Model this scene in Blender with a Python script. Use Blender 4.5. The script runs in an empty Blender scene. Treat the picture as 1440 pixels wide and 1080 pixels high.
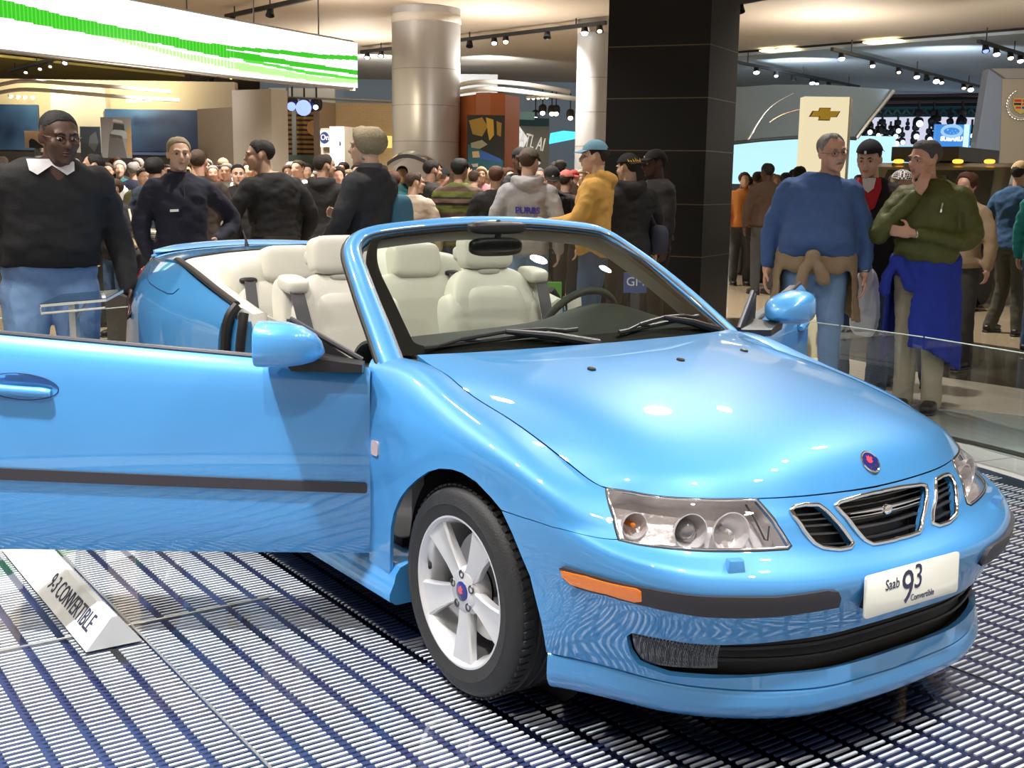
import bpy, bmesh, math, random
import numpy as np
from mathutils import Vector, Matrix, Euler
from mathutils.geometry import delaunay_2d_cdt

scene = bpy.context.scene
COL = scene.collection
PI = math.pi
R_ = math.radians

# ---------------------------------------------------------------- camera model
CAM_F = 1646.7            # focal length in pixels of the 1440 x 1080 frame
CAM_C = np.array([2.7763, -2.6048, 1.5044])
CAM_YAW, CAM_PITCH, CAM_ROLL = 2.53362939, 0.171492257, 0.0145630377


def cam_axes():
    a, b, c = CAM_YAW, CAM_PITCH, CAM_ROLL
    f = np.array([math.cos(a) * math.cos(b), math.sin(a) * math.cos(b), -math.sin(b)])
    r = np.array([math.sin(a), -math.cos(a), 0.0])
    u = np.cross(r, f)
    return math.cos(c) * r + math.sin(c) * u, -math.sin(c) * r + math.cos(c) * u, f


AX_R, AX_U, AX_F = cam_axes()


def project(X):
    d = np.asarray(X, float) - CAM_C
    z = d @ AX_F
    return np.stack([720 + CAM_F * (d @ AX_R) / z, 540 - CAM_F * (d @ AX_U) / z], -1)


def ray(px, py):
    return AX_R * ((px - 720) / CAM_F) - AX_U * ((py - 540) / CAM_F) + AX_F


def at(px, py, axis, val):
    """survey helper: the point on the line of sight where one coordinate has a known value"""
    i = 'xyz'.index(axis)
    r = ray(px, py)
    return CAM_C + r * ((val - CAM_C[i]) / r[i])


def at_dist(px, py, dist):
    """point on the line of sight at a horizontal distance"""
    r = ray(px, py)
    return CAM_C + r * (dist / math.hypot(r[0], r[1]))


# ---------------------------------------------------------------- materials
def mat(name, color=(0.5, 0.5, 0.5), rough=0.5, metal=0.0, coat=0.0, coat_rough=0.03, emit=None, estr=1.0,
        trans=0.0, ior=1.45, alpha=1.0, sheen=0.0, spec=0.5):
    m = bpy.data.materials.new(name)
    m.use_nodes = True
    b = m.node_tree.nodes['Principled BSDF']
    b.inputs['Base Color'].default_value = (*color, 1)
    b.inputs['Roughness'].default_value = rough
    b.inputs['Metallic'].default_value = metal
    b.inputs['Coat Weight'].default_value = coat
    b.inputs['Coat Roughness'].default_value = coat_rough
    b.inputs['Transmission Weight'].default_value = trans
    b.inputs['IOR'].default_value = ior
    b.inputs['Alpha'].default_value = alpha
    b.inputs['Specular IOR Level'].default_value = spec
    if sheen:
        b.inputs['Sheen Weight'].default_value = sheen
    if emit:
        b.inputs['Emission Color'].default_value = (*emit, 1)
        b.inputs['Emission Strength'].default_value = estr
    return m


def noisy(name, c1, c2, scale=8.0, rough=0.7, bump=0.2, detail=4.0, coat=0.0, metal=0.0, bscale=None):
    """procedural material: two tones mixed by noise with a little relief"""
    m = mat(name, c1, rough, metal, coat)
    nt = m.node_tree
    b = nt.nodes['Principled BSDF']
    tc = nt.nodes.new('ShaderNodeTexCoord')
    n = nt.nodes.new('ShaderNodeTexNoise')
    n.inputs['Scale'].default_value = scale
    n.inputs['Detail'].default_value = detail
    mx = nt.nodes.new('ShaderNodeMix')
    mx.data_type = 'RGBA'
    mx.inputs['A'].default_value = (*c1, 1)
    mx.inputs['B'].default_value = (*c2, 1)
    nt.links.new(tc.outputs['Object'], n.inputs['Vector'])
    nt.links.new(n.outputs['Fac'], mx.inputs['Factor'])
    nt.links.new(mx.outputs['Result'], b.inputs['Base Color'])
    if bump:
        n2 = nt.nodes.new('ShaderNodeTexNoise')
        n2.inputs['Scale'].default_value = bscale or scale * 6
        bp = nt.nodes.new('ShaderNodeBump')
        bp.inputs['Strength'].default_value = bump
        bp.inputs['Distance'].default_value = 0.01
        nt.links.new(tc.outputs['Object'], n2.inputs['Vector'])
        nt.links.new(n2.outputs['Fac'], bp.inputs['Height'])
        nt.links.new(bp.outputs['Normal'], b.inputs['Normal'])
    return m


_cache = {}


def colmat(c, rough=0.6, **k):
    key = (tuple(round(v, 4) for v in c), rough, tuple(sorted(k.items())))
    if key not in _cache:
        _cache[key] = mat('surface_tone', c, rough, **k)
    return _cache[key]


def fabric(c, var=0.25, rough=0.85):
    key = ('fab', tuple(round(v, 4) for v in c), var)
    if key not in _cache:
        _cache[key] = noisy('cloth', c, tuple(v * (1 - var) for v in c), 14, rough, 0.25, bscale=160)
    return _cache[key]


def srgb(r, g, b):
    def f(v):
        v /= 255.0
        return v / 12.92 if v <= 0.04045 else ((v + 0.055) / 1.055) ** 2.4
    return (f(r), f(g), f(b))


# ---------------------------------------------------------------- objects
def _set(o, **k):
    for a, v in k.items():
        if v is not None:
            o[a] = v


def thing(name, label, cat, loc=(0, 0, 0), rot=(0, 0, 0), group=None, scale=1.0):
    o = bpy.data.objects.new(name, None)
    o.empty_display_size = 0.1
    COL.objects.link(o)
    o.location = loc
    o.rotation_euler = rot
    o.scale = (scale,) * 3
    _set(o, label=label, category=cat, group=group)
    return o


def sub(name, parent, loc=(0, 0, 0), rot=(0, 0, 0), label=None):
    o = bpy.data.objects.new(name, None)
    COL.objects.link(o)
    o.empty_display_size = 0.05
    o.parent = parent
    o.location = loc
    o.rotation_euler = rot
    _set(o, label=label)
    return o


def link_mesh(name, me, m, parent=None, loc=None, rot=None, label=None, cat=None, group=None, kind=None):
    o = bpy.data.objects.new(name, me)
    COL.objects.link(o)
    if m is not None and len(me.materials) == 0:
        for mm in (m if isinstance(m, (list, tuple)) else [m]):
            me.materials.append(mm)
    if parent is not None:
        o.parent = parent
    if loc is not None:
        o.location = loc
    if rot is not None:
        o.rotation_euler = rot
    _set(o, label=label, category=cat, group=group, kind=kind)
    return o


class MB:
    """collects shapes; build() links them as one mesh object"""

    def __init__(self):
        self.v, self.f, self.mi = [], [], []

    def add(self, verts, faces, mi=0):
        k = len(self.v)
        self.v += [tuple(map(float, p)) for p in verts]
        self.f += [tuple(i + k for i in f) for f in faces]
        self.mi += [mi] * len(faces)
        return self

    def box(self, c, s, rot=None, mi=0):
        x, y, z = (q / 2 for q in s)
        pts = [Vector((a * x, b * y, d * z)) for d in (-1, 1) for b in (-1, 1) for a in (-1, 1)]
        if rot is not None:
            M = rot if isinstance(rot, Matrix) else Euler(rot).to_matrix()
            pts = [M @ p for p in pts]
        pts = [p + Vector(c) for p in pts]
        return self.add(pts, [(0, 2, 3, 1), (4, 5, 7, 6), (0, 1, 5, 4), (2, 6, 7, 3), (0, 4, 6, 2), (1, 3, 7, 5)], mi)

    def ring_loft(self, rings, cap=True, closed=True, mi=0):
        n = len(rings[0])
        vs = [p for r in rings for p in r]
        fs = []
        for i in range(len(rings) - 1):
            for j in range(n if closed else n - 1):
                a, b = i * n + j, i * n + (j + 1) % n
                fs.append((a, b, b + n, a + n))
        if cap and closed:
            fs.append(tuple(range(n - 1, -1, -1)))
            k = (len(rings) - 1) * n
            fs.append(tuple(range(k, k + n)))
        return self.add(vs, fs, mi)

    def tube(self, path, r, n=10, cap=True, mi=0, closed=False, flat=None):
        """round (or flattened) bar along a path; r number or list; flat=(normal, k): squash along normal"""
        P = [Vector(p) for p in path]
        m = len(P)
        rs = r if isinstance(r, (list, tuple)) else [r] * m
        rings = []
        up = None
        for i, p in enumerate(P):
            if closed:
                t = P[(i + 1) % m] - P[(i - 1) % m]
            else:
                t = P[min(i + 1, m - 1)] - P[max(i - 1, 0)]
            if t.length < 1e-9:
                t = Vector((0, 0, 1))
            t.normalize()
            if up is None:
                up = t.orthogonal().normalized()
            else:
                up = (up - t * up.dot(t))
                up = up.normalized() if up.length > 1e-6 else t.orthogonal().normalized()
            sd = t.cross(up)
            ring = []
            for j in range(n):
                a = 2 * PI * j / n
                d = (up * math.cos(a) + sd * math.sin(a)) * rs[i]
                if flat is not None:
                    nn = Vector(flat[0]).normalized()
                    d = d - nn * d.dot(nn) * (1 - flat[1])
                ring.append(p + d)
            rings.append(ring)
        if closed:
            rings.append(rings[0])
            return self.ring_loft(rings, False, True, mi)
        return self.ring_loft(rings, cap, True, mi)

    def lathe(self, prof, n=32, M=None, mi=0, a0=0.0, a1=2 * PI):
        """prof: (radius, height) pairs turned about z, then placed by matrix M"""
        M = M or Matrix.Identity(4)
        full = abs(a1 - a0 - 2 * PI) < 1e-6
        cnt = n if full else n + 1
        rings = []
        for r, h in prof:
            rings.append([M @ Vector((r * math.cos(a0 + (a1 - a0) * j / n), r * math.sin(a0 + (a1 - a0) * j / n), h)) for j in range(cnt)])
        return self.ring_loft(rings, False, full, mi)

    def prism(self, poly, M, h, mi=0, bevel=0.0):
        """polygon (x, y) extruded from z=0 to h, placed by M"""
        n = len(poly)
        if bevel:
            c = (sum(p[0] for p in poly) / n, sum(p[1] for p in poly) / n)
            def ins(k):
                out = []
                for p in poly:
                    d = Vector((c[0] - p[0], c[1] - p[1]))
                    l = d.length or 1
                    out.append((p[0] + d.x / l * k, p[1] + d.y / l * k))
                return out
            rings = [[M @ Vector((*p, 0)) for p in poly], [M @ Vector((*p, h - bevel)) for p in poly],
                     [M @ Vector((*p, h - bevel * .3)) for p in ins(bevel * .3)], [M @ Vector((*p, h)) for p in ins(bevel)]]
        else:
            rings = [[M @ Vector((*p, 0)) for p in poly], [M @ Vector((*p, h)) for p in poly]]
        return self.ring_loft(rings, True, True, mi)

    def rbox(self, c, s, e=0.45, e2=None, rot=None, nu=24, nv=16, mi=0, warp=None):
        """rounded block: superellipsoid with half sizes s/2; small e = boxy"""
        e2 = e2 or e
        sg = lambda w, k: math.copysign(abs(w) ** k, w)
        M = Matrix.Identity(3) if rot is None else (rot if isinstance(rot, Matrix) else Euler(rot).to_matrix())
        rings = []
        for i in range(nv + 1):
            v = -PI / 2 + PI * i / nv
            ring = []
            for j in range(nu):
                u = 2 * PI * j / nu
                p = Vector((s[0] / 2 * sg(math.cos(v), e2) * sg(math.cos(u), e), s[1] / 2 * sg(math.cos(v), e2) * sg(math.sin(u), e),
                            s[2] / 2 * sg(math.sin(v), e2)))
                if warp:
                    p = Vector(warp(p))
                ring.append(M @ p + Vector(c))
            rings.append(ring)
        return self.ring_loft(rings, True, True, mi)

    def mesh(self, name, smooth=True, angle=40, doubles=0.0):
        me = bpy.data.meshes.new(name)
        me.from_pydata(self.v, [], self.f)
        me.polygons.foreach_set('material_index', self.mi)
        me.polygons.foreach_set('use_smooth', [bool(smooth)] * len(self.f))
        bm = bmesh.new()
        bm.from_mesh(me)
        bmesh.ops.remove_doubles(bm, verts=bm.verts, dist=max(doubles, 1e-6))
        bmesh.ops.recalc_face_normals(bm, faces=bm.faces)
        bm.to_mesh(me)
        bm.free()
        if smooth and angle < 179:
            me.set_sharp_from_angle(angle=R_(angle))
        me.update()
        return me

    def build(self, name, m, parent=None, smooth=True, angle=40, **k):
        return link_mesh(name, self.mesh(name, smooth, angle), m, parent, **k)


def text_mesh(s, size, depth=0.001, font=None, align='CENTER', shear=0.0, space=1.0, bold=0.0):
    cu = bpy.data.curves.new('lettering', 'FONT')
    cu.body = s
    cu.size = size
    cu.extrude = depth
    cu.align_x = align
    cu.align_y = 'CENTER'
    cu.shear = shear
    cu.space_character = space
    cu.offset = bold
    cu.resolution_u = 3
    ob = bpy.data.objects.new('lettering', cu)
    COL.objects.link(ob)
    bpy.context.view_layer.update()
    dg = bpy.context.evaluated_depsgraph_get()
    me = bpy.data.meshes.new_from_object(ob.evaluated_get(dg))
    bpy.data.objects.remove(ob)
    bpy.data.curves.remove(cu)
    me.materials.clear()
    return me


def frame_matrix(o, x, y):
    """4x4 with origin o, x axis x and y axis near y"""
    x = Vector(x).normalized()
    z = x.cross(Vector(y)).normalized()
    y = z.cross(x)
    return Matrix(((x.x, y.x, z.x, o[0]), (x.y, y.y, z.y, o[1]), (x.z, y.z, z.z, o[2]), (0, 0, 0, 1)))


def put_text(name, s, size, M, m, parent, depth=0.001, sx=1.0, **k):
    me = text_mesh(s, size, depth, **k)
    me.transform(M @ Matrix.Diagonal((sx, 1, 1, 1)))
    return link_mesh(name, me, m, parent)


# ---------------------------------------------------------------- spline surfaces
def spline_mat(t):
    n = len(t)
    A = np.zeros((n, n))
    B = np.zeros((n, n))
    A[0, 0] = A[-1, -1] = 1
    for i in range(1, n - 1):
        h0, h1 = t[i] - t[i - 1], t[i + 1] - t[i]
        A[i, i - 1], A[i, i], A[i, i + 1] = h0 / 6, (h0 + h1) / 3, h1 / 6
        B[i, i - 1], B[i, i], B[i, i + 1] = 1 / h0, -1 / h0 - 1 / h1, 1 / h1
    return np.linalg.solve(A, B)


def spline_w(t, D, x):
    x = np.atleast_1d(np.asarray(x, float))
    i = np.clip(np.searchsorted(t, x, side='right') - 1, 0, len(t) - 2)
    h = t[i + 1] - t[i]
    a = (t[i + 1] - x) / h
    b = 1 - a
    w = np.zeros((len(x), len(t)))
    r = np.arange(len(x))
    w[r, i] += a
    w[r, i + 1] += b
    ac, bc = np.clip(a, -.5, 1.5), np.clip(b, -.5, 1.5)
    w += ((ac ** 3 - ac) * h * h / 6)[:, None] * D[i] + ((bc ** 3 - bc) * h * h / 6)[:, None] * D[i + 1]
    return w


def curve(pts, n, closed=False):
    """smooth curve through points, n samples"""
    P = np.array([tuple(p) for p in pts], float)
    if closed:
        P = np.vstack([P[-3:], P, P[:4]])
    d = np.concatenate([[0], np.cumsum(np.linalg.norm(np.diff(P, axis=0), axis=1) ** .5 + 1e-9)])
    D = spline_mat(d)
    if closed:
        x = np.linspace(d[3], d[len(pts) + 3], n, endpoint=False)
    else:
        x = np.linspace(0, d[-1], n)
    return spline_w(d, D, x) @ P


class Surf:
    def __init__(self, P):
        self.P = np.array(P, float)          # [row v][station u] -> point
        du = np.linalg.norm(np.diff(self.P, axis=1), axis=2).mean(0)
        dv = np.linalg.norm(np.diff(self.P, axis=0), axis=2).mean(1)
        self.u = np.concatenate([[0], np.cumsum(du)])
        self.v = np.concatenate([[0], np.cumsum(dv)])
        self.Du, self.Dv = spline_mat(self.u), spline_mat(self.v)

    def __call__(self, u, v):
        wu = spline_w(self.u, self.Du, u)
        wv = spline_w(self.v, self.Dv, v)
        return np.einsum('ni,nj,ijk->nk', wv, wu, self.P)

    def normal(self, u, v, flip=False):
        u, v = np.atleast_1d(u).astype(float), np.atleast_1d(v).astype(float)
        e = 2e-4
        a = self(u + e, v) - self(u - e, v)
        b = self(u, v + e) - self(u, v - e)
        n = np.cross(a, b)
        n /= np.linalg.norm(n, axis=1)[:, None] + 1e-12
        return -n if flip else n

    def find(self, f, u0, v0, it=40):
        """Newton: (u, v) where the 2-vector f(point) vanishes"""
        u, v = u0, v0
        for _ in range(it):
            e = 1e-4
            p = f(self(u, v)[0])
            a = (f(self(u + e, v)[0]) - p) / e
            b = (f(self(u, v + e)[0]) - p) / e
            J = np.array([a, b]).T
            try:
                d = np.linalg.solve(J, -p)
            except np.linalg.LinAlgError:
                break
            l = np.linalg.norm(d)
            if l > .08:
                d *= .08 / l
            u = float(np.clip(u + d[0], self.u[0], self.u[-1]))
            v = float(np.clip(v + d[1], self.v[0], self.v[-1]))
            if l < 1e-6:
                break
        return u, v

    def trace(self, pix, u0, v0):
        out = []
        u, v = u0, v0
        for q in pix:
            q = np.array(q, float)
            u, v = self.find(lambda X: project(X) - q, u, v)
            out.append((u, v))
        return out

    def mirror_u(self, uv):
        return [(self.u[-1] + self.u[0] - a, b) for a, b in uv]


def densify(poly, step, closed=True):
    out = []
    n = len(poly)
    for i in range(n if closed else n - 1):
        a, b = np.array(poly[i]), np.array(poly[(i + 1) % n])
        k = max(1, int(np.ceil(np.linalg.norm(b - a) / step)))
        for j in range(k):
            out.append(tuple(a + (b - a) * j / k))
    if not closed:
        out.append(tuple(poly[-1]))
    return out


def smooth_poly(poly, n):
    return [tuple(p) for p in curve(poly, n, True)]


def area2(poly):
    p = np.array(poly)
    q = np.roll(p, -1, 0)
    return float(np.sum(p[:, 0] * q[:, 1] - q[:, 0] * p[:, 1])) / 2


def inset(poly, d):
    """move the outline inwards by d (outwards if negative)"""
    p = np.array(poly, float)
    if area2(poly) < 0:
        d = -d
    a = p - np.roll(p, 1, 0)
    b = np.roll(p, -1, 0) - p
    na = np.stack([-a[:, 1], a[:, 0]], 1) / (np.linalg.norm(a, axis=1)[:, None] + 1e-12)
    nb = np.stack([-b[:, 1], b[:, 0]], 1) / (np.linalg.norm(b, axis=1)[:, None] + 1e-12)
    n = na + nb
    l = np.linalg.norm(n, axis=1)[:, None]
    n = n / np.maximum(l, 1e-9)
    c = np.maximum(np.sum(n * na, 1), .4)[:, None]
    return [tuple(q) for q in p + n * d / c]


def inside(pts, poly):
    pts = np.asarray(pts, float)
    p = np.array(poly, float)
    q = np.roll(p, -1, 0)
    x, y = pts[:, 0][:, None], pts[:, 1][:, None]
    c = (p[:, 1] > y) != (q[:, 1] > y)
    xx = (q[:, 0] - p[:, 0]) * (y - p[:, 1]) / (q[:, 1] - p[:, 1] + 1e-15) + p[:, 0]
    return (np.sum(c & (x < xx), 1) % 2) == 1


def patch(name, S, outer, holes, step, m, parent=None, off=0.0, flange=0.0, flip=False, gap=0.0, bulge=None, estep=None, **kw):
    """piece of a surface cut along an outline, with holes; exact normals; optional returned edge"""
    estep = estep or step * .6
    if gap:
        outer = inset(outer, gap)
    loops = [densify(outer, estep)] + [densify(h, estep) for h in holes]
    verts, edges = [], []
    for L in loops:
        k = len(verts)
        verts += [Vector(p) for p in L]
        edges += [(k + i, k + (i + 1) % len(L)) for i in range(len(L))]
    nb = len(verts)
    o = np.array(loops[0])
    gx = np.arange(o[:, 0].min(), o[:, 0].max(), step)
    gy = np.arange(o[:, 1].min(), o[:, 1].max(), step)
    G = np.array([(a + (step * .5 if j % 2 else 0), b) for j, b in enumerate(gy) for a in gx])
    if len(G):
        ok = inside(G, loops[0])
        for h in loops[1:]:
            ok &= ~inside(G, h)
        allb = np.array([tuple(v) for v in verts])
        G = G[ok]
        if len(G):
            keep = np.ones(len(G), bool)
            for c in range(0, len(allb), 400):
                keep &= np.min(np.linalg.norm(G[:, None] - allb[None, c:c + 400], axis=2), axis=1) > step * .42
            verts += [Vector(p) for p in G[keep]]
    V, E, F, _, _, _ = delaunay_2d_cdt(verts, edges, [], 0, 1e-7)
    UV = np.array([tuple(v) for v in V])
    cen = np.array([UV[list(f)].mean(0) for f in F])
    ok = inside(cen, loops[0])
    for h in loops[1:]:
        ok &= ~inside(cen, h)
    F = [tuple(f) for f, k in zip(F, ok) if k]
    P = S(UV[:, 0], UV[:, 1])
    N = S.normal(UV[:, 0], UV[:, 1], flip)
    ofs = off + (np.array([bulge(a, b) for a, b in UV]) if bulge else 0.0)
    P = P + N * (ofs[:, None] if bulge else ofs)
    # face orientation to agree with the normals
    FF = []
    for f in F:
        n = np.cross(P[f[1]] - P[f[0]], P[f[2]] - P[f[0]])
        FF.append(f if n @ N[f[0]] > 0 else f[::-1])
    pts = [tuple(p) for p in P]
    nrm = [tuple(n) for n in N]
    if flange:
        for L in loops:
            k = len(pts)
            a = np.array(L)
            p0 = S(a[:, 0], a[:, 1])
            n0 = S.normal(a[:, 0], a[:, 1], flip)
            p0 = p0 + n0 * off
            p1 = p0 - n0 * flange
            nL = len(L)
            t = np.roll(p0, -1, 0) - np.roll(p0, 1, 0)
            sd = np.cross(t, n0)
            sd /= np.linalg.norm(sd, axis=1)[:, None] + 1e-12
            if area2(L) < 0:
                sd = -sd
            if L is not loops[0]:
                sd = -sd
            if flip:
                sd = -sd
            for q in (p0, p1):
                pts += [tuple(x) for x in q]
                nrm += [tuple(x) for x in sd]
            for i in range(nL):
                j = (i + 1) % nL
                f = (k + i, k + j, k + nL + j, k + nL + i)
                nn = np.cross(np.array(pts[f[1]]) - np.array(pts[f[0]]), np.array(pts[f[3]]) - np.array(pts[f[0]]))
                FF.append(f if nn @ sd[i] > 0 else f[::-1])
    me = bpy.data.meshes.new(name)
    me.from_pydata(pts, [], FF)
    me.polygons.foreach_set('use_smooth', [True] * len(FF))
    me.update()
    if kw.get('mirror_join'):
        pass
    me.normals_split_custom_set_from_vertices(nrm)
    return link_mesh(name, me, m, parent, **{k: v for k, v in kw.items() if k != 'mirror_join'})


def edge_tube(name, S, uv, r, m, parent, off=0.0, closed=True, n=8, flip=False, flat=None):
    a = np.array(uv)
    p = S(a[:, 0], a[:, 1]) + S.normal(a[:, 0], a[:, 1], flip) * off
    mb = MB()
    mb.tube(p, r, n, closed=closed)
    return mb.build(name, m, parent, angle=80)
# ================================================================ materials of the car
def paint_mat():
    m = mat('light_blue_metallic_paint', (0.060, 0.285, 0.63), 0.42, 0.15, 1.0, 0.02)
    nt = m.node_tree
    b = nt.nodes['Principled BSDF']
    b.inputs['Coat IOR'].default_value = 1.6
    return m


def thin_glass(name, tint=(0.9, 0.95, 0.92), refl=1.0, rough=0.0):
    m = bpy.data.materials.new(name)
    m.use_nodes = True
    nt = m.node_tree
    nt.nodes.remove(nt.nodes['Principled BSDF'])
    out = nt.nodes['Material Output']
    tr = nt.nodes.new('ShaderNodeBsdfTransparent')
    tr.inputs['Color'].default_value = (*tint, 1)
    gl = nt.nodes.new('ShaderNodeBsdfGlossy')
    gl.inputs['Roughness'].default_value = rough
    fr = nt.nodes.new('ShaderNodeFresnel')
    fr.inputs['IOR'].default_value = 1.5
    mu = nt.nodes.new('ShaderNodeMath')
    mu.operation = 'MULTIPLY'
    mu.inputs[1].default_value = refl
    mx = nt.nodes.new('ShaderNodeMixShader')
    nt.links.new(fr.outputs['Fac'], mu.inputs[0])
    nt.links.new(mu.outputs[0], mx.inputs['Fac'])
    nt.links.new(tr.outputs[0], mx.inputs[1])
    nt.links.new(gl.outputs[0], mx.inputs[2])
    nt.links.new(mx.outputs[0], out.inputs['Surface'])
    return m


PAINT = paint_mat()
BLACK = mat('satin_black_plastic', (0.012, 0.012, 0.013), 0.45)
RUBSTRIP = mat('dark_rubbing_strip', (0.035, 0.033, 0.04), 0.45)
RUBBER = noisy('tyre_rubber', (0.012, 0.012, 0.013), (0.02, 0.02, 0.021), 30, 0.62, 0.15)
CHROME = mat('chrome', (0.86, 0.86, 0.87), 0.07, 1.0)
ALLOY = mat('silver_alloy', (0.74, 0.74, 0.75), 0.32, 0.6, 0.4)
SILVER = noisy('reflector_silver', (0.95, 0.91, 0.90), (.84, .80, .80), 40, .28, .35, metal=.45, bscale=35)
DARKMETAL = mat('dark_metal', (0.10, 0.10, 0.11), 0.4, 0.8)
ORANGE = mat('amber_lens', (0.85, 0.22, 0.01), 0.15, 0.0, 1.0, emit=None)
LENS = thin_glass('clear_lens', (0.99, 0.98, 0.98), .45)
FOGGLASS = mat("fog_lamp_lens", (0.07, 0.075, 0.08), 0.2, 0.6, 1.0)
WINDGLASS = thin_glass('windscreen_glass', (0.80, 0.86, 0.80), 1.15)
LEATHER = noisy('cream_leather', (0.66, 0.655, 0.59), (0.61, 0.605, 0.545), 9, 0.45, 0.08, bscale=220)
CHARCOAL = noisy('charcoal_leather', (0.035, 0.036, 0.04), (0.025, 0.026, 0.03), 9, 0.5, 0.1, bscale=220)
DASH = noisy('grey_green_dash', (0.075, 0.09, 0.085), (0.06, 0.075, 0.07), 12, 0.55, 0.12, bscale=300)
BELT = mat('grey_webbing', (0.10, 0.10, 0.115), 0.7)
WHITEPLATE = mat('plate_white', (0.80, 0.82, 0.76), 0.18, 0, 1.0)
INK = mat('navy_lettering', (0.03, 0.035, 0.10), 0.4)
REDLENS = mat('red_lamp_lens', (0.55, 0.02, 0.04), 0.12, 0, 1.0)
BADGEBLUE = mat("badge_blue", (0.015, 0.022, 0.16), 0.2, 0, 1.0)
BADGERED = mat("badge_red", (0.55, 0.06, 0.09), 0.25, 0, 1.0)
BULB = mat('clear_bulb', (0.95, 0.93, 0.88), 0.05, 0.6)

car = thing('convertible_car', 'light blue open-top convertible with both doors open and cream seats on the slatted turntable', 'car')

# ================================================================ front body surface
def mirrored(row):
    """row of (x, y', z) from the middle outwards -> full width row, right side first"""
    right = [(x, -y, z) for x, y, z in row[1:]][::-1]
    return right + [(row[0][0], 0.0, row[0][2])] + [(x, y, z) for x, y, z in row[1:]]


R0 = [(.905, 0, .215), (.900, .15, .216), (.885, .30, .219), (.83, .45, .226), (.752, .56, .23), (.665, .645, .236), (.57, .70, .242),
      (.475, .75, .247), (.38, .805, .25), (.22, .845, .25), (0, .862, .25), (-.25, .862, .21), (-.42, .861, .19), (-.54, .86, .18)]
R1 = [(.893, 0, .272), (.889, .15, .272), (.874, .30, .274), (.822, .45, .278), (.752, .57, .282), (.672, .655, .286), (.58, .712, .29),
      (.49, .762, .295), (.395, .812, .30), (.24, .85, .30), (0, .866, .30), (-.25, .866, .27), (-.42, .864, .262), (-.54, .862, .26)]
R2 = [(.888, 0, .342), (.884, .15, .342), (.870, .30, .343), (.825, .45, .345), (.765, .57, .348), (.69, .66, .352), (.60, .722, .356),
      (.51, .772, .36), (.405, .818, .37), (.245, .852, .37), (0, .868, .37), (-.25, .869, .36), (-.42, .866, .36), (-.54, .864, .36)]
R3 = [(.920, 0, .42), (.917, .15, .42), (.903, .31, .42), (.865, .45, .422), (.812, .57, .425), (.742, .667, .43), (.65, .737, .434),
      (.555, .783, .44), (.42, .822, .45), (.25, .854, .46), (0, .870, .46), (-.25, .872, .46), (-.42, .869, .46), (-.54, .867, .46)]
R4 = [(.945, 0, .482), (.942, .15, .482), (.929, .31, .483), (.893, .45, .485), (.842, .57, .488), (.775, .67, .49), (.685, .742, .493),
      (.58, .79, .496), (.435, .828, .51), (.255, .856, .53), (0, .871, .54), (-.25, .873, .55), (-.42, .871, .55), (-.54, .869, .55)]
R5 = [(.938, 0, .527), (.935, .15, .529), (.922, .30, .533), (.885, .44, .538), (.835, .56, .547), (.767, .662, .557), (.685, .735, .57),
      (.58, .79, .58), (.43, .833, .60), (.25, .860, .61), (0, .872, .62), (-.25, .874, .63), (-.42, .872, .63), (-.54, .870, .63)]
R6 = [(.868, 0, .557), (.866, .15, .565), (.852, .30, .58), (.822, .42, .588), (.772, .545, .592), (.705, .645, .596), (.63, .715, .60),
      (.537, .777, .615), (.425, .826, .64), (.25, .857, .675), (0, .872, .70), (-.25, .873, .71), (-.42, .871, .715), (-.54, .869, .72)]
R7 = [(.835, 0, .628), (.833, .15, .632), (.817, .30, .642), (.785, .41, .65), (.735, .53, .657), (.668, .63, .663), (.572, .70, .662),
      (.505, .760, .664), (.413, .812, .690), (.25, .845, .742), (0, .860, .782), (-.25, .862, .805), (-.42, .863, .815), (-.56, .855, .84)]
R8 = [(.800, 0, .697), (.795, .15, .70), (.775, .30, .704), (.735, .42, .706), (.67, .545, .708), (.577, .638, .711), (.512, .678, .714),
      (.455, .703, .718), (.35, .707, .744), (.22, .714, .786), (.02, .717, .834), (-.2, .717, .879), (-.42, .72, .927), (-.63, .785, .936)]
R7B = [tuple(.45 * a + .55 * b for a, b in zip(p, q)) for p, q in zip(R7[:7], R8[:7])] + \
      [(.474, .730, .702), (.38, .772, .728), (.235, .795, .780), (.02, .802, .832), (-.21, .802, .882), (-.42, .800, .919), (-.60, .828, .906)]
W = Surf([mirrored(r) for r in (R0, R1, R2, R3, R4, R5, R6, R7, R7B, R8)])
NST = 27
UM = W.u[13]                         # middle of the car
um = lambda k: float(W.u[13 - k])    # station k on the car's right side
VT = float(W.v[-1])

# outlines measured on the photograph, laid on the body surface
HL = W.trace([(853, 687), (887, 691), (927, 699), (975, 701), (1042, 702), (1064, 703), (1075, 715), (1093, 740), (1111, 767), (1107, 771),
              (1075, 773), (1020, 774), (975, 773), (931, 769), (898, 765), (872, 759), (864, 727)], um(7), float(W.v[7]))
ARCH = W.trace([(768, 917), (760, 870), (745, 810), (720, 750), (705, 718), (690, 700), (670, 679), (650, 666), (635, 661), (618, 660), (603, 664), (588, 674),
                (573, 688), (562, 703), (554, 722), (550, 742), (549, 770), (549, 800), (546, 822)], um(8), .05)
ARCH = [(a, max(b, 0.0)) for a, b in ARCH]
SHUT = W.trace([(705, 718), (735, 728), (775, 741), (820, 752), (872, 759)], um(8), .35)
EDGE = [(um(k), VT) for k in range(7, 14)]

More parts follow.
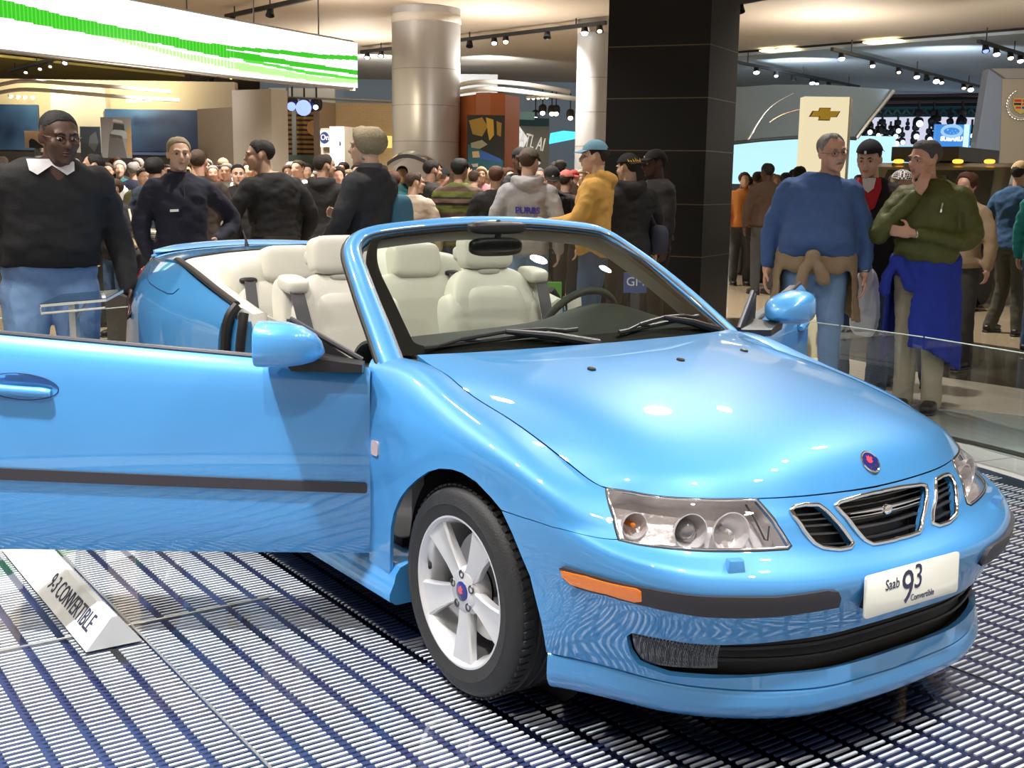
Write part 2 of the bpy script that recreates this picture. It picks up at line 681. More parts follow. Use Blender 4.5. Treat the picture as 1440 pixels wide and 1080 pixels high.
ARCH_MESH = []
for side in (0, 1):
    mm = (lambda L: W.mirror_u(L)) if side else (lambda L: list(L))
    fender = [HL[0]] + EDGE + [(um(13), 0.0), (ARCH[-1][0], 0.0)] + ARCH[::-1][:-4] + SHUT[1:] + [HL[16]]
    fo = patch('front_fender', W, mm(fender), [], .03, PAINT, car, flange=.012, gap=.0022)
    # black arch liner
    mb = MB()
    s = 1 if side else -1
    mb.lathe([(.385, .62 * s), (.385, .80 * s)], 40, Matrix.Translation((0, 0, .315)) @ Matrix.Rotation(PI / 2, 4, 'X') @ Matrix.Scale(-1, 4, (0, 0, 1)), a0=.12, a1=PI + .30)
    mb.lathe([(.02, .62 * s), (.385, .62 * s)], 40, Matrix.Translation((0, 0, .315)) @ Matrix.Rotation(PI / 2, 4, 'X') @ Matrix.Scale(-1, 4, (0, 0, 1)))
    mb.build('wheel_arch_liner', BLACK, car)

# ---------------------------------------------------------------- bumper with air intake
def both(half):
    """outline given for the car's right half, from the middle round to the middle"""
    return list(half) + [p for p in W.mirror_u(half)[::-1]]


# air intake opening (right half), from the top middle outwards and back along the bottom
intake_h = W.trace([(1119, 899), (1075, 904), (1017, 907), (973, 905), (930, 898), (889, 890), (881, 895), (886, 918), (897, 934), (940, 950), (1010, 954),
                    (1100, 948)], um(2), .16)
vt, vb = intake_h[0][1], intake_h[-1][1]
intake_half = [(UM, vt + .003), (UM - .15, vt + .002)] + intake_h + [(UM - .12, vb), (UM, vb + .002)]
INTAKE = both(intake_half)
G_half = W.trace([(1210, 697), (1180, 706), (1173, 711), (1182, 721), (1197, 739), (1215, 760), (1226, 766)], UM - .2, float(W.v[7]))
gt, gb = G_half[0][1], G_half[-1][1]
GRILLE = both([(UM, gt + .004), (UM - .04, gt + .003)] + G_half + [(UM - .05, gb), (UM, gb)])
SG = W.trace([(1111, 718), (1115, 713), (1130, 710), (1150, 710), (1161, 718), (1173, 731), (1188, 749), (1199, 764), (1195, 771), (1179, 774), (1156, 771),
              (1144, 764), (1129, 746), (1116, 727)], UM - .35, float(W.v[7]))
inner_edge = [HL[5], HL[6], HL[7], HL[8], HL[9], HL[10], HL[11], HL[12], HL[13], HL[14], HL[15]]
bump_half = [(UM, VT)] + [(um(k), VT) for k in range(1, 4)] + [(HL[5][0] + .012, VT)] + inner_edge + SHUT[::-1][1:] + ARCH[:4][::-1] + [(ARCH[0][0], 0.0)] + \
            [(um(k), 0.0) for k in range(7, 0, -1)] + [(UM, 0.0)]
bumper = patch('front_bumper', W, both(bump_half), [INTAKE, GRILLE, SG, W.mirror_u(SG)], .028, PAINT, car, flange=.02, gap=.001)

# rubbing strips and side markers
STRIP = W.trace([(790, 797), (796, 796), (842, 809), (903, 824), (959, 834), (1031, 838), (1090, 838), (1160, 829), (1175, 830), (1179, 838), (1176, 850), (1160, 853),
                 (1090, 863), (1031, 865), (988, 863), (915, 850), (856, 835), (813, 824), (796, 812)], um(8), float(W.v[4]))
MARK = W.trace([(793, 800), (828, 808), (897, 825), (904, 829), (905, 842), (895, 843), (857, 832), (808, 819), (796, 809)], um(8), float(W.v[4]))
for side in (0, 1):
    mm = (lambda L: W.mirror_u(L)) if side else (lambda L: list(L))
    st = patch('rubbing_strip', W, mm(STRIP), [], .02, RUBSTRIP, bumper, off=.012, flange=.02, label='dark grey rubbing strip')
    patch('side_marker', W, mm(MARK), [], .02, ORANGE, bumper, off=.0155, flange=.006, label='amber side marker lens')

# intake: black mesh panel, bars and fog lamps
air = patch('air_intake', W, inset(INTAKE, -.012), [], .03, BLACK, car, off=-.05, flange=-.05, label='black lower air intake')
mb = MB()
for f in (.36, .68):
    us = np.linspace(INTAKE[7][0] + .10, 2 * UM - INTAKE[7][0] - .10, 50)
    vs = vb + (vt - vb) * f + 0 * us
    p = W(us, vs) - .02 * W.normal(us, vs)
    mb.tube(p, .006, 8)
mb.build('intake_bar', BLACK, air)
FOG = W.trace([(886, 894), (930, 902), (973, 908), (1015, 911), (1010, 943), (960, 943), (920, 939), (901, 932), (891, 918)], um(5), .14)
for side in (0, 1):
    mm = (lambda L: W.mirror_u(L)) if side else (lambda L: list(L))
    fg = patch('fog_lamp', W, mm(FOG), [], .02, FOGGLASS, car, off=-.014, flange=.012, label='ribbed dark fog lamp')
    a = np.array(mm(FOG))
    mb = MB()
    u0, u1 = a[:, 0].min() + .012, a[:, 0].max() - .012
    for uu in np.linspace(u0, u1, 24):
        vs = np.linspace(a[:, 1].min(), a[:, 1].max(), 40)
        ins = inside(np.stack([uu + 0 * vs, vs], 1), inset(mm(FOG), .006))
        if ins.sum() > 3:
            vv = vs[ins]
            p = W(uu + 0 * vv, vv) - .013 * W.normal(uu + 0 * vv, vv)
            mb.tube([p[0], p[len(p) // 2], p[-1]], .0024, 6)
    mb.build('lens_rib', FOGGLASS, fg)

# ---------------------------------------------------------------- lower lip spoiler
def lip_row(d, z, R=R0):
    out = []
    n = len(R)
    for i, (x, y, zz) in enumerate(R[:9]):
        a, b = R[max(i - 1, 0)], R[min(i + 1, 8)]
        if i == 0:
            nx, ny = 1, 0
        else:
            tx, ty = b[0] - a[0], b[1] - a[1]
            l = math.hypot(tx, ty)
            nx, ny = ty / l, -tx / l
        k = 1.0 if i < 6 else 1.0 - .12 * (i - 5)
        out.append((x + nx * d * k, y + ny * d * k, z + (zz - .215) * (1.0 if z > .2 else .55)))
    return out


L = Surf([mirrored(r) for r in (lip_row(-.08, .118), lip_row(-.045, .122), lip_row(-.012, .138), lip_row(.008, .160), lip_row(.013, .182), lip_row(.009, .203), lip_row(.006, .213), lip_row(.0, .2165), lip_row(-.02, .2165))])
patch('front_spoiler', L, [(L.u[0], L.v[0]), (L.u[-1], L.v[0]), (L.u[-1], L.v[-1]), (L.u[0], L.v[-1])], [], .03, PAINT, car, flange=.01)

# ---------------------------------------------------------------- headlamps
for side in (0, 1):
    mm = (lambda q: W.mirror_u(q)) if side else (lambda q: list(q))
    hl = mm(HL)
    lamp = sub('headlamp', car, label='clear headlamp with silver reflectors')
    patch('lens', W, hl, [], .02, LENS, lamp, off=.001, flange=.004, gap=.003)
    patch('reflector', W, inset(hl, -.004), [], .02, SILVER, lamp, off=-.07, flange=-.066)
    edge_tube('chrome_edge', W, densify(inset(hl, .002), .02), .0032, CHROME, lamp, off=.001)
    edge_tube('black_seal', W, densify(inset(hl, -.003), .02), .004, BLACK, lamp, off=-.002)
    cent = W.trace([(880, 722), (965, 735), (1030, 736)], um(6), float(W.v[7]))
    for i, (c, r) in enumerate(zip(mm(cent), (.034, .046, .052))):
        p = W(c[0], c[1])[0]
        n = W.normal(c[0], c[1])[0]
        d = Vector((1.0, .25 * (1 if side else -1), .05)).normalized()
        Mx = Matrix.Translation(Vector(p) - Vector(n) * .058) @ d.to_track_quat('Z', 'Y').to_matrix().to_4x4()
        mb = MB()
        mb.lathe([(.004, -.02), (r * .4, -.014), (r * .7, .0), (r * .9, .018), (r, .034), (r * 1.06, .034)], 32, Mx)
        mb.build('reflector_bowl', SILVER, lamp, angle=60)
        mb = MB()
        if i == 1:
            mb.lathe([(.0, .028), (.012, .026), (.022, .018), (.027, .004), (.028, -.01)], 24, Mx)
            mb.build('projector_lens', mat('projector_glass', (.25, .24, .25), .03, .3, 1.0), lamp)
        else:
            mb.lathe([(.0, .03), (.006, .027), (.008, .012), (.008, -.015)], 16, Mx)
            mb.build('bulb', ORANGE if i == 0 else BULB, lamp)
    # inner fin of the lamp housing
    fin = W.trace([(1052, 706), (1066, 728), (1080, 757), (1084, 758), (1086, 738)], um(3), float(W.v[7]))
    f2 = mm(fin)
    p = W([q[0] for q in f2], [q[1] for q in f2]) - .018 * W.normal([q[0] for q in f2], [q[1] for q in f2])
    mb = MB()
    mb.tube(p, .0025, 6)
    mb.build('housing_fin', DARKMETAL, lamp)
    wn = W.trace([(1033, 797)], um(4), float(W.v[5]))
    c = mm(wn)[0]
    p, n = W(*c)[0], W.normal(*c)[0]
    mb = MB()
    Mw = frame_matrix(p, np.cross((0, 0, 1), n), (0, 0, 1))
    mb.prism([(-.026, -.018), (.026, -.018), (.019, .020), (-.019, .020)], Mw @ Matrix.Translation((0, 0, -.01)), .026, bevel=.006)
    mb.build('headlamp_washer', PAINT, car, angle=35)

# ---------------------------------------------------------------- grilles
def grille(outline, bars, nm, deep=.05, lab=None):
    g = patch(nm, W, inset(outline, -.006), [], .02, BLACK, car, off=-deep, flange=-deep, label=lab)
    edge_tube('chrome_surround', W, densify(inset(outline, .001), .012), .0065, CHROME, g, off=.003, n=10)
    a = np.array(outline)
    mb = MB()
    v0, v1 = a[:, 1].min(), a[:, 1].max()
    for f in bars:
        vv = v0 + (v1 - v0) * f
        us = np.linspace(a[:, 0].min(), a[:, 0].max(), 160)
        ins = inside(np.stack([us, vv + 0 * us], 1), inset(outline, .004))
        if ins.sum() < 3:
            continue
        uu = us[ins]
        uu = np.linspace(uu[0], uu[-1], 20)
        ctr = W(uu, vv + 0 * uu)
        n = W.normal(uu, vv + 0 * uu)
        fr, bk = ctr - .012 * n, ctr - .045 * n
        up = np.array([0, 0, .0022])
        rings = [[fr[i] + up, fr[i] - up, bk[i] - up * 3 + np.array([0, 0, .008]), bk[i] + up + np.array([0, 0, .008])] for i in range(len(uu))]
        mb.ring_loft(rings, True, True)
    mb.build('slat', mat('slat_grey', (.10, .105, .12), .3, .6), g)
    return g


g = grille(GRILLE, [.12, .28, .44, .60, .76, .90], 'grille', lab='chrome framed centre grille')
ga = np.array(GRILLE)
# wing bar with round badge
vm = ga[:, 1].min() + .52 * (ga[:, 1].max() - ga[:, 1].min())
mb = MB()
for s in (-1, 1):
    us = UM + s * np.linspace(.018, .148, 10)
    vv = vm + .002 * np.linspace(0, 1, 10)
    p = W(us, vv) - .004 * W.normal(us, vv)
    for dz, w in ((.005, .0045), (-.005, .0035)):
        mb.tube(p + np.array([0, 0, dz]), list(np.linspace(w, .0015, 10)), 8)
mb.build('wing_emblem', CHROME, g)
p, n = W(UM, vm)[0], W.normal(UM, vm)[0]
Mb = frame_matrix(p + n * .0, (0, 1, 0), (0, 0, 1))
mb = MB()
mb.lathe([(0, .006), (.012, .006), (.017, .004), (.019, -.004)], 24, Mb @ Matrix.Scale(.8, 4, (0, 1, 0)))
mb.build('badge', CHROME, g)
for side in (0, 1):
    grille(W.mirror_u(SG) if side else SG, [.14, .3, .46, .62, .78], 'side_grille', .035, 'small chrome framed side grille')

# ---------------------------------------------------------------- number plate with lettering
PC = Vector((.945, 0, .448))
tl = Vector((0, 1, 0))
Mp = frame_matrix((.938, 0.0, .447), (0, 1, 0), (-.10, 0, 1))
pc = [at(x, y, 'x', .952) for x, y in ((1218, 816), (1350, 771), (1350, 823), (1218, 877))]
pw = abs(pc[1][1] - pc[0][1])
ph = .5 * (pc[0][2] - pc[3][2] + pc[1][2] - pc[2][2])
py_, pz_ = .5 * (pc[0][1] + pc[1][1]), .25 * sum(q[2] for q in pc)
Mp = frame_matrix((.948, py_, pz_), (0, 1, 0), (-.03, 0, 1))
rr = .010
def round_rect(w, h, r, n=5):
    out = []
    for cx, cy, a in ((w / 2 - r, h / 2 - r, 0), (-w / 2 + r, h / 2 - r, 90), (-w / 2 + r, -h / 2 + r, 180), (w / 2 - r, -h / 2 + r, 270)):
        for i in range(n + 1):
            t = R_(a + 90 * i / n)
            out.append((cx + r * math.cos(t), cy + r * math.sin(t)))
    return out
mb = MB()
mb.prism(round_rect(pw, ph, rr), Mp, .006, bevel=.001)
plate = mb.build('display_plate', WHITEPLATE, car, label='white display plate with navy lettering')
mb = MB()
mb.prism(round_rect(pw - .04, ph - .03, rr), Mp @ Matrix.Translation((0, 0, -.04)), .04)
mb.build('plate_bracket', BLACK, plate)
k = pw / .30 * .74
Mt = Mp @ Matrix.Translation((-.012, .006, .0068))
put_text('lettering', 'Saab', .042 * k, Mt @ Matrix.Translation((-.080 * k, .012 * k, 0)), INK, plate, .0004, sx=.8)
put_text('lettering', '9', .135 * k, Mt @ Matrix.Translation((-.014 * k, -.012 * k, 0)), INK, plate, .0004, sx=.85)
put_text('lettering', '3', .098 * k, Mt @ Matrix.Translation((.031 * k, .012 * k, 0)), INK, plate, .0004, sx=.85)
put_text('lettering', 'Convertible', .027 * k, Mt @ Matrix.Translation((.052 * k, -.043 * k, 0)), INK, plate, .0004, sx=.8)

# ================================================================ hood
hfront = [R8[i] for i in range(8)]
hrear = [(-.34, 0, .957), (-.345, .13, .957), (-.355, .26, .956), (-.375, .385, .954), (-.405, .50, .951), (-.44, .60, .948), (-.47, .67, .946), (-.49, .712, .944)]
tz = [0, .1, .2, .3, .4, .5, .6, .7, .8, .9, .96, 1.0]
zc = [.957, .953, .948, .938, .926, .910, .890, .868, .842, .805, .764, .697]
ze = [.944, .921, .899, .880, .861, .841, .820, .796, .768, .738, .726, .718]
drop = [0, .02, .07, .17, .36, .60, .81, 1.0]
rows = []
for j, t in enumerate(tz):
    row = []
    for c in range(8):
        a, b = hrear[c], hfront[c]
        x = a[0] + (b[0] - a[0]) * t
        y = a[1] + (b[1] - a[1]) * t
        if c == 7 and 0 < t < 1:
            y = 0
        elif c > 3:
            y += (c - 3) / 4 * .012 * math.sin(PI * t)
        z = zc[j] + (ze[j] - zc[j]) * drop[c]
        if c == 7 and 0 < t < 1:
            us_ = np.linspace(um(13), um(7), 1600)
            e_ = W(us_, VT + 0 * us_)
            k_ = int(np.argmin(np.abs(e_[:, 0] - x)))
            y, z = -e_[k_, 1], e_[k_, 2]
        if t == 1.0:
            z = b[2]
        if t == 0:
            z = a[2]
        z += (.006 if c in (4, 5) else 0) * math.sin(PI * t)
        row.append((x, y, z))
    rows.append(mirrored(row))
HS = Surf(rows)
ridge_c = [.5 * (HS.u[7 - 4] + HS.u[7 - 5]) * 0 + HS.u[7 - 4]]
hood = patch('hood', HS, [(HS.u[0], HS.v[0]), (HS.u[-1], HS.v[0]), (HS.u[-1], HS.v[-1]), (HS.u[0], HS.v[-1])], [], .028, PAINT, car, flip=True, flange=.018, gap=.0025, off=.0005)
# washer nozzles
for q in ((832, 520), (957, 507), (1046, 494)):
    u, v = HS.find(lambda X: project(X) - np.array(q, float), float(HS.u[7]), float(HS.v[1]))
    p, n = HS(u, v)[0], -HS.normal(u, v)[0]
    n = n if n[2] > 0 else -n
    mb = MB()
    mb.rbox(p + n * .002, (.03, .022, .014), .7, rot=(0, .12, 0), nu=14, nv=8)
    mb.build('washer_nozzle', BLACK, hood)
# round badge on the nose
u, v = HS.find(lambda X: project(X) - np.array((1223, 650), float), float(HS.u[7]), float(HS.v[6]))
p, n = HS(float(HS.u[7]), v)[0], HS.normal(float(HS.u[7]), v)[0]
n = n if n[2] > 0 else -n
Mb = frame_matrix(p + n * .001, (0, 1, 0), np.cross(n, (0, 1, 0)))
mb = MB()
mb.lathe([(.031, -.004), (.034, .003), (.031, .0055), (.028, .004)], 32, Mb)
badge = mb.build('hood_badge', CHROME, hood)
mb = MB()
mb.lathe([(0, .0042), (.0285, .0036)], 32, Mb)
mb.build('badge_disc', BADGEBLUE, hood)
mb = MB()
# crowned griffin head in red, simplified silhouette
mb.prism([(-.012, -.006), (-.004, -.010), (.008, -.006), (.006, .001), (.012, .004), (.009, .010), (.002, .009), (.003, .015), (-.003, .012), (-.008, .015),
          (-.009, .008), (-.013, .004)], Mb @ Matrix.Translation((0, .004, .004)), .0012)
mb.build('badge_crest', BADGERED, hood)
put_text('badge_lettering', 'SAAB', .012, Mb @ Matrix.Translation((0, -.016, .0046)), CHROME, hood, .0005)

# unseen black box added under the hood to keep panel gaps dark
mb = MB()
mb.box((.12, 0, .50), (1.0, 1.0, .30))
mb.build('engine_bay_box', BLACK, car)

# ================================================================ windscreen frame
half = [(-.44, .757, .868), (-.545, .735, .938), (-.66, .712, 1.015), (-.78, .688, 1.090), (-.90, .660, 1.162), (-1.0, .634, 1.217), (-1.06, .612, 1.250), (-1.095, .583, 1.275),
        (-1.112, .54, 1.292), (-1.118, .48, 1.302), (-1.118, .32, 1.317), (-1.116, .16, 1.327)]
ipath = [(x, -y, z) for x, y, z in half] + [(-1.115, 0, 1.330)] + half[::-1]
IP = curve(ipath, 90)
mid_c = np.array([-.80, 0, 1.12])
rings = []
n_w = np.array([.56, 0, .83])
for i, p in enumerate(IP):
    t = IP[min(i + 1, 89)] - IP[max(i - 1, 0)]
    t /= np.linalg.norm(t)
    n = n_w + np.array([0, p[1] * .35, 0])
    n /= np.linalg.norm(n)
    o = np.cross(t, n)
    o /= np.linalg.norm(o)
    if o @ (p - mid_c) < 0:
        o = -o
    n = np.cross(o, t)
    if n[2] < 0:
        n = -n
    s = 1.0 + .55 * max(0.0, 1 - abs(p[2] - .95) / .35)
    wd = .062 * (1.0 if abs(p[1]) < .5 else .98) * s ** .6
    ring = [p, p + o * .010 + n * .010, p + o * wd * .4 + n * .017, p + o * wd * .75 + n * .012, p + o * wd - n * .002, p + o * wd * 1.02 - n * .02,
            p + o * wd * .85 - n * .045, p + o * .015 - n * .05, p - n * .02]
    rings.append(ring)
mb = MB()
mb.ring_loft(rings, True, True)
wframe = mb.build('windscreen_frame', PAINT, car, angle=50)
# rubber seal on the outer back edge
mb = MB()
mb.tube([r[5] - .0 * n_w for r in rings][2:-2], .011, 8)
mb.build('rubber_seal', BLACK, wframe)
mb = MB()
mb.tube([.5 * (r[0] + r[1]) for r in rings], .0055, 6)
mb.build('chrome_bead', DARKMETAL, wframe)
# cream trim on the inside of the frame
mb = MB()
mb.ring_loft([[r[8] - (r[4] - r[0]) * .10, r[7], r[6], r[6] + (r[6] - r[5]) * .9, r[7] + (r[8] - r[7]) * -1.6, r[8] - (r[4] - r[0]) * .25 + (r[7] - r[8]) * .6] for r in rings], True, True)
mb.build('inner_trim', LEATHER, wframe)

# glass: three lofted curves between the pillars
base = [(-.545, -.735, .938), (-.46, -.55, .944), (-.405, -.3, .948), (-.385, 0, .950), (-.405, .3, .948), (-.46, .55, .944), (-.545, .735, .938)]
bw = curve(base, 13)
top_i = [k for k in range(90) if abs(IP[k][1]) < .56 and IP[k][2] > 1.27]
tp = curve([IP[k] for k in top_i][::4] + [IP[top_i[-1]]], 13)
GP = []
for f in (0, .25, .5, .75, 1.0):
    row = bw * (1 - f) + tp * f
    bl = math.sin(PI * f) * .022
    side_l = np.array([np.interp(row[0][2], IP[:45, 2], IP[:45, a]) for a in range(3)])
    yl = abs(np.interp(row[0][2], IP[:45, 2], IP[:45, 1]))
    row = row.copy()
    row[:, 1] *= yl / abs(row[0, 1]) if f not in (0, 1.0) else 1
    c = 1 - (np.abs(row[:, 1]) / abs(row[0, 1])) ** 2
    row += np.outer(c * bl, n_w)
    GP.append(row)
GS = Surf(GP)
gu, gv = float(GS.u[-1]), float(GS.v[-1])
full = [(0, 0), (gu, 0), (gu, gv), (0, gv)]
glass = patch('windscreen', GS, full, [], .06, WINDGLASS, car, off=0.0, label='clear raked windscreen')
inn = []
fr = [(.055, .052), (gu - .055, .052)]
def rr_uv(x0, y0, x1, y1, r, n=6):
    return [((x0 + x1) / 2 + a, (y0 + y1) / 2 + b) for a, b in round_rect(x1 - x0, y1 - y0, r, n)]
hole = rr_uv(.05, .05, gu - .05, gv - .022, .035)
# the glass narrows upwards in space, the border is even
patch('black_border', GS, full, [hole], .03, BLACK, glass, off=-.003)
mb = MB()
mb.rbox((0, 0, 0), (.05, .24, .072), .55, .6)
mir = mb.build('rear_view_mirror', BLACK, car, loc=at(697, 347, 'x', -1.02), rot=(0, .1, .0))
mb = MB()
mb.tube([(0, 0, .02), (.02, 0, .07), (.0, 0, .10)], .012, 8)
mb.rbox((0.0, 0, .075), (.07, .26, .05), .6)
mb.build('mirror_stalk', BLACK, mir)

# cowl panel and wipers
mb = MB()
cr = [bw[i] for i in range(13)]
hr = HS(np.linspace(HS.u[0] + .01, HS.u[-1] - .01, 13), np.zeros(13))
mb.ring_loft([[hr[i] + np.array([.02, 0, -.02]), hr[i] + np.array([-.012, 0, -.022]), cr[i] + np.array([0.02, 0, -.012]), cr[i] + np.array([-.04, 0, -.02]), cr[i] + np.array([0, 0, -.06])] for i in range(13)], True, True)
mb.build('cowl_panel', BLACK, car)
def wiper(a, piv, b, lift):
    w = MB()
    e = .006
    A, B, Pv = Vector(a), Vector(b), Vector(piv)
    mids = [A.lerp(B, k / 10) + Vector((.2, 0, .45)) * .01 for k in range(11)]
    w.tube(mids, .008, 6)
    w.tube([A.lerp(B, .22) + Vector((.01, 0, .02)), A.lerp(B, .5) + Vector((.016, 0, .03)), A.lerp(B, .78) + Vector((.01, 0, .02))], .007, 6)
    w.tube([A.lerp(B, .08) + Vector((.006, 0, .006)), A.lerp(B, .22) + Vector((.01, 0, .02)), A.lerp(B, .36) + Vector((.006, 0, .006))], .0055, 6)
    w.tube([A.lerp(B, .64) + Vector((.006, 0, .006)), A.lerp(B, .78) + Vector((.01, 0, .02)), A.lerp(B, .92) + Vector((.006, 0, .006))], .0055, 6)
    o = w.build('wiper', BLACK, car)
    w = MB()
    w.tube([Pv, Pv.lerp(A.lerp(B, .5), .5) + Vector((.012, 0, .022)), A.lerp(B, .5) + Vector((.016, 0, .03))], [.018, .014, .009], 8)
    w.build('wiper_arm', BLACK, o)
G_ = lambda fu, fv, h=.012: tuple(GS(gu * fu, gv * fv)[0] + n_w * h)
wiper(G_(.045, .015), G_(.47, -.02), G_(.44, .075), 0)
wiper(G_(.55, .035), G_(.93, -.015), G_(.90, .105), 0)

# ================================================================ wheels
def wheel(x, y, s, turn=0):
    """s = -1 right side, +1 left side; built facing +z then turned outward"""
    o = sub('wheel', car, (x, y, .315))
    M = Matrix.Rotation(turn, 4, 'Z') @ (Matrix.Rotation(PI / 2, 4, 'X') if s < 0 else Matrix.Rotation(-PI / 2, 4, 'X'))
    mb = MB()
    prof = [(.212, -.10), (.226, -.108), (.255, -.112), (.285, -.106), (.303, -.094), (.311, -.08), (.316, -.05), (.3165, -.045), (.309, -.042), (.3165, -.039), (.317, -.012),
            (.309, -.009), (.309, -.004), (.317, 0), (.317, .028), (.309, .031), (.309, .036), (.316, .04), (.315, .06), (.311, .08), (.303, .094), (.288, .104), (.265, .108), (.262, .110), (.258, .108), (.235, .107), (.226, .103), (.221, .094)]
    mb.lathe(prof, 72, M)
    for i in range(72):
        a = 2 * PI * i / 72
        for s2, z0 in ((1, .066), (-1, -.066)):
            c = Vector((.3155 * math.cos(a), .3155 * math.sin(a), z0))
            mb.box(M @ c, (.006, .016, .034), (M.to_3x3() @ Matrix.Rotation(a, 3, 'Z') @ Matrix.Rotation(.25 * s2, 3, 'X')))
    mb.build('tyre', RUBBER, o, angle=30)
    mb = MB()
    mb.lathe([(.224, .094), (.228, .100), (.2265, .1035), (.221, .1035), (.216, .098), (.206, .084), (.200, .05), (.196, -.02), (.200, -.08), (.222, -.10)], 64, M)
    rim = mb.build('rim', ALLOY, o, angle=40)
    for k in range(5):
        mb = MB()
        a = R_(90 + 72 * k + 40)
        Rk = Matrix.Rotation(a, 4, 'Z')
        st = []
        for r, w, z, th in ((.028, .030, .080, .03), (.06, .0275, .083, .03), (.10, .031, .086, .028), (.15, .041, .091, .024), (.19, .052, .094, .02), (.213, .059, .096, .016)):
            st.append((r, w, z, th))
        rings = []
        for r, w, z, th in st:
            pts = [(r, -w, z - th), (r, -w * .99, z - .006), (r, -w * .86, z), (r, -w * .3, z - .0035), (r, w * .3, z - .0035), (r, w * .86, z), (r, w * .99, z - .006), (r, w, z - th)]
            rings.append([M @ Rk @ Vector(p) for p in pts])
        mb.ring_loft(rings, True, True)
        mb.build('spoke', ALLOY, o, angle=35)
    mb = MB()
    mb.lathe([(0, .086), (.05, .086), (.062, .082), (.072, .07), (.075, .03)], 40, M)
    mb.build('hub', ALLOY, o, angle=40)
    for k in range(5):
        a = R_(90 + 72 * k + 76)
        mb = MB()
        mb.lathe([(.0, .077), (.0085, .077), (.0085, .0875), (.0125, .0878), (.0135, .0862)], 14, M @ Matrix.Translation((.052 * math.cos(a), .052 * math.sin(a), 0)))
        mb.build('lug_recess', DARKMETAL, o)
    mb = MB()
    mb.lathe([(0, .0915), (.026, .0905), (.0295, .088), (.030, .082)], 32, M)
    mb.build('hub_cap', BADGEBLUE, o)
    mb = MB()
    mb.prism([(-.012, -.004), (-.002, -.008), (.010, -.004), (.007, .004), (.012, .009), (.004, .012), (.0, .018), (-.006, .014), (-.013, .008)], M @ Matrix.Rotation(0, 4, 'Z') @ Matrix.Translation((0, 0, .0905)), .0015)
    mb.build('cap_crest', BADGERED, o)
    mb = MB()
    mb.lathe([(.07, -.02), (.165, -.02), (.165, -.0), (.07, .0), (.07, .02)], 48, M)
    mb.build('brake_disc', mat('brushed_steel', (.45, .44, .43), .35, .9), o)
    mb = MB()
    for k in range(6):
        a = R_(-22 + 8 * k)
        mb.box(M @ Vector((.155 * math.cos(a), .155 * math.sin(a), .005)), (.06, .024, .075), M.to_3x3() @ Matrix.Rotation(a, 3, 'Z'))
    mb.build('brake_caliper', mat('caliper_grey', (.35, .34, .33), .4, .7), o)
    mb = MB()
    a = R_(172)
    mb.tube([M @ Vector((.20 * math.cos(a), .20 * math.sin(a), .078)), M @ Vector((.175 * math.cos(a), .175 * math.sin(a), .092))], .006, 8)
    mb.build('valve', BLACK, o)
    return o


wheel(0, -.755, -1)
wheel(0, .755, 1)
wheel(-2.675, -.745, -1)
wheel(-2.675, .745, 1)

# ================================================================ rear body
Q = [  # rows from bottom to top, from the middle of the tail round to the door opening
    [(-3.60, 0, .22), (-3.58, .3, .22), (-3.53, .5, .22), (-3.43, .64, .22), (-3.33, .74, .22), (-3.12, .81, .22), (-2.85, .845, .22), (-2.5, .86, .22), (-2.15, .86, .2), (-1.82, .858, .18)],
    [(-3.68, 0, .42), (-3.66, .3, .42), (-3.60, .52, .42), (-3.50, .68, .42), (-3.38, .775, .42), (-3.15, .84, .42), (-2.85, .868, .42), (-2.5, .874, .42), (-2.15, .872, .42), (-1.82, .868, .42)],
    [(-3.70, 0, .58), (-3.68, .3, .58), (-3.62, .53, .58), (-3.52, .69, .58), (-3.39, .785, .58), (-3.15, .845, .60), (-2.85, .874, .62), (-2.5, .880, .62), (-2.15, .878, .60), (-1.82, .872, .58)],
    [(-3.67, 0, .76), (-3.65, .3, .76), (-3.60, .52, .76), (-3.51, .675, .76), (-3.38, .772, .77), (-3.15, .838, .78), (-2.85, .870, .79), (-2.5, .878, .78), (-2.15, .876, .76), (-1.82, .870, .74)],
    [(-3.65, 0, .90), (-3.63, .3, .90), (-3.58, .50, .90), (-3.50, .645, .905), (-3.37, .740, .915), (-3.14, .815, .925), (-2.85, .850, .93), (-2.5, .862, .91), (-2.15, .863, .885), (-1.82, .862, .86)],
    [(-3.64, 0, 1.03), (-3.62, .3, 1.03), (-3.57, .48, 1.028), (-3.50, .605, 1.026), (-3.38, .690, 1.022), (-3.14, .758, 1.02), (-2.85, .790, 1.02), (-2.5, .812, .99), (-2.15, .832, .955), (-1.82, .842, .925)],
    [(-3.60, 0, 1.10), (-3.58, .3, 1.10), (-3.53, .46, 1.098), (-3.46, .575, 1.092), (-3.34, .645, 1.088), (-3.12, .690, 1.088), (-2.80, .715, 1.098), (-2.5, .748, 1.070), (-2.15, .780, 1.020), (-1.82, .805, .978)],
]
QS = Surf([[(x, -y, z) for x, y, z in r[1:]][::-1] + [(r[0][0], 0, r[0][2])] + r[1:] for r in Q])
qu = lambda k: float(QS.u[9 - k])
qm = float(QS.u[9])
qt = float(QS.v[-1])
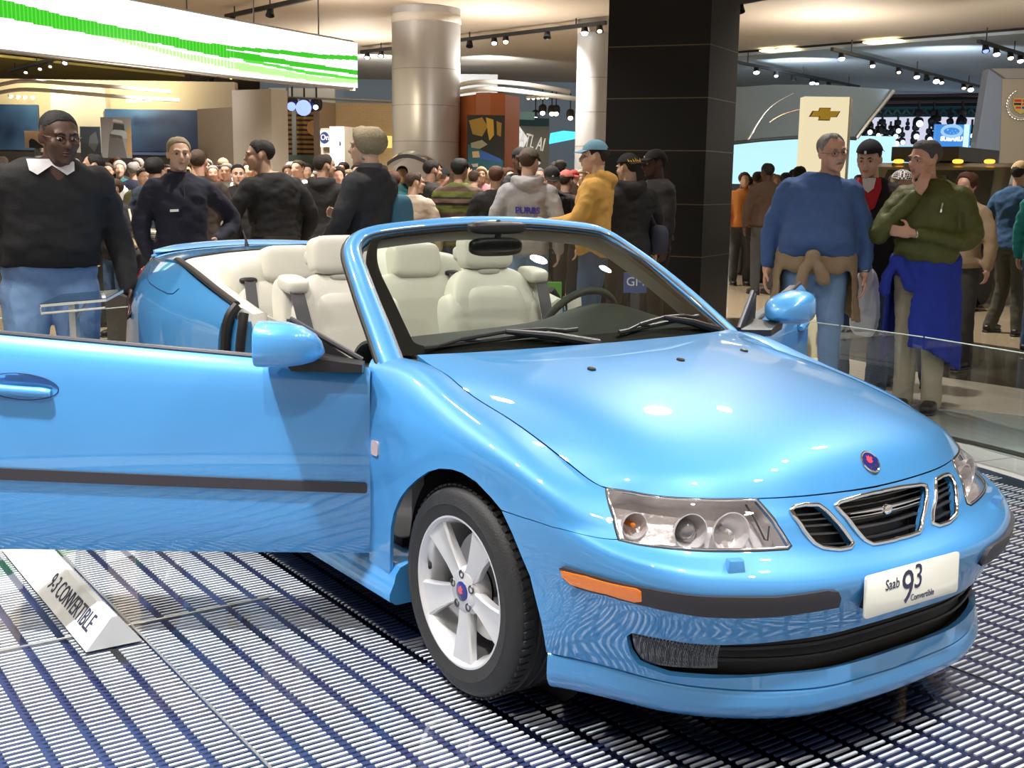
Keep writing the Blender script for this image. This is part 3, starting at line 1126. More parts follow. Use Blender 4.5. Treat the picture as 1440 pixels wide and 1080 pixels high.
for side in (0, 1):
    mm = (lambda q: QS.mirror_u(q)) if side else (lambda q: list(q))
    ang = [R_(-20 + 220 * i / 24) for i in range(25)]
    arch = []
    u, v = qu(6), float(QS.v[1])
    for a in ang:
        X = -2.675 + .37 * math.cos(a)
        Z = .315 + .37 * math.sin(a)
        u, v = QS.find(lambda T: np.array([T[0] - X, T[2] - Z]), u, v)
        arch.append((u, max(v, 0)))
    arch = [(a, max(b, .0)) for a, b in arch]
    out = [(qu(9), 0), (qu(9), qt)] + [(qu(k), qt) for k in range(8, 3, -1)] + [(qu(3), qt)] + [(qu(3) , float(QS.v[4])), (qu(3), 0.0), (qu(5), 0.0)]
    out += [(arch[-1][0], 0.0)] + arch[::-1] + [(arch[0][0], 0.0)]
    quarter = patch('rear_quarter', QS, mm(out), [], .045, PAINT, car, flange=.012, gap=.0015, flip=False)
    # fuel flap outline and tail lamp
    flap_px = [(207, 388), (213, 372), (222, 366), (247, 396), (262, 404), (245, 413), (228, 405), (215, 399)]
    if side == 0:
        tl_ = [(qu(4) - .04, float(QS.v[3]) + .02), (qu(4) - .09, float(QS.v[4])), (qu(4) - .06, float(QS.v[5])), (qu(4) + .04, float(QS.v[5]) + .01), (qu(3) + .05, float(QS.v[5])), (qu(3) + .05, float(QS.v[3]))]
        FL = QS.trace([(213, 374), (209, 383), (208, 392), (212, 399), (222, 406), (236, 413), (244, 413), (252, 406)], qu(6), float(QS.v[5]))
    if side == 0:
        edge_tube('fuel_flap', QS, densify(FL, .02, False), .0028, mat('shut_line', (.01, .05, .16), .6), quarter, closed=False, off=-.001)
    patch('tail_lamp', QS, mm(tl_), [], .03, REDLENS, quarter, off=.004, flange=.01)
# rear bumper and boot lid surfaces
patch('rear_bumper', QS, [(qu(3), 0), (qu(3), qt), (2 * qm - qu(3), qt), (2 * qm - qu(3), 0)], [], .05, PAINT, car, flange=.012)

# deck lid over the folded roof
def drow(xc, zc, pts):
    return [(x, -y, z) for x, y, z in pts][::-1] + [(xc, 0, zc)] + list(pts)
D = [drow(-3.60, 1.10, [(-3.58, .3, 1.10), (-3.53, .46, 1.098), (-3.46, .575, 1.092), (-3.40, .615, 1.09)]),
     drow(-3.45, 1.125, [(-3.44, .28, 1.122), (-3.40, .44, 1.116), (-3.33, .58, 1.104), (-3.25, .665, 1.09)]),
     drow(-3.10, 1.155, [(-3.09, .27, 1.15), (-3.06, .45, 1.14), (-3.02, .60, 1.122), (-2.98, .700, 1.096)]),
     drow(-2.80, 1.170, [(-2.81, .27, 1.163), (-2.82, .45, 1.150), (-2.83, .60, 1.128), (-2.84, .710, 1.100)]),
     drow(-2.62, 1.172, [(-2.64, .27, 1.166), (-2.68, .45, 1.154), (-2.73, .60, 1.134), (-2.78, .708, 1.104)])]
DS = Surf(D)
patch('deck_lid', DS, [(0, 0), (DS.u[-1], 0), (DS.u[-1], DS.v[-1]), (0, DS.v[-1])], [], .05, PAINT, car, flip=True, flange=.02, gap=.002)
# rear wing along the tail edge
mb = MB()
sp = curve([(-3.47, -.60, 1.112), (-3.535, -.48, 1.124), (-3.60, -.30, 1.135), (-3.635, 0, 1.143), (-3.60, .30, 1.135), (-3.535, .48, 1.124), (-3.47, .60, 1.112)], 40)
rings = []
for i, p in enumerate(sp):
    k = min(1.0, .25 + 4 * min(i, 39 - i) / 39)
    rings.append([p + np.array([.085 * k, 0, -.012]), p + np.array([.05 * k, 0, .002]), p + np.array([0, 0, .010 * k]), p + np.array([-.03 * k, 0, .010 * k]), p + np.array([-.035 * k, 0, 0]), p + np.array([-.02 * k, 0, -.014]), p + np.array([.05 * k, 0, -.022])])
mb.ring_loft(rings, True, True)
mb.build('rear_wing', PAINT, car, angle=60)
mb = MB()
a = at(347, 338, 'y', -.28)
mb.tube([(a[0], a[1], 1.155), (a[0] - .01, a[1], 1.185), (a[0] - .05, a[1], 1.235)], [.012, .006, .003], 8)
mb.build('aerial', BLACK, car)
mb = MB()
mb.rbox(at(240, 364, 'y', -.64), (.05, .03, .03), .6)
mb.build('lid_latch', DARKMETAL, car)

# black weather strips along the top of the quarters, chrome-lined; cream side trims inside
for s in (-1, 1):
    pth = curve([(-2.80, .700 * s, 1.108), (-2.5, .735 * s, 1.080), (-2.15, .766 * s, 1.030), (-1.84, .790 * s, .988)], 24)
    mb = MB()
    mb.tube(pth, .02, 8, flat=((0, 0, 1), .6))
    mb.build('weather_strip', BLACK, car)
    # rubber of the door opening (B-post)
    bp = curve([(-1.80, .80 * s, .985), (-1.80, .835 * s, .94), (-1.80, .852 * s, .86), (-1.80, .86 * s, .70), (-1.80, .86 * s, .50), (-1.80, .852 * s, .28)], 24)
    mb = MB()
    mb.tube(bp, .022, 8)
    mb.build('door_seal', BLACK, car)
    mb = MB()
    mb.ring_loft([[(-1.83, y * s, z), (-1.69, (y - .02) * s, z), (-1.69, (y - .10) * s, z), (-1.83, (y - .14) * s, z)] for y, z in ((.845, .26), (.852, .5), (.850, .70), (.84, .84), (.82, .93))], True, True)
    mb.build('door_post', PAINT, car, angle=30)
    mb = MB()
    mb.tube(curve([(-1.60, .79 * s, .97), (-1.585, .785 * s, .90), (-1.58, .78 * s, .80), (-1.58, .78 * s, .4)], 12), .034, 10)
    mb.build('post_trim', LEATHER, car)
    mb = MB()
    mb.tube(curve([(-1.69, .815 * s, .965), (-1.68, .83 * s, .90), (-1.68, .842 * s, .80), (-1.68, .842 * s, .3)], 12), .02, 10)
    mb.build('inner_seal', BLACK, car)
    # inner side trim beside the rear seats
    prof = [(-2.76, .695, 1.10), (-2.5, .725, 1.072), (-2.15, .756, 1.024), (-1.83, .78, .982), (-1.66, .77, .95)]
    rg = []
    for x, y, z in prof:
        rg.append([(x, y * s, z), (x, (y - .03) * s, z + .008), (x + .01, (y - .10) * s, z - .03), (x + .02, (y - .13) * s, z - .15), (x + .02, (y - .13) * s, .45), (x, y * s, .45)])
    mb = MB()
    mb.ring_loft(rg, True, True)
    mb.build('side_trim', LEATHER, car, angle=60)
    # rocker sill
    mb = MB()
    rg = []
    for x in np.linspace(-.36, -2.34, 12):
        rg.append([(x, y * s, z) for y, z in ((.70, .30), (.80, .30), (.845, .285), (.862, .262), (.868, .235), (.872, .228), (.885, .200), (.885, .178), (.86, .162), (.70, .165))])
    mb.ring_loft(rg, True, True)
    mb.build('sill', PAINT, car, angle=30)
mb = MB()
mb.tube(curve([(-2.78, -.69, 1.104), (-2.73, -.60, 1.130), (-2.68, -.45, 1.150), (-2.64, -.27, 1.162), (-2.62, 0, 1.168), (-2.64, .27, 1.162), (-2.68, .45, 1.150), (-2.73, .60, 1.13), (-2.78, .69, 1.104)], 40), .006, 8)
mb.build('deck_seal', BLACK, car)

# ================================================================ cabin
mb = MB()
mb.box((-1.6, 0, .30), (2.2, 1.52, .06))
mb.box((-2.75, 0, .58), (.06, 1.4, .6))
mb.box((-.50, 0, .55), (.08, 1.4, .55))
mb.build('cabin_floor', CHARCOAL, car)
# cream cover that rings the cabin: from the belt line and the deck edge down to the seats
rim_o = [(-1.80, -.785, .975), (-2.15, -.758, 1.026), (-2.5, -.727, 1.074), (-2.74, -.672, 1.112), (-2.72, -.58, 1.130), (-2.67, -.44, 1.148), (-2.635, -.26, 1.160), (-2.615, 0, 1.166)]
rim_i = [(-1.80, -.70, .93), (-2.10, -.66, .98), (-2.33, -.62, 1.01), (-2.40, -.52, 1.02), (-2.42, -.46, 1.03), (-2.42, -.34, 1.03), (-2.42, -.2, 1.03), (-2.42, 0, 1.03)]
def full_ring(r):
    return r + [(x, -y, z) for x, y, z in r[:-1][::-1]]
ro, ri = np.array(full_ring(rim_o)), np.array(full_ring(rim_i))
mid_r = ro * .45 + ri * .55 + np.array([0, 0, .018])
RS = Surf([ro, mid_r, ri, ri + np.array([.02, 0, -.35])])
patch('rear_cabin_trim', RS, [(0, 0), (RS.u[-1], 0), (RS.u[-1], RS.v[-1]), (0, RS.v[-1])], [], .05, LEATHER, car, flip=RS.normal(RS.u[-1] / 2, .05)[0][2] < 0)


def seat_front(s):
    y0 = .37 * s
    o = sub('front_seat', car, (-1.38, y0, .33))
    rot = (0, R_(-17), 0)
    mb = MB()
    mb.rbox((-.02, 0, .13), (.56, .50, .20), .5, .55)
    mb.rbox((.02, -.215, .17), (.50, .10, .20), .6)
    mb.rbox((.02, .215, .17), (.50, .10, .20), .6)
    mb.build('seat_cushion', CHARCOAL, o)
    def shp(p):
        k = (p.z + .31) / .62
        w = 1.0 - .30 * max(0, k - .45) ** 1.3
        return (p.x - .03 * (abs(p.y) / .25) ** 2 * -1.0, p.y * w, p.z)
    mb = MB()
    mb.rbox((-.285, 0, .46), (.15, .50, .66), .42, .5, rot, 32, 24, warp=shp)
    mb.rbox((-.25, -.20, .42), (.15, .11, .52), .7, .6, (0, R_(-17), R_(12)))
    mb.rbox((-.25, .20, .42), (.15, .11, .52), .7, .6, (0, R_(-17), R_(-12)))
    b = mb.build('backrest', LEATHER, o)
    mb = MB()
    mb.rbox((-.225, 0, .48), (.06, .33, .46), .4, .4, rot)
    mb.build('back_panel', LEATHER, o)
    mb = MB()
    mb.rbox((-.20, 0, .22), (.10, .40, .12), .45, .5, rot)
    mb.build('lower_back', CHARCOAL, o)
    mb = MB()
    mb.rbox((-.355, 0, .855), (.10, .27, .165), .38, .45, (0, R_(-10), 0), 32, 20)
    mb.rbox((-.41, 0, .845), (.09, .25, .08), .5, .5, (0, R_(-10), 0))
    h = mb.build('headrest', LEATHER, o)
    mb = MB()
    for d in (-.06, .06):
        mb.tube([(-.34, d, .74), (-.35, d, .80)], .012, 8)
    mb.rbox((-.335, 0, .765), (.06, .13, .03), .6)
    mb.build('headrest_post', mat('post_grey', (.45, .45, .42), .5), o)
    # belt tower on the outer shoulder
    mb = MB()
    ty = .245 * s
    mb.rbox((-.34, ty, .56), (.13, .085, .42), .5, .5, (0, R_(-10), 0))
    mb.rbox((-.30, ty - .01 * s, .745), (.16, .10, .07), .55, .6, (0, R_(6), 0))
    tw = mb.build('belt_tower', LEATHER, o)
    mb = MB()
    mb.ring_loft([[(-.245, ty - .03, .72), (-.245, ty + .03, .72), (-.238, ty + .03, .72), (-.238, ty - .03, .72)],
                  [(-.19, ty - .02 - .01 * s, .55), (-.19, ty + .04 - .01 * s, .55), (-.183, ty + .04 - .01 * s, .55), (-.183, ty - .02 - .01 * s, .55)],
                  [(-.10, ty - .01, .22), (-.10, ty + .04, .22), (-.093, ty + .04, .22), (-.093, ty - .01, .22)]], True, True)
    mb.build('seat_belt', BELT, o, angle=20)
    return o


seat_front(-1)
seat_front(1)


def seat_rear(s):
    y0 = .34 * s
    o = sub('rear_seat', car, (-2.2, y0, .33))
    rot = (0, R_(-14), 0)
    mb = MB()
    mb.rbox((.16, 0, .18), (.50, .50, .22), .5, .55)
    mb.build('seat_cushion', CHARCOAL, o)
    mb = MB()
    mb.rbox((-.10, 0, .44), (.17, .54, .56), .4, .45, rot, 32, 24)
    b = mb.build('backrest', LEATHER, o)
    mb = MB()
    mb.rbox((.02, 0, .27), (.10, .44, .16), .4, .45, rot)
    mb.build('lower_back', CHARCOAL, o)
    mb = MB()
    mb.rbox((-.135, 0, .775), (.12, .27, .175), .36, .45, (0, R_(-12), 0), 32, 20)
    mb.build('headrest', LEATHER, o)
    mb = MB()
    mb.rbox((-.20, .17 * s, .70), (.20, .24, .22), .55, .6, (R_(-10 * s), R_(-10), 0))
    mb.build('shoulder_trim', LEATHER, o)
    by = .205 * s
    mb = MB()
    mb.rbox((-.11, by, .71), (.06, .085, .03), .7)
    mb.build('belt_guide', BLACK, o)
    mb = MB()
    mb.ring_loft([[(-.09 + q, by - .026 - k * s, z), (-.09 + q, by + .026 - k * s, z), (-.082 + q, by + .026 - k * s, z), (-.082 + q, by - .026 - k * s, z)] for q, k, z in ((0, 0, .71), (.03, 0, .60), (.07, .0, .45), (.12, .01, .30))], True, True)
    mb.build('seat_belt', BELT, o, angle=20)
    return o


seat_rear(-1)
seat_rear(1)

# dashboard with instrument hood, console
DP = []
for x, zb in ((-.42, .918), (-.52, .938), (-.66, .952), (-.80, .958), (-.90, .945), (-.965, .90), (-.98, .82)):
    row = []
    for y in np.linspace(-.69, .69, 15):
        hump = .075 * math.exp(-((y - .34) / .24) ** 2) * math.exp(-((x + .82) / .15) ** 2)
        mid = .016 * math.exp(-((y + .05) / .25) ** 2) * math.exp(-((x + .70) / .16) ** 2)
        row.append((x - (.05 * math.exp(-((y - .36) / .2) ** 2) if x < -.85 else 0), y, zb + hump + mid - .018 * (abs(y) / .69) ** 4))
    DP.append(row)
DSH = Surf(DP)
dash = patch('dashboard', DSH, [(0, 0), (DSH.u[-1], 0), (DSH.u[-1], DSH.v[-1]), (0, DSH.v[-1])], [], .04, DASH, car, flip=True, flange=.01)
mb = MB()
mb.box((-.86, 0, .72), (.20, 1.36, .26))
mb.rbox((-1.2, 0, .50), (.9, .24, .3), .4)
mb.build('console', CHARCOAL, car)
sw = sub('steering_wheel', car, (-1.03, .37, .905), (0, R_(-62), 0))
mb = MB()
mb.tube([(.188 * math.cos(a), .188 * math.sin(a), 0) for a in np.linspace(0, 2 * PI, 48, endpoint=False)], .0155, 12, closed=True)
mb.build('rim', DASH, sw)
mb = MB()
mb.rbox((0, 0, -.01), (.12, .16, .06), .6)
for a in (R_(95), R_(-95), R_(200), R_(160)):
    mb.tube([(.05 * math.cos(a), .05 * math.sin(a), -.015), (.18 * math.cos(a), .18 * math.sin(a), 0)], [.02, .012], 8)
mb.build('spoke', DASH, sw)
mb = MB()
mb.tube([(0, 0, -.03), (0, 0, -.2)], .035, 10)
mb.build('column', BLACK, sw)

# ================================================================ doors
def door(s):
    """s=-1 right door, +1 left door; built closed with the hinge at the origin, s_ runs rearwards (-x)"""
    hinge = (-.525, .862 * s, 0)
    o = sub('door', car, hinge, (0, 0, R_(-58.5) * s))
    LEN = 1.30
    def P(sx, y, z):
        return (-sx, (y - .862) * s, z)
    rows = []
    zb = [(.845, .285), (.858, .34), (.868, .44), (.873, .55), (.873, .68), (.870, .78), (.863, .845), (.845, .885), (.822, .903)]
    for j, (y, z) in enumerate(zb):
        row = []
        for sx in np.linspace(0, LEN, 9):
            k = sx / LEN
            lift = (z - .285) / (.903 - .285)
            zz = z + lift * .112 * k + (1 - lift) * .02 * k
            yy = y + .006 * math.sin(PI * k)
            row.append(P(sx, yy, zz))
        rows.append(row)
    S = Surf(rows)
    fl = (s < 0)
    flip = s > 0
    w, h = float(S.u[-1]), float(S.v[-1])
    # orientation: outward normal is +y*s
    nrm = S.normal(w / 2, h / 2)[0]
    flip = nrm[1] * s < 0
    hz = h - .160
    hp = [(1.095 + .115 * math.cos(a), hz + .040 * math.sin(a)) for a in np.linspace(0, 2 * PI, 40, endpoint=False)]
    if s > 0:
        hp = [(1.095 + .115 * math.cos(a), hz + .040 * math.sin(a)) for a in np.linspace(0, 2 * PI, 40, endpoint=False)]
    skin = patch('outer_panel', S, [(0, 0), (w, 0), (w, h), (0, h)], [hp], .04, PAINT, o, flip=flip, flange=.018, gap=.001)
    # scooped recess and bar of the handle
    bowl = patch('handle_recess', S, inset(hp, -.001), [], .012, PAINT, o, flip=flip,
                 bulge=lambda a, b: -.034 * max(0.0, 1 - ((a - 1.08) / .1) ** 2 - ((b - hz - .012) / .030) ** 2) ** .5 + .0015)
    edge_tube('recess_line', S, hp, .0018, mat('shut_line', (.01, .05, .16), .6), o, off=.0005, flip=flip)
    mb = MB()
    us = np.linspace(1.0, 1.185, 14)
    p = S(us, hz - .012 + 0 * us) + S.normal(us, hz + 0 * us, flip) * .012
    mb.tube(p, [.011, .015, .0165, .0165, .016, .016, .016, .016, .016, .016, .0165, .0165, .015, .010], 12)
    mb.build('handle', PAINT, o)
    # rubbing strip
    vs = float(np.interp(.515, [r[1] for r in zb], S.v))
    sp = [(.012, vs - .018), (w - .01, vs - .018), (w - .01, vs + .018), (.012, vs + .018)]
    sp = rr_uv(.012, vs - .018, w - .01, vs + .018, .008)
    patch('rubbing_strip', S, sp, [], .03, RUBSTRIP, o, off=.010, flange=.012, flip=flip, label='dark grey rubbing strip')
    # inner shell and trim
    mb = MB()
    rg = []
    for k in np.linspace(0.005, .995, 8):
        sx = LEN * k
        rg.append([P(sx, y, z + (.112 * k * (z - .285) / .618)) for y, z in ((.825, .295), (.82, .44), (.822, .68), (.815, .85), (.805, .898), (.77, .898), (.745, .86), (.735, .6), (.735, .40), (.76, .30))])
    mb.ring_loft(rg, True, True)
    mb.build('inner_panel', LEATHER if False else CHARCOAL, o, angle=35)
    mb = MB()
    mb.rbox(P(.62, .735, .68), (.8, .05, .22), .4)
    mb.build('arm_rest', LEATHER, o)
    # waist seal
    mb = MB()
    p = S(np.linspace(.10, w, 20), h + 0 * np.linspace(.1, w, 20))
    mb.tube(p + np.array([0, -.004 * s, .004]), .0085, 8)
    mb.build('waist_seal', DARKMETAL, o)
    # corner piece at the mirror and mirror itself
    mb = MB()
    tri = [(.005, .895), (.06, .925), (.255, 1.055), (.262, 1.05), (.262, .912), (.12, .898)]
    rg = [[P(a, .822, b) for a, b in tri], [P(a, .800, b) for a, b in tri]]
    mb.ring_loft(rg, True, True)
    mb.build('corner_piece', BLACK, o, smooth=False)
    mb = MB()
    mb.tube([P(.03, .805, .925), P(.26, .805, 1.058)], .010, 8)
    mb.tube([P(.262, .81, 1.058), P(.262, .815, .92)], .008, 8)
    mb.build('corner_seal', DARKMETAL, o)
    # foot
    mb = MB()
    mb.ring_loft([[P(a, y, z) for a, z in ((.02, zl), (.24, zl + .004), (.26, zl + th * .6), (.18, zl + th), (.02, zl + th * .55))] for y, zl, th in ((.815, .885, .07), (.85, .892, .06), (.90, .900, .05), (.94, .905, .045))], True, True)
    mb.build('mirror_foot', BLACK, o, angle=35)
    return o, mb, P


def mirror_housing(o, P, s):
    """rounded shell, deep to the front, flat glass to the rear"""
    mb = MB()
    rings = []
    sg = lambda w_, e: math.copysign(abs(w_) ** e, w_)
    # rings along x (front to rear in the closed door's frame)
    for sx, f in ((.135, .05), (.145, .36), (.165, .62), (.20, .84), (.245, .97), (.30, 1.0), (.335, .985), (.342, .93)):
        ring = []
        for j in range(32):
            a = 2 * PI * j / 32
            cy, cz = .962 - .02 * (1 - f), 1.0 - .03 * (1 - f)
            ry, rz = .102 * f, .070 * f
            yy = cy + ry * sg(math.cos(a), .6)
            zz = cz + rz * sg(math.sin(a), .62)
            if yy < cy:
                zz = cz + (zz - cz) * (1 - .38 * ((cy - yy) / .118) ** 1.5) - .012 * ((cy - yy) / .118)
            ring.append(P(sx, yy, zz))
        rings.append(ring)
    mb.ring_loft(rings, True, True)
    h = mb.build('mirror_housing', PAINT, o, angle=60)
    mb = MB()
    mb.rbox(P(.3425, .962, 1.0), (.004, .17, .108), .5)
    mb.build('mirror_glass', CHROME, o)


for s in (-1, 1):
    o, _, P = door(s)
    mirror_housing(o, P, s)
# little repeater lamp on each front fender
for side in (0, 1):
    c = W.trace([(528, 630)], um(13) + .03, .45)[0]
    c = W.mirror_u([c])[0] if side else c
    q = rr_uv(c[0] - .026, c[1] - .021, c[0] + .026, c[1] + .021, .011)
    patch('side_repeater', W, q, [], .01, mat('repeater_lens', (.75, .55, .5), .1, .3, 1.0), car, off=.005, flange=.006, label='small clear side repeater')
# ================================================================ people
from mathutils import noise as mnoise

SKIN = {'fair': (.62, .40, .30), 'ruddy': (.60, .34, .25), 'tan': (.50, .31, .22), 'dark': (.075, .036, .024), 'brown': (.16, .085, .055)}
HAIRC = {'black': (.008, .007, .008), 'dark brown': (.022, .014, .010), 'brown': (.06, .033, .018), 'auburn': (.10, .035, .018), 'blond': (.42, .33, .20),
         'ash blond': (.36, .30, .19), 'grey': (.30, .29, .28), 'white': (.55, .54, .52), 'dark grey': (.10, .10, .10)}
SKM = {k: noisy('skin', v, tuple(c * .86 for c in v), 25, .5, .08, bscale=300) for k, v in SKIN.items()}
HRM = {k: noisy('hair', v, tuple(c * .5 for c in v), 60, .75, .6, bscale=120) for k, v in HAIRC.items()}
DENIM_L = noisy('light_denim', srgb(125, 158, 200), srgb(105, 138, 182), 18, .85, .3, bscale=250)
DENIM_M = noisy('mid_denim', srgb(66, 92, 128), srgb(50, 74, 108), 18, .85, .3, bscale=250)
EYEW = mat('eye_white', (.45, .42, .40), .25)
EYED = mat('eye_dark', (.02, .015, .012), .15)
LIPS = {'fair': mat('lips', (.45, .20, .17), .45), 'dark': mat('lips_dark', (.10, .04, .035), .45)}
LIPS['ruddy'] = LIPS['tan'] = LIPS['fair']
LIPS['brown'] = LIPS['dark']
SHOE = mat('dark_shoe', (.015, .013, .012), .45)


def remesh(me, voxel, smooth=2):
    ob = bpy.data.objects.new('tmp', me)
    COL.objects.link(ob)
    m = ob.modifiers.new('r', 'REMESH')
    m.mode = 'VOXEL'
    m.voxel_size = voxel
    m.use_smooth_shade = True
    if smooth:
        s = ob.modifiers.new('s', 'SMOOTH')
        s.iterations = smooth
        s.factor = .5
    dg = bpy.context.evaluated_depsgraph_get()
    out = bpy.data.meshes.new_from_object(ob.evaluated_get(dg))
    bpy.data.objects.remove(ob)
    bpy.data.meshes.remove(me)
    out.materials.clear()
    return out


def coords(me):
    a = np.empty(len(me.vertices) * 3)
    me.vertices.foreach_get('co', a)
    return a.reshape(-1, 3)


def normals(me):
    a = np.empty(len(me.vertices) * 3)
    me.vertices.foreach_get('normal', a)
    return a.reshape(-1, 3)


def set_coords(me, a):
    me.vertices.foreach_set('co', a.ravel())
    me.update()


def wrinkle(me, amp, f=(9, 9, 16), seed=0):
    """cloth folds"""
    c, n = coords(me), normals(me)
    d = np.array([mnoise.noise(Vector((p[0] * f[0] + seed, p[1] * f[1], p[2] * f[2] + 3 * p[1]))) + .5 * mnoise.noise(Vector((p[0] * 22, p[1] * 22 + seed, p[2] * 30))) for p in c])
    set_coords(me, c + n * (d * amp)[:, None])
    return me


def ell(mb, c, s, e=1.0, rot=None, M=None, nu=18, nv=12):
    k = len(mb.v)
    mb.rbox(c, s, e, e, rot, nu, nv)
    if M is not None:
        for i in range(k, len(mb.v)):
            mb.v[i] = tuple(M @ Vector(mb.v[i]))
    return mb


def limb(mb, pts, rs, n=12, sub_=5):
    """smooth tapering limb with round ends"""
    P = curve(pts, sub_ * (len(pts) - 1) + 1) if len(pts) > 2 else np.linspace(pts[0], pts[1], sub_ + 1)
    t = np.linspace(0, 1, len(P))
    d = np.concatenate([[0], np.cumsum(np.linalg.norm(np.diff(np.array(pts, float), axis=0), axis=1))])
    r = np.interp(t, d / d[-1], rs)
    mb.tube(P, list(r), n)
    for p, q in ((P[0], r[0]), (P[-1], r[-1])):
        mb.rbox(p, (2 * q, 2 * q, 2 * q), 1, 1, None, 12, 8)


def hand(mb, wrist, direc, palm, curl=.5, side=1, k=1.0):
    """palm with four bent fingers and a thumb; direc = pointing direction, palm = palm normal"""
    d = Vector(direc).normalized()
    pn = Vector(palm)
    pn = (pn - d * pn.dot(d)).normalized()
    sd = d.cross(pn) * side        # towards the thumb
    w = Vector(wrist)
    R = Matrix((d, sd, pn)).transposed()
    mb.rbox(w + d * .045 * k, (.095 * k, .078 * k, .030 * k), .6, .7, R, 16, 10)
    for i, (o, l) in enumerate(((.028, .070), (.009, .078), (-.010, .073), (-.028, .058))):
        b = w + d * .088 * k + sd * o * k
        a1, a2 = curl * .9, curl * 2.0
        p1 = b + (d * math.cos(a1) + pn * math.sin(a1)) * l * .5 * k
        p2 = p1 + (d * math.cos(a2) + pn * math.sin(a2)) * l * .5 * k
        limb(mb, [b - d * .012 * k, p1, p2], [.0098 * k, .009 * k, .0078 * k], 8, 3)
    b = w + d * .028 * k + sd * .036 * k
    p1 = b + (d * .6 + sd * .75 + pn * .3).normalized() * .036 * k
    p2 = p1 + (d * .9 + sd * .25 + pn * .35).normalized() * .030 * k
    limb(mb, [b - sd * .01 * k, p1, p2], [.0125 * k, .011 * k, .009 * k], 8, 3)


def head_matrix(yaw=0, pitch=0, roll=0, lean=(0, 0, 0)):
    piv = Vector((-.01, 0, 1.525))
    R = (Matrix.Rotation(R_(yaw), 4, 'Z') @ Matrix.Rotation(R_(pitch), 4, 'Y') @ Matrix.Rotation(R_(roll), 4, 'X'))
    return Matrix.Translation(piv + Vector(lean)) @ R @ Matrix.Translation(-piv) @ Matrix.Translation((.012, 0, 1.632))


def head_shapes(mb, M, fat=1.0):
    def E(c, s, **k):
        ell(mb, c, (s[0], s[1] * fat, s[2]), M=M, **k)
    E((-.012, 0, .028), (.192, .152, .168))
    E((.028, 0, -.028), (.130, .128, .178))
    E((.034, 0, -.078), (.104, .100, .072))
    E((.074, 0, -.098), (.036, .046, .032))
    k = len(mb.v)
    limb(mb, [(.086, 0, .020), (.098, 0, .000), (.110, 0, -.022)], [.009, .010, .013], 10, 3)
    for i in range(k, len(mb.v)):
        mb.v[i] = tuple(M @ Vector(mb.v[i]))
    E((.104, 0, -.027), (.032, .037, .024))
    for s in (-1, 1):
        E((.079, .029 * s, .027), (.032, .056, .018))
        E((.056, .043 * s, -.022), (.054, .046, .052))
        E((-.006, .077 * s * fat, -.006), (.036, .018, .062), rot=(0, 0, R_(-18 * s)))
    E((.086, 0, -.052), (.026, .052, .014))
    E((.084, 0, -.064), (.026, .044, .014))
    k = len(mb.v)
    limb(mb, [(-.022, 0, -.04), (-.03, 0, -.12), (-.035, 0, -.19)], [.056 * fat, .057 * fat, .066 * fat], 14, 4)
    for i in range(k, len(mb.v)):
        mb.v[i] = tuple(M @ Vector(mb.v[i]))


def sockets(me, M):
    c = coords(me)
    Mi = np.array(M.inverted())
    h = c @ Mi[:3, :3].T + Mi[:3, 3]
    dx = np.zeros(len(c))
    for s in (-1, 1):
        d2 = ((h[:, 1] - .031 * s) / .021) ** 2 + ((h[:, 2] - .006) / .013) ** 2
        dx -= np.where(h[:, 0] > .03, .011 * np.exp(-d2), 0)
    d2 = (h[:, 1] / .03) ** 2 + ((h[:, 2] + .058) / .0035) ** 2
    dx -= np.where(h[:, 0] > .05, .004 * np.exp(-d2), 0)
    A = np.array(M)[:3, 0]
    set_coords(me, c + dx[:, None] * A[None])


def hair_mesh(M, style):
    """style: dict(front, side, back = hairline elevation in degrees, vol, drop = hanging length, seed)"""
    mb = MB()
    n, m = 44, 12
    vol, drop = style.get('vol', .009), style.get('drop', 0)
    outer, inner = [], []
    fr, sd, bk = style.get('front', 34), style.get('side', -2), style.get('back', -38)
    rec = style.get('recede', 0)
    for i in range(m + 1 + (5 if drop else 0)):
        ro, ri = [], []
        for j in range(n):
            az = 2 * PI * j / n
            ca = math.cos(az)
            deg = abs(math.degrees(math.atan2(math.sin(az), ca)))
            if style.get('long'):
                lo = float(np.interp(deg, [0, 30, 48, 62, 75, 180], [fr, fr - 4, 12, -30, -52, -62]))
            else:
                lo = float(np.interp(deg, [0, 30, 55, 68, 76, 84, 92, 110, 122, 140, 180], [fr, fr - 1, 22, 8, -16, -12, 8, 6, -26, bk - 14, bk - 22]))
            lo += rec * math.exp(-((deg - 36) / 16) ** 2)
            t = min(i, m) / m
            el = R_(90 - (90 - lo) * t)
            x, y, z = math.cos(el) * math.cos(az), math.cos(el) * math.sin(az), math.sin(el)
            nz = mnoise.noise(Vector((x * 5 + style.get('seed', 0), y * 5, z * 5))) * style.get('rough', .004)
            v2 = vol * (.20 + .80 * math.sin(PI * min(1, t * .9 + .05))) + nz * (1.2 - t)
            v2 += .012 * max(0, -math.cos(az)) * math.sin(PI * t) + .004 * max(0, math.cos(az)) * math.sin(PI * t)
            sx, sy, sz = .096 + v2, .0765 + v2, .0845 + v2
            p = Vector((-.012 + x * sx, y * sy, .028 + z * sz))
            q = Vector((-.012 + x * .09, y * .07, .028 + z * .078))
            if i > m:
                g = (i - m) / 5 * drop * (1.0 if ca < .35 else 0.0)
                p.z -= g
                q.z -= g
                p.x += .01 * g / .1 * (1 if ca > -.2 else 0)
                p.y *= 1 + .15 * g
            ro.append(M @ p)
            ri.append(M @ q)
        outer.append(ro)
        inner.append(ri)
    mb.ring_loft(outer + inner[::-1], False, True)
    return mb.mesh('hair', True, 180)


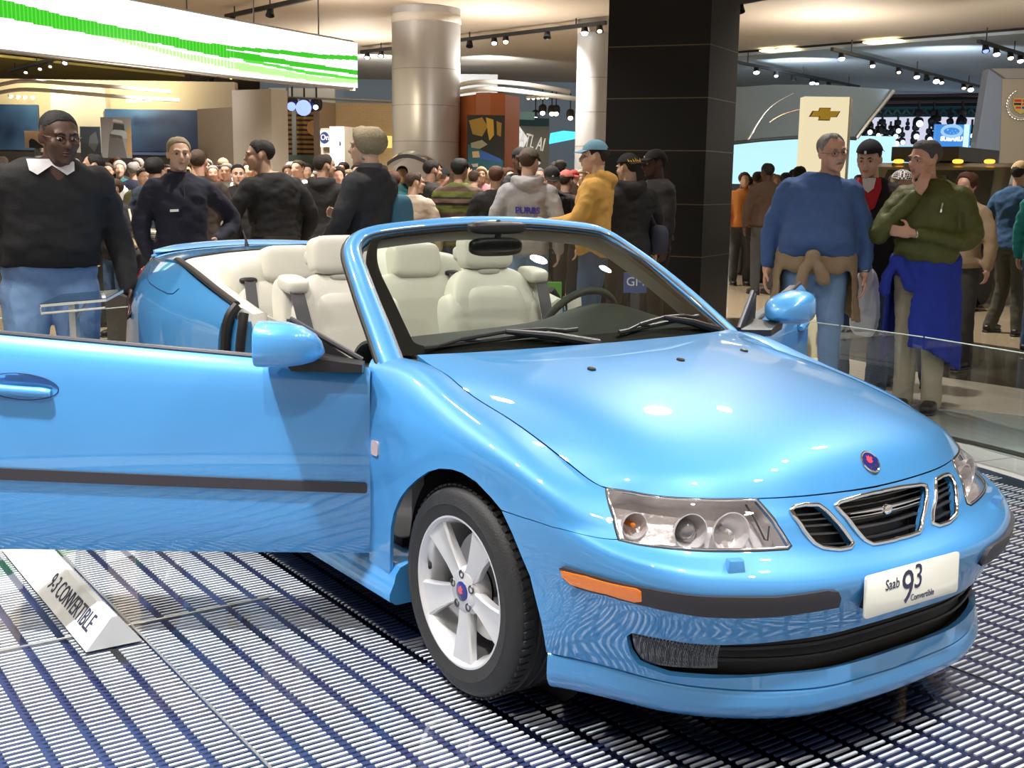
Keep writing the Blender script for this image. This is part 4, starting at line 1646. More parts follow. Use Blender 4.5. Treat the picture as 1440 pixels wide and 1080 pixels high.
def cap_mesh(M, back=False, low=14):
    mb = MB()
    n = 36
    rings = []
    for i in range(9):
        el = R_(90 - (90 - low) * i / 8)
        rings.append([M @ Vector((-.012 + math.cos(el) * math.cos(2 * PI * j / n) * .109, math.cos(el) * math.sin(2 * PI * j / n) * .0905, .028 + math.sin(el) * .106 + .002)) for j in range(n)])
    inner = [[p.lerp(M @ Vector((-.012, 0, .028)), .06) for p in rings[-1]], [p.lerp(M @ Vector((-.012, 0, .028)), .1) for p in rings[-2]]]
    mb.ring_loft(rings + inner, False, True)
    # peak
    s = -1 if back else 1
    z0 = .028 + math.sin(R_(low)) * .106
    top, bot = [], []
    for k in range(6):
        f = k / 5
        rt = [M @ Vector((-.012 + s * ((.103 if not back else .102) * math.sqrt(max(0, 1 - (yy / .09) ** 2)) + .068 * f * (1 - .35 * (yy / .08) ** 2)), yy, z0 + .003 - .020 * f - .9 * yy * yy)) for yy in np.linspace(-.076, .076, 13)]
        top.append(rt)
        bot.append([M @ (M.inverted() @ p - Vector((0, 0, .005))) for p in rt])
    mb.ring_loft(top + bot[::-1], False, False)
    mb.ring_loft([rings[0][:1] * 8, [M @ Vector((-.012 + .008 * math.cos(a), .008 * math.sin(a), .138)) for a in np.linspace(0, 2 * PI, 8, endpoint=False)]], True, True)
    return mb.mesh('cap', True, 50)


TORSO = [  # z, half width, half depth, centre x
    (.84, .150, .098, -.01), (.90, .166, .112, -.012), (.97, .168, .115, -.005), (1.06, .152, .108, .004), (1.15, .154, .110, .006), (1.25, .168, .118, .002),
    (1.33, .180, .118, -.006), (1.40, .184, .106, -.014), (1.445, .158, .090, -.02), (1.48, .098, .072, -.022), (1.505, .064, .060, -.022)]


def torso(mb, grow=0.0, z0=.84, z1=1.51, belly=0.0, wide=1.0, lean=(0, 0), slim=1.0, flare=0.0):
    rings = []
    zs = [r[0] for r in TORSO]
    for z in np.linspace(z0, z1, 26):
        w = np.interp(z, zs, [r[1] for r in TORSO]) * wide
        d = np.interp(z, zs, [r[2] for r in TORSO]) * (1 + .5 * (wide - 1))
        cx = np.interp(z, zs, [r[3] for r in TORSO])
        b = belly * math.exp(-((z - 1.08) / .13) ** 2)
        w = w * slim + grow + b * .35
        d = d * slim + grow + b * .5
        cx += b * .5
        if flare:
            k = max(0, (1.1 - z) / .3)
            w += flare * k
            d += flare * k
        k = (z - .95)
        ox, oy = lean[0] * k, lean[1] * k
        ring = []
        for j in range(28):
            a = 2 * PI * j / 28
            e = lambda v: math.copysign(abs(v) ** .82, v)
            ring.append((cx + ox + d * e(math.cos(a)), oy + w * e(math.sin(a)), z))
        rings.append(ring)
    mb.ring_loft(rings, True, True)


ARM_DOWN = ((.0, .265, 1.16), (.035, .275, .92))


def person(label, px, depth, H=1.75, face=0.0, skin='fair', hair=None, cap=None, cap_back=False, hairc='brown', top=None, trousers=None, shoes=None,
           larm=ARM_DOWN, rarm=ARM_DOWN, belly=0.0, wide=1.0, head=(0, 0, 0), lean=(0, 0), stance=.10, hem=.90, sleeve=1.0, hood=False, collar=None, fine=True,
           group=None, lhand=None, rhand=None, extra=None, legs=None, flare=.0, hlean=(0, 0, 0), loc=None, fat=1.0, female=False, z=0.0, cuff=False):
    """label says which person; px = image column of the body, depth along the view"""
    k = H / 1.75
    if loc is None:
        r = AX_R * ((px - 720) / CAM_F) + AX_F
        hx = np.array([r[0], r[1]])
        fx = np.array([AX_F[0], AX_F[1]])
        fx /= np.linalg.norm(fx)
        hx = hx / (hx @ fx) * depth
        loc = (CAM_C[0] + hx[0], CAM_C[1] + hx[1], z)
    toc = math.atan2(CAM_C[1] - loc[1], CAM_C[0] - loc[0])
    o = thing('person', label, 'person', loc, (0, 0, toc + R_(face)), group, k)
    v = .0085 if fine else .017
    M = head_matrix(*head, lean=(lean[0] * .6 + hlean[0], lean[1] * .6 + hlean[1], hlean[2]))
    sh = .185 * wide
    arms = []
    for s, a in ((1, larm), (-1, rarm)):
        el, wr = Vector(a[0]), Vector(a[1])
        el.y *= s
        wr.y *= s
        S_ = Vector((-.015 + lean[0] * .47, s * sh + lean[1] * .47, 1.405))
        arms.append((s, S_, el, wr))
    lg = legs or (((.02, stance, .47), (-.015, stance + .005, .075)), ((.02, -stance, .47), (-.015, -stance - .005, .075)))
    # ---- body: one continuous skin surface
    mb = MB()
    torso(mb, -.02, belly=belly, wide=wide, lean=lean, slim=.93)
    head_shapes(mb, M, fat)
    for (s, S_, el, wr), hd in zip(arms, (lhand, rhand)):
        limb(mb, [S_ + Vector((0, -.02 * s, -.01)), el, wr], [.048, .034, .028])
        d = (wr - el).normalized()
        hd = hd or {}
        hand(mb, wr, hd.get('dir', d), hd.get('palm', (0, -s, 0)), hd.get('curl', .45), hd.get('side', 1 if s > 0 else -1) * -1)
    for s, (kn, an) in zip((1, -1), lg):
        limb(mb, [(-.005, .085 * s, .90), kn, an], [.080, .052, .036])
        ell(mb, (an[0] + .05, an[1], .04), (.22, .075, .07), .7)
    bm_ = remesh(mb.mesh('b'), v, 2)
    sockets(bm_, M)
    link_mesh('body', bm_, SKM[skin], o)
    if fine:
        for s in (-1, 1):
            m2 = MB()
            ell(m2, (.0765, .031 * s, .005), (.021, .023, .0125), M=M)
            e = m2.build('eye', EYEW, o)
            m2 = MB()
            ell(m2, (.0855, .031 * s, .005), (.006, .0105, .0115), M=M, nu=12, nv=8)
            m2.build('iris', EYED, e)
            m2 = MB()
            m2.tube([M @ Vector(q) for q in ((.094, .012 * s, .026), (.092, .030 * s, .031), (.080, .048 * s, .026))], [.003, .004, .002], 8)
            m2.build('eyebrow', HRM[hairc], o)
        m2 = MB()
        ell(m2, (.0915, 0, -.0535), (.018, .044, .009), M=M)
        ell(m2, (.0895, 0, -.0640), (.018, .038, .010), M=M)
        m2.build('lips', LIPS[skin], o)
    # ---- hair or cap
    if hair:
        link_mesh('hair', hair_mesh(M, hair), HRM[hairc], o)
    if cap is not None:
        link_mesh('cap', cap_mesh(M, cap_back), cap, o)
    # ---- trousers
    if trousers is not None:
        mb = MB()
        torso(mb, .004, z0=.84, z1=1.02, belly=belly, wide=wide, lean=lean)
        for s, (kn, an) in zip((1, -1), lg):
            limb(mb, [(-.005, .088 * s * wide, .88), kn, (an[0], an[1], .06)], [.102 * wide, .074, .066 + (.012 if cuff else 0)], 14, 7)
        me = remesh(mb.mesh('t'), v * 1.6, 3)
        wrinkle(me, .007, (14, 14, 10), px or 1)
        link_mesh('trousers', me, trousers, o)
    for s, (kn, an) in zip((1, -1), lg):
        mb = MB()
        mb.rbox((an[0] + .055, an[1], .045), (.27, .096, .085), .6, .7, None, 24, 12, warp=lambda p: (p.x, p.y, p.z * (1 - .35 * max(0, p.x / .135))))
        mb.rbox((an[0] + .055, an[1], .012), (.28, .102, .024), .55, .5, None, 24, 8)
        mb.build('shoe', shoes or SHOE, o)
    # ---- top
    if top is not None:
        mb = MB()
        torso(mb, .021, z0=hem, z1=1.505, belly=belly, wide=wide, lean=lean, flare=flare)
        for s, S_, el, wr in arms:
            w2 = el.lerp(wr, sleeve if sleeve <= 1 else 1)
            limb(mb, [S_ + Vector((0, -.02 * s, -.01)), el, w2], [.076, .066, .048], 14, 8)
            limb(mb, [S_ + Vector((-.004, -.06 * s, -.02)), S_ + Vector((0, .0, -.03))], [.070, .074], 14, 4)
        if hood:
            ell(mb, (-.085 + lean[0] * .5, lean[1] * .5, 1.47), (.14, .26, .12), .9)
            limb(mb, [(-.07, .10, 1.49), (-.13, 0, 1.46), (-.07, -.10, 1.49)], [.045, .055, .045])
        me = remesh(mb.mesh('t'), v * 1.6, 3)
        wrinkle(me, .010, (9, 9, 15), (px or 1) * .37)
        link_mesh('jacket' if hood or flare else 'sweater', me, top, o)
    if collar is not None:
        mb = MB()
        rings = []
        for zz, rr in ((1.475, .083), (1.50, .076), (1.525, .074), (1.53, .069), (1.505, .068), (1.48, .070)):
            rings.append([(lean[0] * .55 - .018 + rr * 1.0 * math.cos(a) + (.012 if math.cos(a) > 0 else 0) * (1.53 - zz) / .05, lean[1] * .55 + rr * math.sin(a) * 1.05, zz - .022 * max(0, math.cos(a))) for a in np.linspace(0, 2 * PI, 28, endpoint=False)])
        mb.ring_loft(rings + rings[:1], False, True)
        mb.build('collar', collar, o)
    o_info = dict(o=o, M=M, arms=arms, lean=lean, wide=wide, belly=belly)
    if extra:
        extra(o_info)
    return o


# ---- small additions ---------------------------------------------------------
def glasses(i, rim=None):
    mb = MB()
    M = i['M']
    for s in (-1, 1):
        mb.tube([M @ Vector((.101 - .1 * abs(.019 * math.cos(a) + .0) - .10 * max(0, (.032 + .019 * math.cos(a)) - .03), s * (.032 + .021 * math.cos(a)), .004 + .016 * math.sin(a))) for a in np.linspace(0, 2 * PI, 20, endpoint=False)], .0016, 6, closed=True)
        mb.tube([M @ Vector(q) for q in ((.095, .053 * s, .008), (.05, .079 * s, .010), (-.01, .083 * s, .008))], .0015, 6)
    mb.tube([M @ Vector(q) for q in ((.101, -.011, .008), (.105, 0, .011), (.101, .011, .008))], .0015, 6)
    mb.build('glasses', rim or DARKMETAL, i['o'])


def moustache(i, m):
    mb = MB()
    M = i['M']
    mb.tube([M @ Vector(q) for q in ((.082, -.034, -.055), (.098, -.014, -.044), (.101, 0, -.041), (.098, .014, -.044), (.082, .034, -.055))], [.005, .009, .008, .009, .005], 8)
    mb.build('moustache', m, i['o'])


def tied_jacket(i, m, belly, wide, knot=.02, drop=.55, side=1, span=(58, 302), sl=(.30, .36)):
    """garment tied by its sleeves round the waist"""
    o = i['o']
    mb = MB()
    rings = []
    w, d = .182 * wide + belly * .3, .135 * (1 + .5 * (wide - 1)) + belly * .35
    n = 30
    for zz, g in ((1.045, -.008), (1.03, .014), (.985, .026), (.94, .020), (.92, .0)):
        rings.append([(belly * .35 + (d + g) * math.cos(a) * (1 if math.cos(a) > 0 else 1), (w + g) * math.sin(a), zz - .05 * math.cos(a)) for a in np.linspace(0, 2 * PI, n, endpoint=False)])
    mb.ring_loft(rings, True, True)
    # skirt hanging at the back and sides
    sk = []
    for t in np.linspace(0, 1, 8):
        row = []
        for a in np.linspace(R_(span[0]), R_(span[1]), 34):
            g = .022 + .035 * t + .012 * math.sin(a * 9) * t
            row.append((belly * .3 + (d + g) * math.cos(a), (w + g) * math.sin(a), .97 - drop * t * (1 - .12 * math.cos(a * 2))))
        row2 = [(x * .93, y * .93, z) for x, y, z in row[::-1]]
        sk.append(row + row2)
    mb.ring_loft(sk, True, True)
    # knot and hanging sleeves in front
    fx = (belly * .8 + d) * math.sqrt(max(0, 1 - (knot / (w + .03)) ** 2)) + .03
    ell(mb, (fx, knot, .99), (.085, .11, .085), .9)
    for s, l in ((1, sl[0]), (-1, sl[1])):
        limb(mb, [(fx + .0, knot, .985), (fx + .02, knot + .045 * s, .92), (fx + .0, knot + .075 * s * side, .97 - l)], [.030, .036, .042])
    me = remesh(mb.mesh('t'), .014, 2)
    wrinkle(me, .012, (14, 14, 8), 5)
    link_mesh('tied_jacket', me, m, o)


def front_panel(i, name, m, pts, off=0.0, th=.006, lean=0.0):
    """shirt front showing in the opening: outline (y, z) wrapped on the chest"""
    o = i['o']
    zs = [r[0] for r in TORSO]
    def X(y, z):
        b = i['belly'] * math.exp(-((z - 1.08) / .13) ** 2)
        d = np.interp(z, zs, [r[2] for r in TORSO]) * (1 + .5 * (i['wide'] - 1)) + .024 + off + b
        w = np.interp(z, zs, [r[1] for r in TORSO]) * i['wide'] + .021
        cx = np.interp(z, zs, [r[3] for r in TORSO]) + i['lean'][0] * (z - .95)
        e = max(0.0, 1 - abs(y / w) ** 2.4) ** .42
        return cx + d * e
    poly = densify(pts, .02)
    vs = [Vector(p) for p in poly]
    ys, zz = [p[0] for p in pts], [p[1] for p in pts]
    G = [(a, b) for a in np.arange(min(ys), max(ys), .02) for b in np.arange(min(zz), max(zz), .02)]
    ok = inside(G, inset(poly, .006)) if len(G) else []
    vs += [Vector(g) for g, q in zip(G, ok) if q]
    V, E, F, *_ = delaunay_2d_cdt(vs, [(k, (k + 1) % len(poly)) for k in range(len(poly))], [], 0, 1e-7)
    UV = np.array([tuple(v) for v in V])
    F = [f for f in F if inside([UV[list(f)].mean(0)], poly)[0]]
    mb = MB()
    mb.add([(X(a, b), a, b) for a, b in UV], F)
    n = len(UV)
    mb.add([(X(a, b) - th * 3, a, b) for a, b in UV], [f[::-1] for f in F])
    for k in range(len(poly)):
        k2 = (k + 1) % len(poly)
        mb.f.append((k, k2, n + k2, n + k))
        mb.mi.append(0)
    mb.build(name, m, o, angle=60)


BLACKCLOTH = fabric((.012, .012, .014))
NAVY = fabric((.010, .012, .028))
SHORT = dict(front=38, side=2, back=-34, vol=.008)
SHORT_REC = dict(front=46, side=2, back=-34, vol=.007, recede=16)
CROP = dict(front=40, side=6, back=-28, vol=.004, rough=.002)
BOB = dict(long=1, front=36, side=-30, back=-48, vol=.020, drop=.06, rough=.008)
LONG = dict(long=1, front=36, side=-30, back=-48, vol=.016, drop=.20, rough=.008)
TIED = dict(front=40, side=0, back=-36, vol=.010, rough=.004)

# ---------------- man on the turntable, far left
def x1(i):
    glasses(i, mat('brown_glasses', (.06, .03, .02), .3))
    front_panel(i, 'shirt_collar', fabric((.80, .80, .84)), [(-.10, 1.495), (.10, 1.495), (.095, 1.445), (.062, 1.425), (.0, 1.468), (-.062, 1.425), (-.095, 1.445)], off=.012)
    mb = MB()
    mb.rbox((.128, .0, 1.395), (.008, .022, .024), .7)
    mb.build('zip_pull', CHROME, i['o'])
person('person in black sweater with white collar, glasses and light jeans, beside the sloping sign stand', 78, 5.9, 1.845, 6, 'dark', CROP, None, False, 'black', BLACKCLOTH, DENIM_L,
       larm=((.06, .31, 1.14), (.16, .335, .90)), rarm=((.06, .32, 1.14), (.15, .345, .90)), wide=1.22, belly=.05, head=(14, 10, 0), lean=(.42, 0), hlean=(.03, .03, -.035), extra=x1, hem=1.0, fat=1.06, stance=.12,
       lhand=dict(curl=.35), rhand=dict(curl=.4))

# ---------------- woman in navy jacket, hand on hip
def x2(i):
    front_panel(i, 'name_badge', mat('badge_white', (.85, .85, .85), .4), [(-.105, 1.235), (-.05, 1.238), (-.05, 1.255), (-.105, 1.252)], off=.012, th=.003)
    mb = MB()
    mb.tube([(.113, 0, 1.47), (.125, 0, 1.40), (.128, 0, 1.33)], .004, 6)
    mb.build('zip', DARKMETAL, i['o'])
person('person in navy zip jacket with white name badge, hand on hip', 262, 8.5, 1.78, 14, 'fair', TIED, None, False, 'ash blond', NAVY, fabric((.02, .02, .025)),
       larm=((-.12, .40, 1.17), (.04, .245, 1.03)), rarm=((-.02, .27, 1.15), (.05, .24, .93)), wide=1.0, head=(-4, 2, 0), collar=NAVY, extra=x2, hem=.88, flare=.02,
       lhand=dict(dir=(.5, -.5, -.5), palm=(-.3, -.8, .3)))

# ---------------- man in black turned to the left, seen from behind
def x3(i):
    mb = MB()
    torso(mb, .030, z0=.985, z1=1.02)
    mb.build('belt', mat('leather_belt', (.03, .022, .018), .4), i['o'])
    glasses(i)
person('person in black shirt and belted grey trousers, looking left with back turned', 392, 9.5, 1.8, -152, 'tan', SHORT, None, False, 'black', BLACKCLOTH, fabric((.09, .085, .08)),
       larm=((.05, .33, 1.17), (.17, .24, 1.0)), rarm=((-.02, .30, 1.16), (.12, .26, .95)), wide=1.14, head=(62, 4, 0), hlean=(.02, .06, 0), lean=(.06, .02), extra=x3, hem=1.0)

# ---------------- dark jacket, back turned
person('person in black hooded jacket, back turned, next to the black shirt and grey trousers', 459, 11.5, 1.735, 160, 'tan', SHORT, None, False, 'dark brown', BLACKCLOTH, fabric((.02, .02, .025)), wide=1.05, hood=True, head=(-40, 0, 0), hem=.82, flare=.03)

# ---------------- blond person with grey and black jacket
def x5(i):
    front_panel(i, 'jacket_yoke', fabric((.10, .11, .13)), [(-.16, 1.42), (.16, 1.42), (.13, 1.34), (-.13, 1.34)], off=.004)
    mb = MB()
    ell(mb, (-.10, -.20, 1.12), (.14, .22, .42), .6)
    mb.build('shoulder_bag', fabric((.05, .16, .25)), i['o'])
person('person in black jacket with grey collar facing left, one hand raised, teal shoulder bag', 520, 8.2, 1.845, -128, 'fair', dict(long=1, front=30, vol=.030, rough=.012, drop=.035), None, False, 'ash blond', fabric((.022, .024, .03)), fabric((.03, .03, .04)),
       larm=((.02, .28, 1.15), (.20, .20, 1.02)), rarm=((.10, .27, 1.14), (.32, .16, 1.16)), wide=1.02, head=(22, 2, 0), collar=fabric((.10, .11, .13)), extra=x5, hem=.86, flare=.02, rhand=dict(dir=(.8, .3, .3), palm=(-.2, .9, .2), curl=.7))

person('person in cream sweater, back turned, above the windscreen frame', 582, 11.8, 1.58, 165, 'fair', TIED, None, False, 'brown', fabric((.50, .42, .34)), DENIM_M, wide=.98, head=(-50, 0, 0), hem=.88)
person('person in black coat facing right, just behind the cream sweater', 606, 13.0, 1.72, 120, 'tan', SHORT, None, False, 'black', fabric((.02, .02, .018)), fabric((.03, .03, .03)), wide=1.02, head=(0, 4, 0), hem=.84)


def striped(name, stops, period, z0):
    m = mat(name, stops[0][1], .9)
    nt = m.node_tree
    b = nt.nodes['Principled BSDF']
    tc = nt.nodes.new('ShaderNodeTexCoord')
    sp = nt.nodes.new('ShaderNodeSeparateXYZ')
    ma = nt.nodes.new('ShaderNodeMath')
    ma.operation = 'MULTIPLY_ADD'
    ma.inputs[1].default_value = 1 / period
    ma.inputs[2].default_value = -z0 / period
    fr = nt.nodes.new('ShaderNodeMath')
    fr.operation = 'FRACT'
    cr = nt.nodes.new('ShaderNodeValToRGB')
    cr.color_ramp.interpolation = 'CONSTANT'
    el = cr.color_ramp.elements
    el[0].position, el[0].color = stops[0][0], (*stops[0][1], 1)
    el[1].position, el[1].color = stops[1][0], (*stops[1][1], 1)
    for p, c in stops[2:]:
        e = el.new(p)
        e.color = (*c, 1)
    nt.links.new(tc.outputs['Object'], sp.inputs[0])
    nt.links.new(sp.outputs['Z'], ma.inputs[0])
    nt.links.new(ma.outputs[0], fr.inputs[0])
    nt.links.new(fr.outputs[0], cr.inputs[0])
    nt.links.new(cr.outputs[0], b.inputs['Base Color'])
    return m


STRIPE = striped('striped_knit', [(0, (.10, .06, .05)), (.18, (.11, .13, .03)), (.45, (.02, .018, .018)), (.55, (.16, .10, .085)), (.70, (.03, .028, .02)), (.78, (.11, .13, .03))], .26, .90)
person('person in green and brown striped sweater, back turned', 644, 12.0, 1.72, 172, 'tan', dict(front=36, back=-44, vol=.020), None, False, 'black', STRIPE, DENIM_M, wide=1.12, head=(-8, 6, 0), hem=.86, flare=.02)
person('person in plain black jacket, back turned, between striped sweater and grey hoodie', 694, 11.6, 1.65, 178, 'fair', SHORT, None, False, 'auburn', BLACKCLOTH, fabric((.03, .03, .05)), wide=1.05, hem=.84)


def x10(i):
    o = i['o']
    Mt = frame_matrix((-.1465, -.02, 1.235), (0, -1, 0), (0, 0, 1))
    put_text('lettering', 'PURBS', .075, Mt, mat('purple_print', (.045, .03, .30), .7), o, .004, bold=.002)
    put_text('lettering', 'III', .060, Mt @ Matrix.Translation((.02, -.11, 0)), o and mat('purple_print', (.045, .03, .30), .7), o, .004)
person('person in grey hooded sweatshirt with purple letters and grey brown cap, back turned', 738, 10.3, 1.78, 172, 'fair', CROP, fabric((.13, .105, .085)), False, 'brown', fabric((.36, .36, .38)), DENIM_L, wide=1.02, hood=True, head=(-10, 4, 0), extra=x10, hem=.86,
       rarm=((-.06, .27, 1.16), (.0, .27, .90)), larm=((-.04, .27, 1.16), (.02, .26, .92)))
CAPBLACK = fabric((.010, .010, .012))


def badge_front(i, back=False):
    mb = MB()
    M = i['M']
    s = -1 if back else 1
    ell(mb, (s * .092 - .012 * 0, 0, .062), (.012, .028, .030), M=M)
    mb.build('cap_badge', CHROME, i['o'])
person('person in black cap with silver badge, mostly hidden behind the grey brown cap', 727, 12.4, 1.84, 20, 'brown', CROP, CAPBLACK, False, 'black', BLACKCLOTH, BLACKCLOTH, wide=1.1, extra=badge_front)
person('person in badged black cap and dark shirt looking down, right of the grey hoodie', 769, 11.8, 1.66, 8, 'ruddy', CROP, CAPBLACK, False, 'black', fabric((.02, .018, .02)), fabric((.03, .03, .03)), wide=1.08, head=(0, 22, 0), extra=badge_front)
person('person in dark plaid jacket and red cap, left of the yellow hoodie', 790, 12.8, 1.62, 150, 'fair', CROP, fabric((.45, .10, .09)), False, 'brown', striped('plaid', [(0, (.05, .02, .03)), (.4, (.09, .05, .06)), (.6, (.02, .015, .02))], .09, 0), fabric((.03, .03, .04)), wide=1.0)

YEL = fabric((.58, .33, .075))
person('person in mustard yellow hooded sweatshirt and light blue cap, arm stretched out', 829, 9.7, 1.83, -100, 'fair', CROP, fabric((.16, .33, .46)), False, 'dark brown', YEL, DENIM_M, wide=1.06, hood=True, head=(6, 0, 0), hem=.86,
       rarm=((.16, .22, 1.16), (.40, .16, 1.10)), larm=((.10, .25, 1.15), (.32, .18, 1.06)))


def x14(i):
    o, M = i['o'], i['M']
    mb = MB()
    for a in np.linspace(-.9, .9, 9):
        r = .111
        mb.tube([M @ Vector((-.012 - r * math.cos(a) * 1.0, .093 * math.sin(a), .052)), M @ Vector((-.012 - r * .93 * math.cos(a + .12), .090 * math.sin(a + .12), .075 + .012 * math.sin(a * 7)))], [.006, .001], 6)
    mb.build('flame_print', mat('flame_yellow', (.75, .45, .03), .6), o)
    mb = MB()
    ell(mb, (-.06, -.26, 1.02), (.30, .13, .26), .6)
    mb.tube([(-.05, -.25, 1.12), (-.10, -.05, 1.46), (.06, .10, 1.44)], .014, 8)
    mb.build('shoulder_bag', fabric((.03, .035, .06)), o)
person('person in black hooded jacket and black cap with yellow flames, back turned', 876, 10.3, 1.745, -160, 'fair', CROP, CAPBLACK, True, 'dark brown', BLACKCLOTH, fabric((.03, .03, .04)), wide=1.1, hood=True, head=(30, 4, 0), extra=x14, hem=.84, flare=.02)


def x15(i):
    badge_front(i)
    mb = MB()
    torso(mb, .034, z0=.96, z1=1.01, wide=1.1)
    mb.rbox((.05, .20, .95), (.09, .06, .14), .6)
    mb.rbox((.10, -.15, .96), (.05, .07, .08), .6)
    mb.build('duty_belt', mat('belt_leather', (.012, .011, .010), .35), i['o'])
    front_panel(i, 'chest_badge', mat('gold_badge', (.6, .45, .2), .3, 1.0), [(.07, 1.30), (.105, 1.30), (.09, 1.345)], off=.012, th=.004)
person('person in dark uniform with duty belt and peaked cap, against the black pillar', 912, 11.0, 1.8, -62, 'dark', CROP, CAPBLACK, False, 'black', fabric((.018, .016, .018)), fabric((.014, .013, .015)), wide=1.12, extra=x15, hem=.94, head=(-10, 2, 0))

# ---------------- group on the right
def watch(i, s):
    for ss, S_, el, wr in i['arms']:
        if ss == s:
            d = (wr - el).normalized()
            M = Matrix.Translation(wr - d * .03) @ d.to_track_quat('Z', 'Y').to_matrix().to_4x4()
            mb = MB()
            mb.lathe([(.033, -.010), (.036, -.006), (.036, .006), (.033, .010)], 20, M)
            mb.build('wrist_watch', mat('steel_watch', (.55, .52, .45), .25, 1.0), i['o'])


def x17(i):
    glasses(i)
    moustache(i, HRM['white'])
    tied_jacket(i, fabric((.30, .22, .14)), .10, 1.1, knot=-.03, drop=.36, sl=(.12, .26))
    watch(i, 1)
BLUEKNIT = noisy('slate_blue_knit', srgb(70, 98, 150), srgb(60, 86, 136), 20, .9, .3, bscale=200)
person('person in blue sweater and glasses with tan jacket tied round the waist', 1137, 7.95, 1.85, 2, 'ruddy', SHORT_REC, None, False, 'grey', BLUEKNIT, DENIM_L, wide=1.13, belly=.12, head=(26, 6, 8), hlean=(.02, .06, 0),
       larm=((-.02, .285, 1.13), (.04, .30, .87)), rarm=((-.03, .285, 1.13), (.02, .305, .88)), sleeve=.80, extra=x17, hem=.98, stance=.11, fat=1.05)


def x18(i):
    front_panel(i, 'red_shirt', fabric((.50, .02, .03)), [(-.075, 1.50), (.075, 1.50), (.085, 1.43), (.05, 1.30), (.0, 1.27), (-.05, 1.30), (-.085, 1.43)], off=.013)
    front_panel(i, 'white_tee', fabric((.75, .75, .76)), [(-.045, 1.50), (.045, 1.50), (.035, 1.43), (0, 1.40), (-.035, 1.43)], off=.020)
    M = i['M']
    Mt = M @ frame_matrix((.100, 0, .068), (0, 1, 0), (-.25, 0, 1))
    mb = MB()
    mb.rbox(Mt @ Vector((0, 0, 0)), (.006, .016, .022), .6)
    mb.build('cap_logo', mat('cap_white', (.7, .7, .72), .6), i['o'])
person('person in black cap and open black jacket over a red shirt', 1204, 8.5, 1.825, -2, 'fair', CROP, fabric((.008, .008, .016)), True, 'dark brown', fabric((.014, .011, .013)), DENIM_M, wide=1.08, head=(-12, 14, 0), extra=x18, hem=.80, flare=.03,
       larm=((-.0, .30, 1.13), (.10, .27, .90)), rarm=((-.03, .30, 1.14), (.03, .29, .89)), stance=.125, cuff=True, shoes=mat('grey_shoe', (.10, .10, .11), .6))


def check(name, a, b, s):
    m = mat(name, a, .8)
    nt = m.node_tree
    c = nt.nodes.new('ShaderNodeTexChecker')
    c.inputs['Scale'].default_value = s
    c.inputs['Color1'].default_value = (*a, 1)
    c.inputs['Color2'].default_value = (*b, 1)
    tc = nt.nodes.new('ShaderNodeTexCoord')
    nt.links.new(tc.outputs['Object'], c.inputs['Vector'])
    nt.links.new(c.outputs['Color'], nt.nodes['Principled BSDF'].inputs['Base Color'])
    return m


def x19(i):
    mb = MB()
    M = i['M']
    n = 30
    rings = []
    for e in (90, 70, 50, 34, 22):
        el = R_(e)
        rings.append([M @ Vector((-.014 + math.cos(el) * math.cos(2 * PI * j / n) * .115, math.cos(el) * math.sin(2 * PI * j / n) * .096, .034 + math.sin(el) * .103)) for j in range(n)])
    mb.ring_loft(rings, False, True)
    mb.build('bandana', check('checked_cotton', (.7, .7, .7), (.015, .015, .03), 70), i['o'])
person('person in checked bandana, hands at the face, behind the olive jacket', 1256, 8.9, 1.62, -4, 'ruddy', dict(long=1, front=36, vol=.014, drop=.14), None, False, 'blond', fabric((.10, .08, .06)), DENIM_M, wide=1.0,
       larm=((.16, .22, 1.20), (.14, .05, 1.46)), rarm=((.16, .20, 1.22), (.15, .05, 1.44)), head=(20, 10, 0), hlean=(.0, -.05, 0), extra=x19,
       lhand=dict(dir=(-.1, -.2, 1), palm=(-1, 0, 0), curl=.6), rhand=dict(dir=(-.1, -.2, 1), palm=(-1, 0, 0), curl=.6),
       legs=(((.02, .20, .47), (-.02, .26, .075)), ((.02, -.06, .47), (-.02, -.05, .075))))


def x20(i):
    tied_jacket(i, fabric((.012, .035, .36)), .05, 1.0, knot=-.14, drop=.60, span=(-12, 290), sl=(.13, .17))
    watch(i, 1)
    front_panel(i, 'pocket_zip', CHROME, [(.085, 1.30), (.095, 1.30), (.10, 1.36), (.09, 1.36)], off=.012, th=.003)
OLIVE = noisy('olive_nylon', srgb(84, 88, 38), srgb(66, 70, 26), 12, .6, .3, bscale=90)
person('person in olive jacket with royal blue jacket tied at the waist, hand at mouth', 1290, 7.85, 1.81, -10, 'ruddy', dict(front=36, side=4, back=-32, vol=.012, rough=.006), None, False, 'dark grey', OLIVE, fabric((.44, .40, .31)), wide=1.04, belly=.06, head=(-34, 8, -4), hlean=(.02, -.04, 0),
       rarm=((.17, .28, 1.15), (.155, .045, 1.43)), larm=((.08, .27, 1.14), (.23, -.06, 1.17)), sleeve=.86, extra=x20, hem=.97, collar=OLIVE,
       rhand=dict(dir=(-.15, .25, 1), palm=(-1, .1, 0), curl=.7), lhand=dict(dir=(.1, -1, .1), palm=(-1, 0, 0), curl=.5), stance=.085)

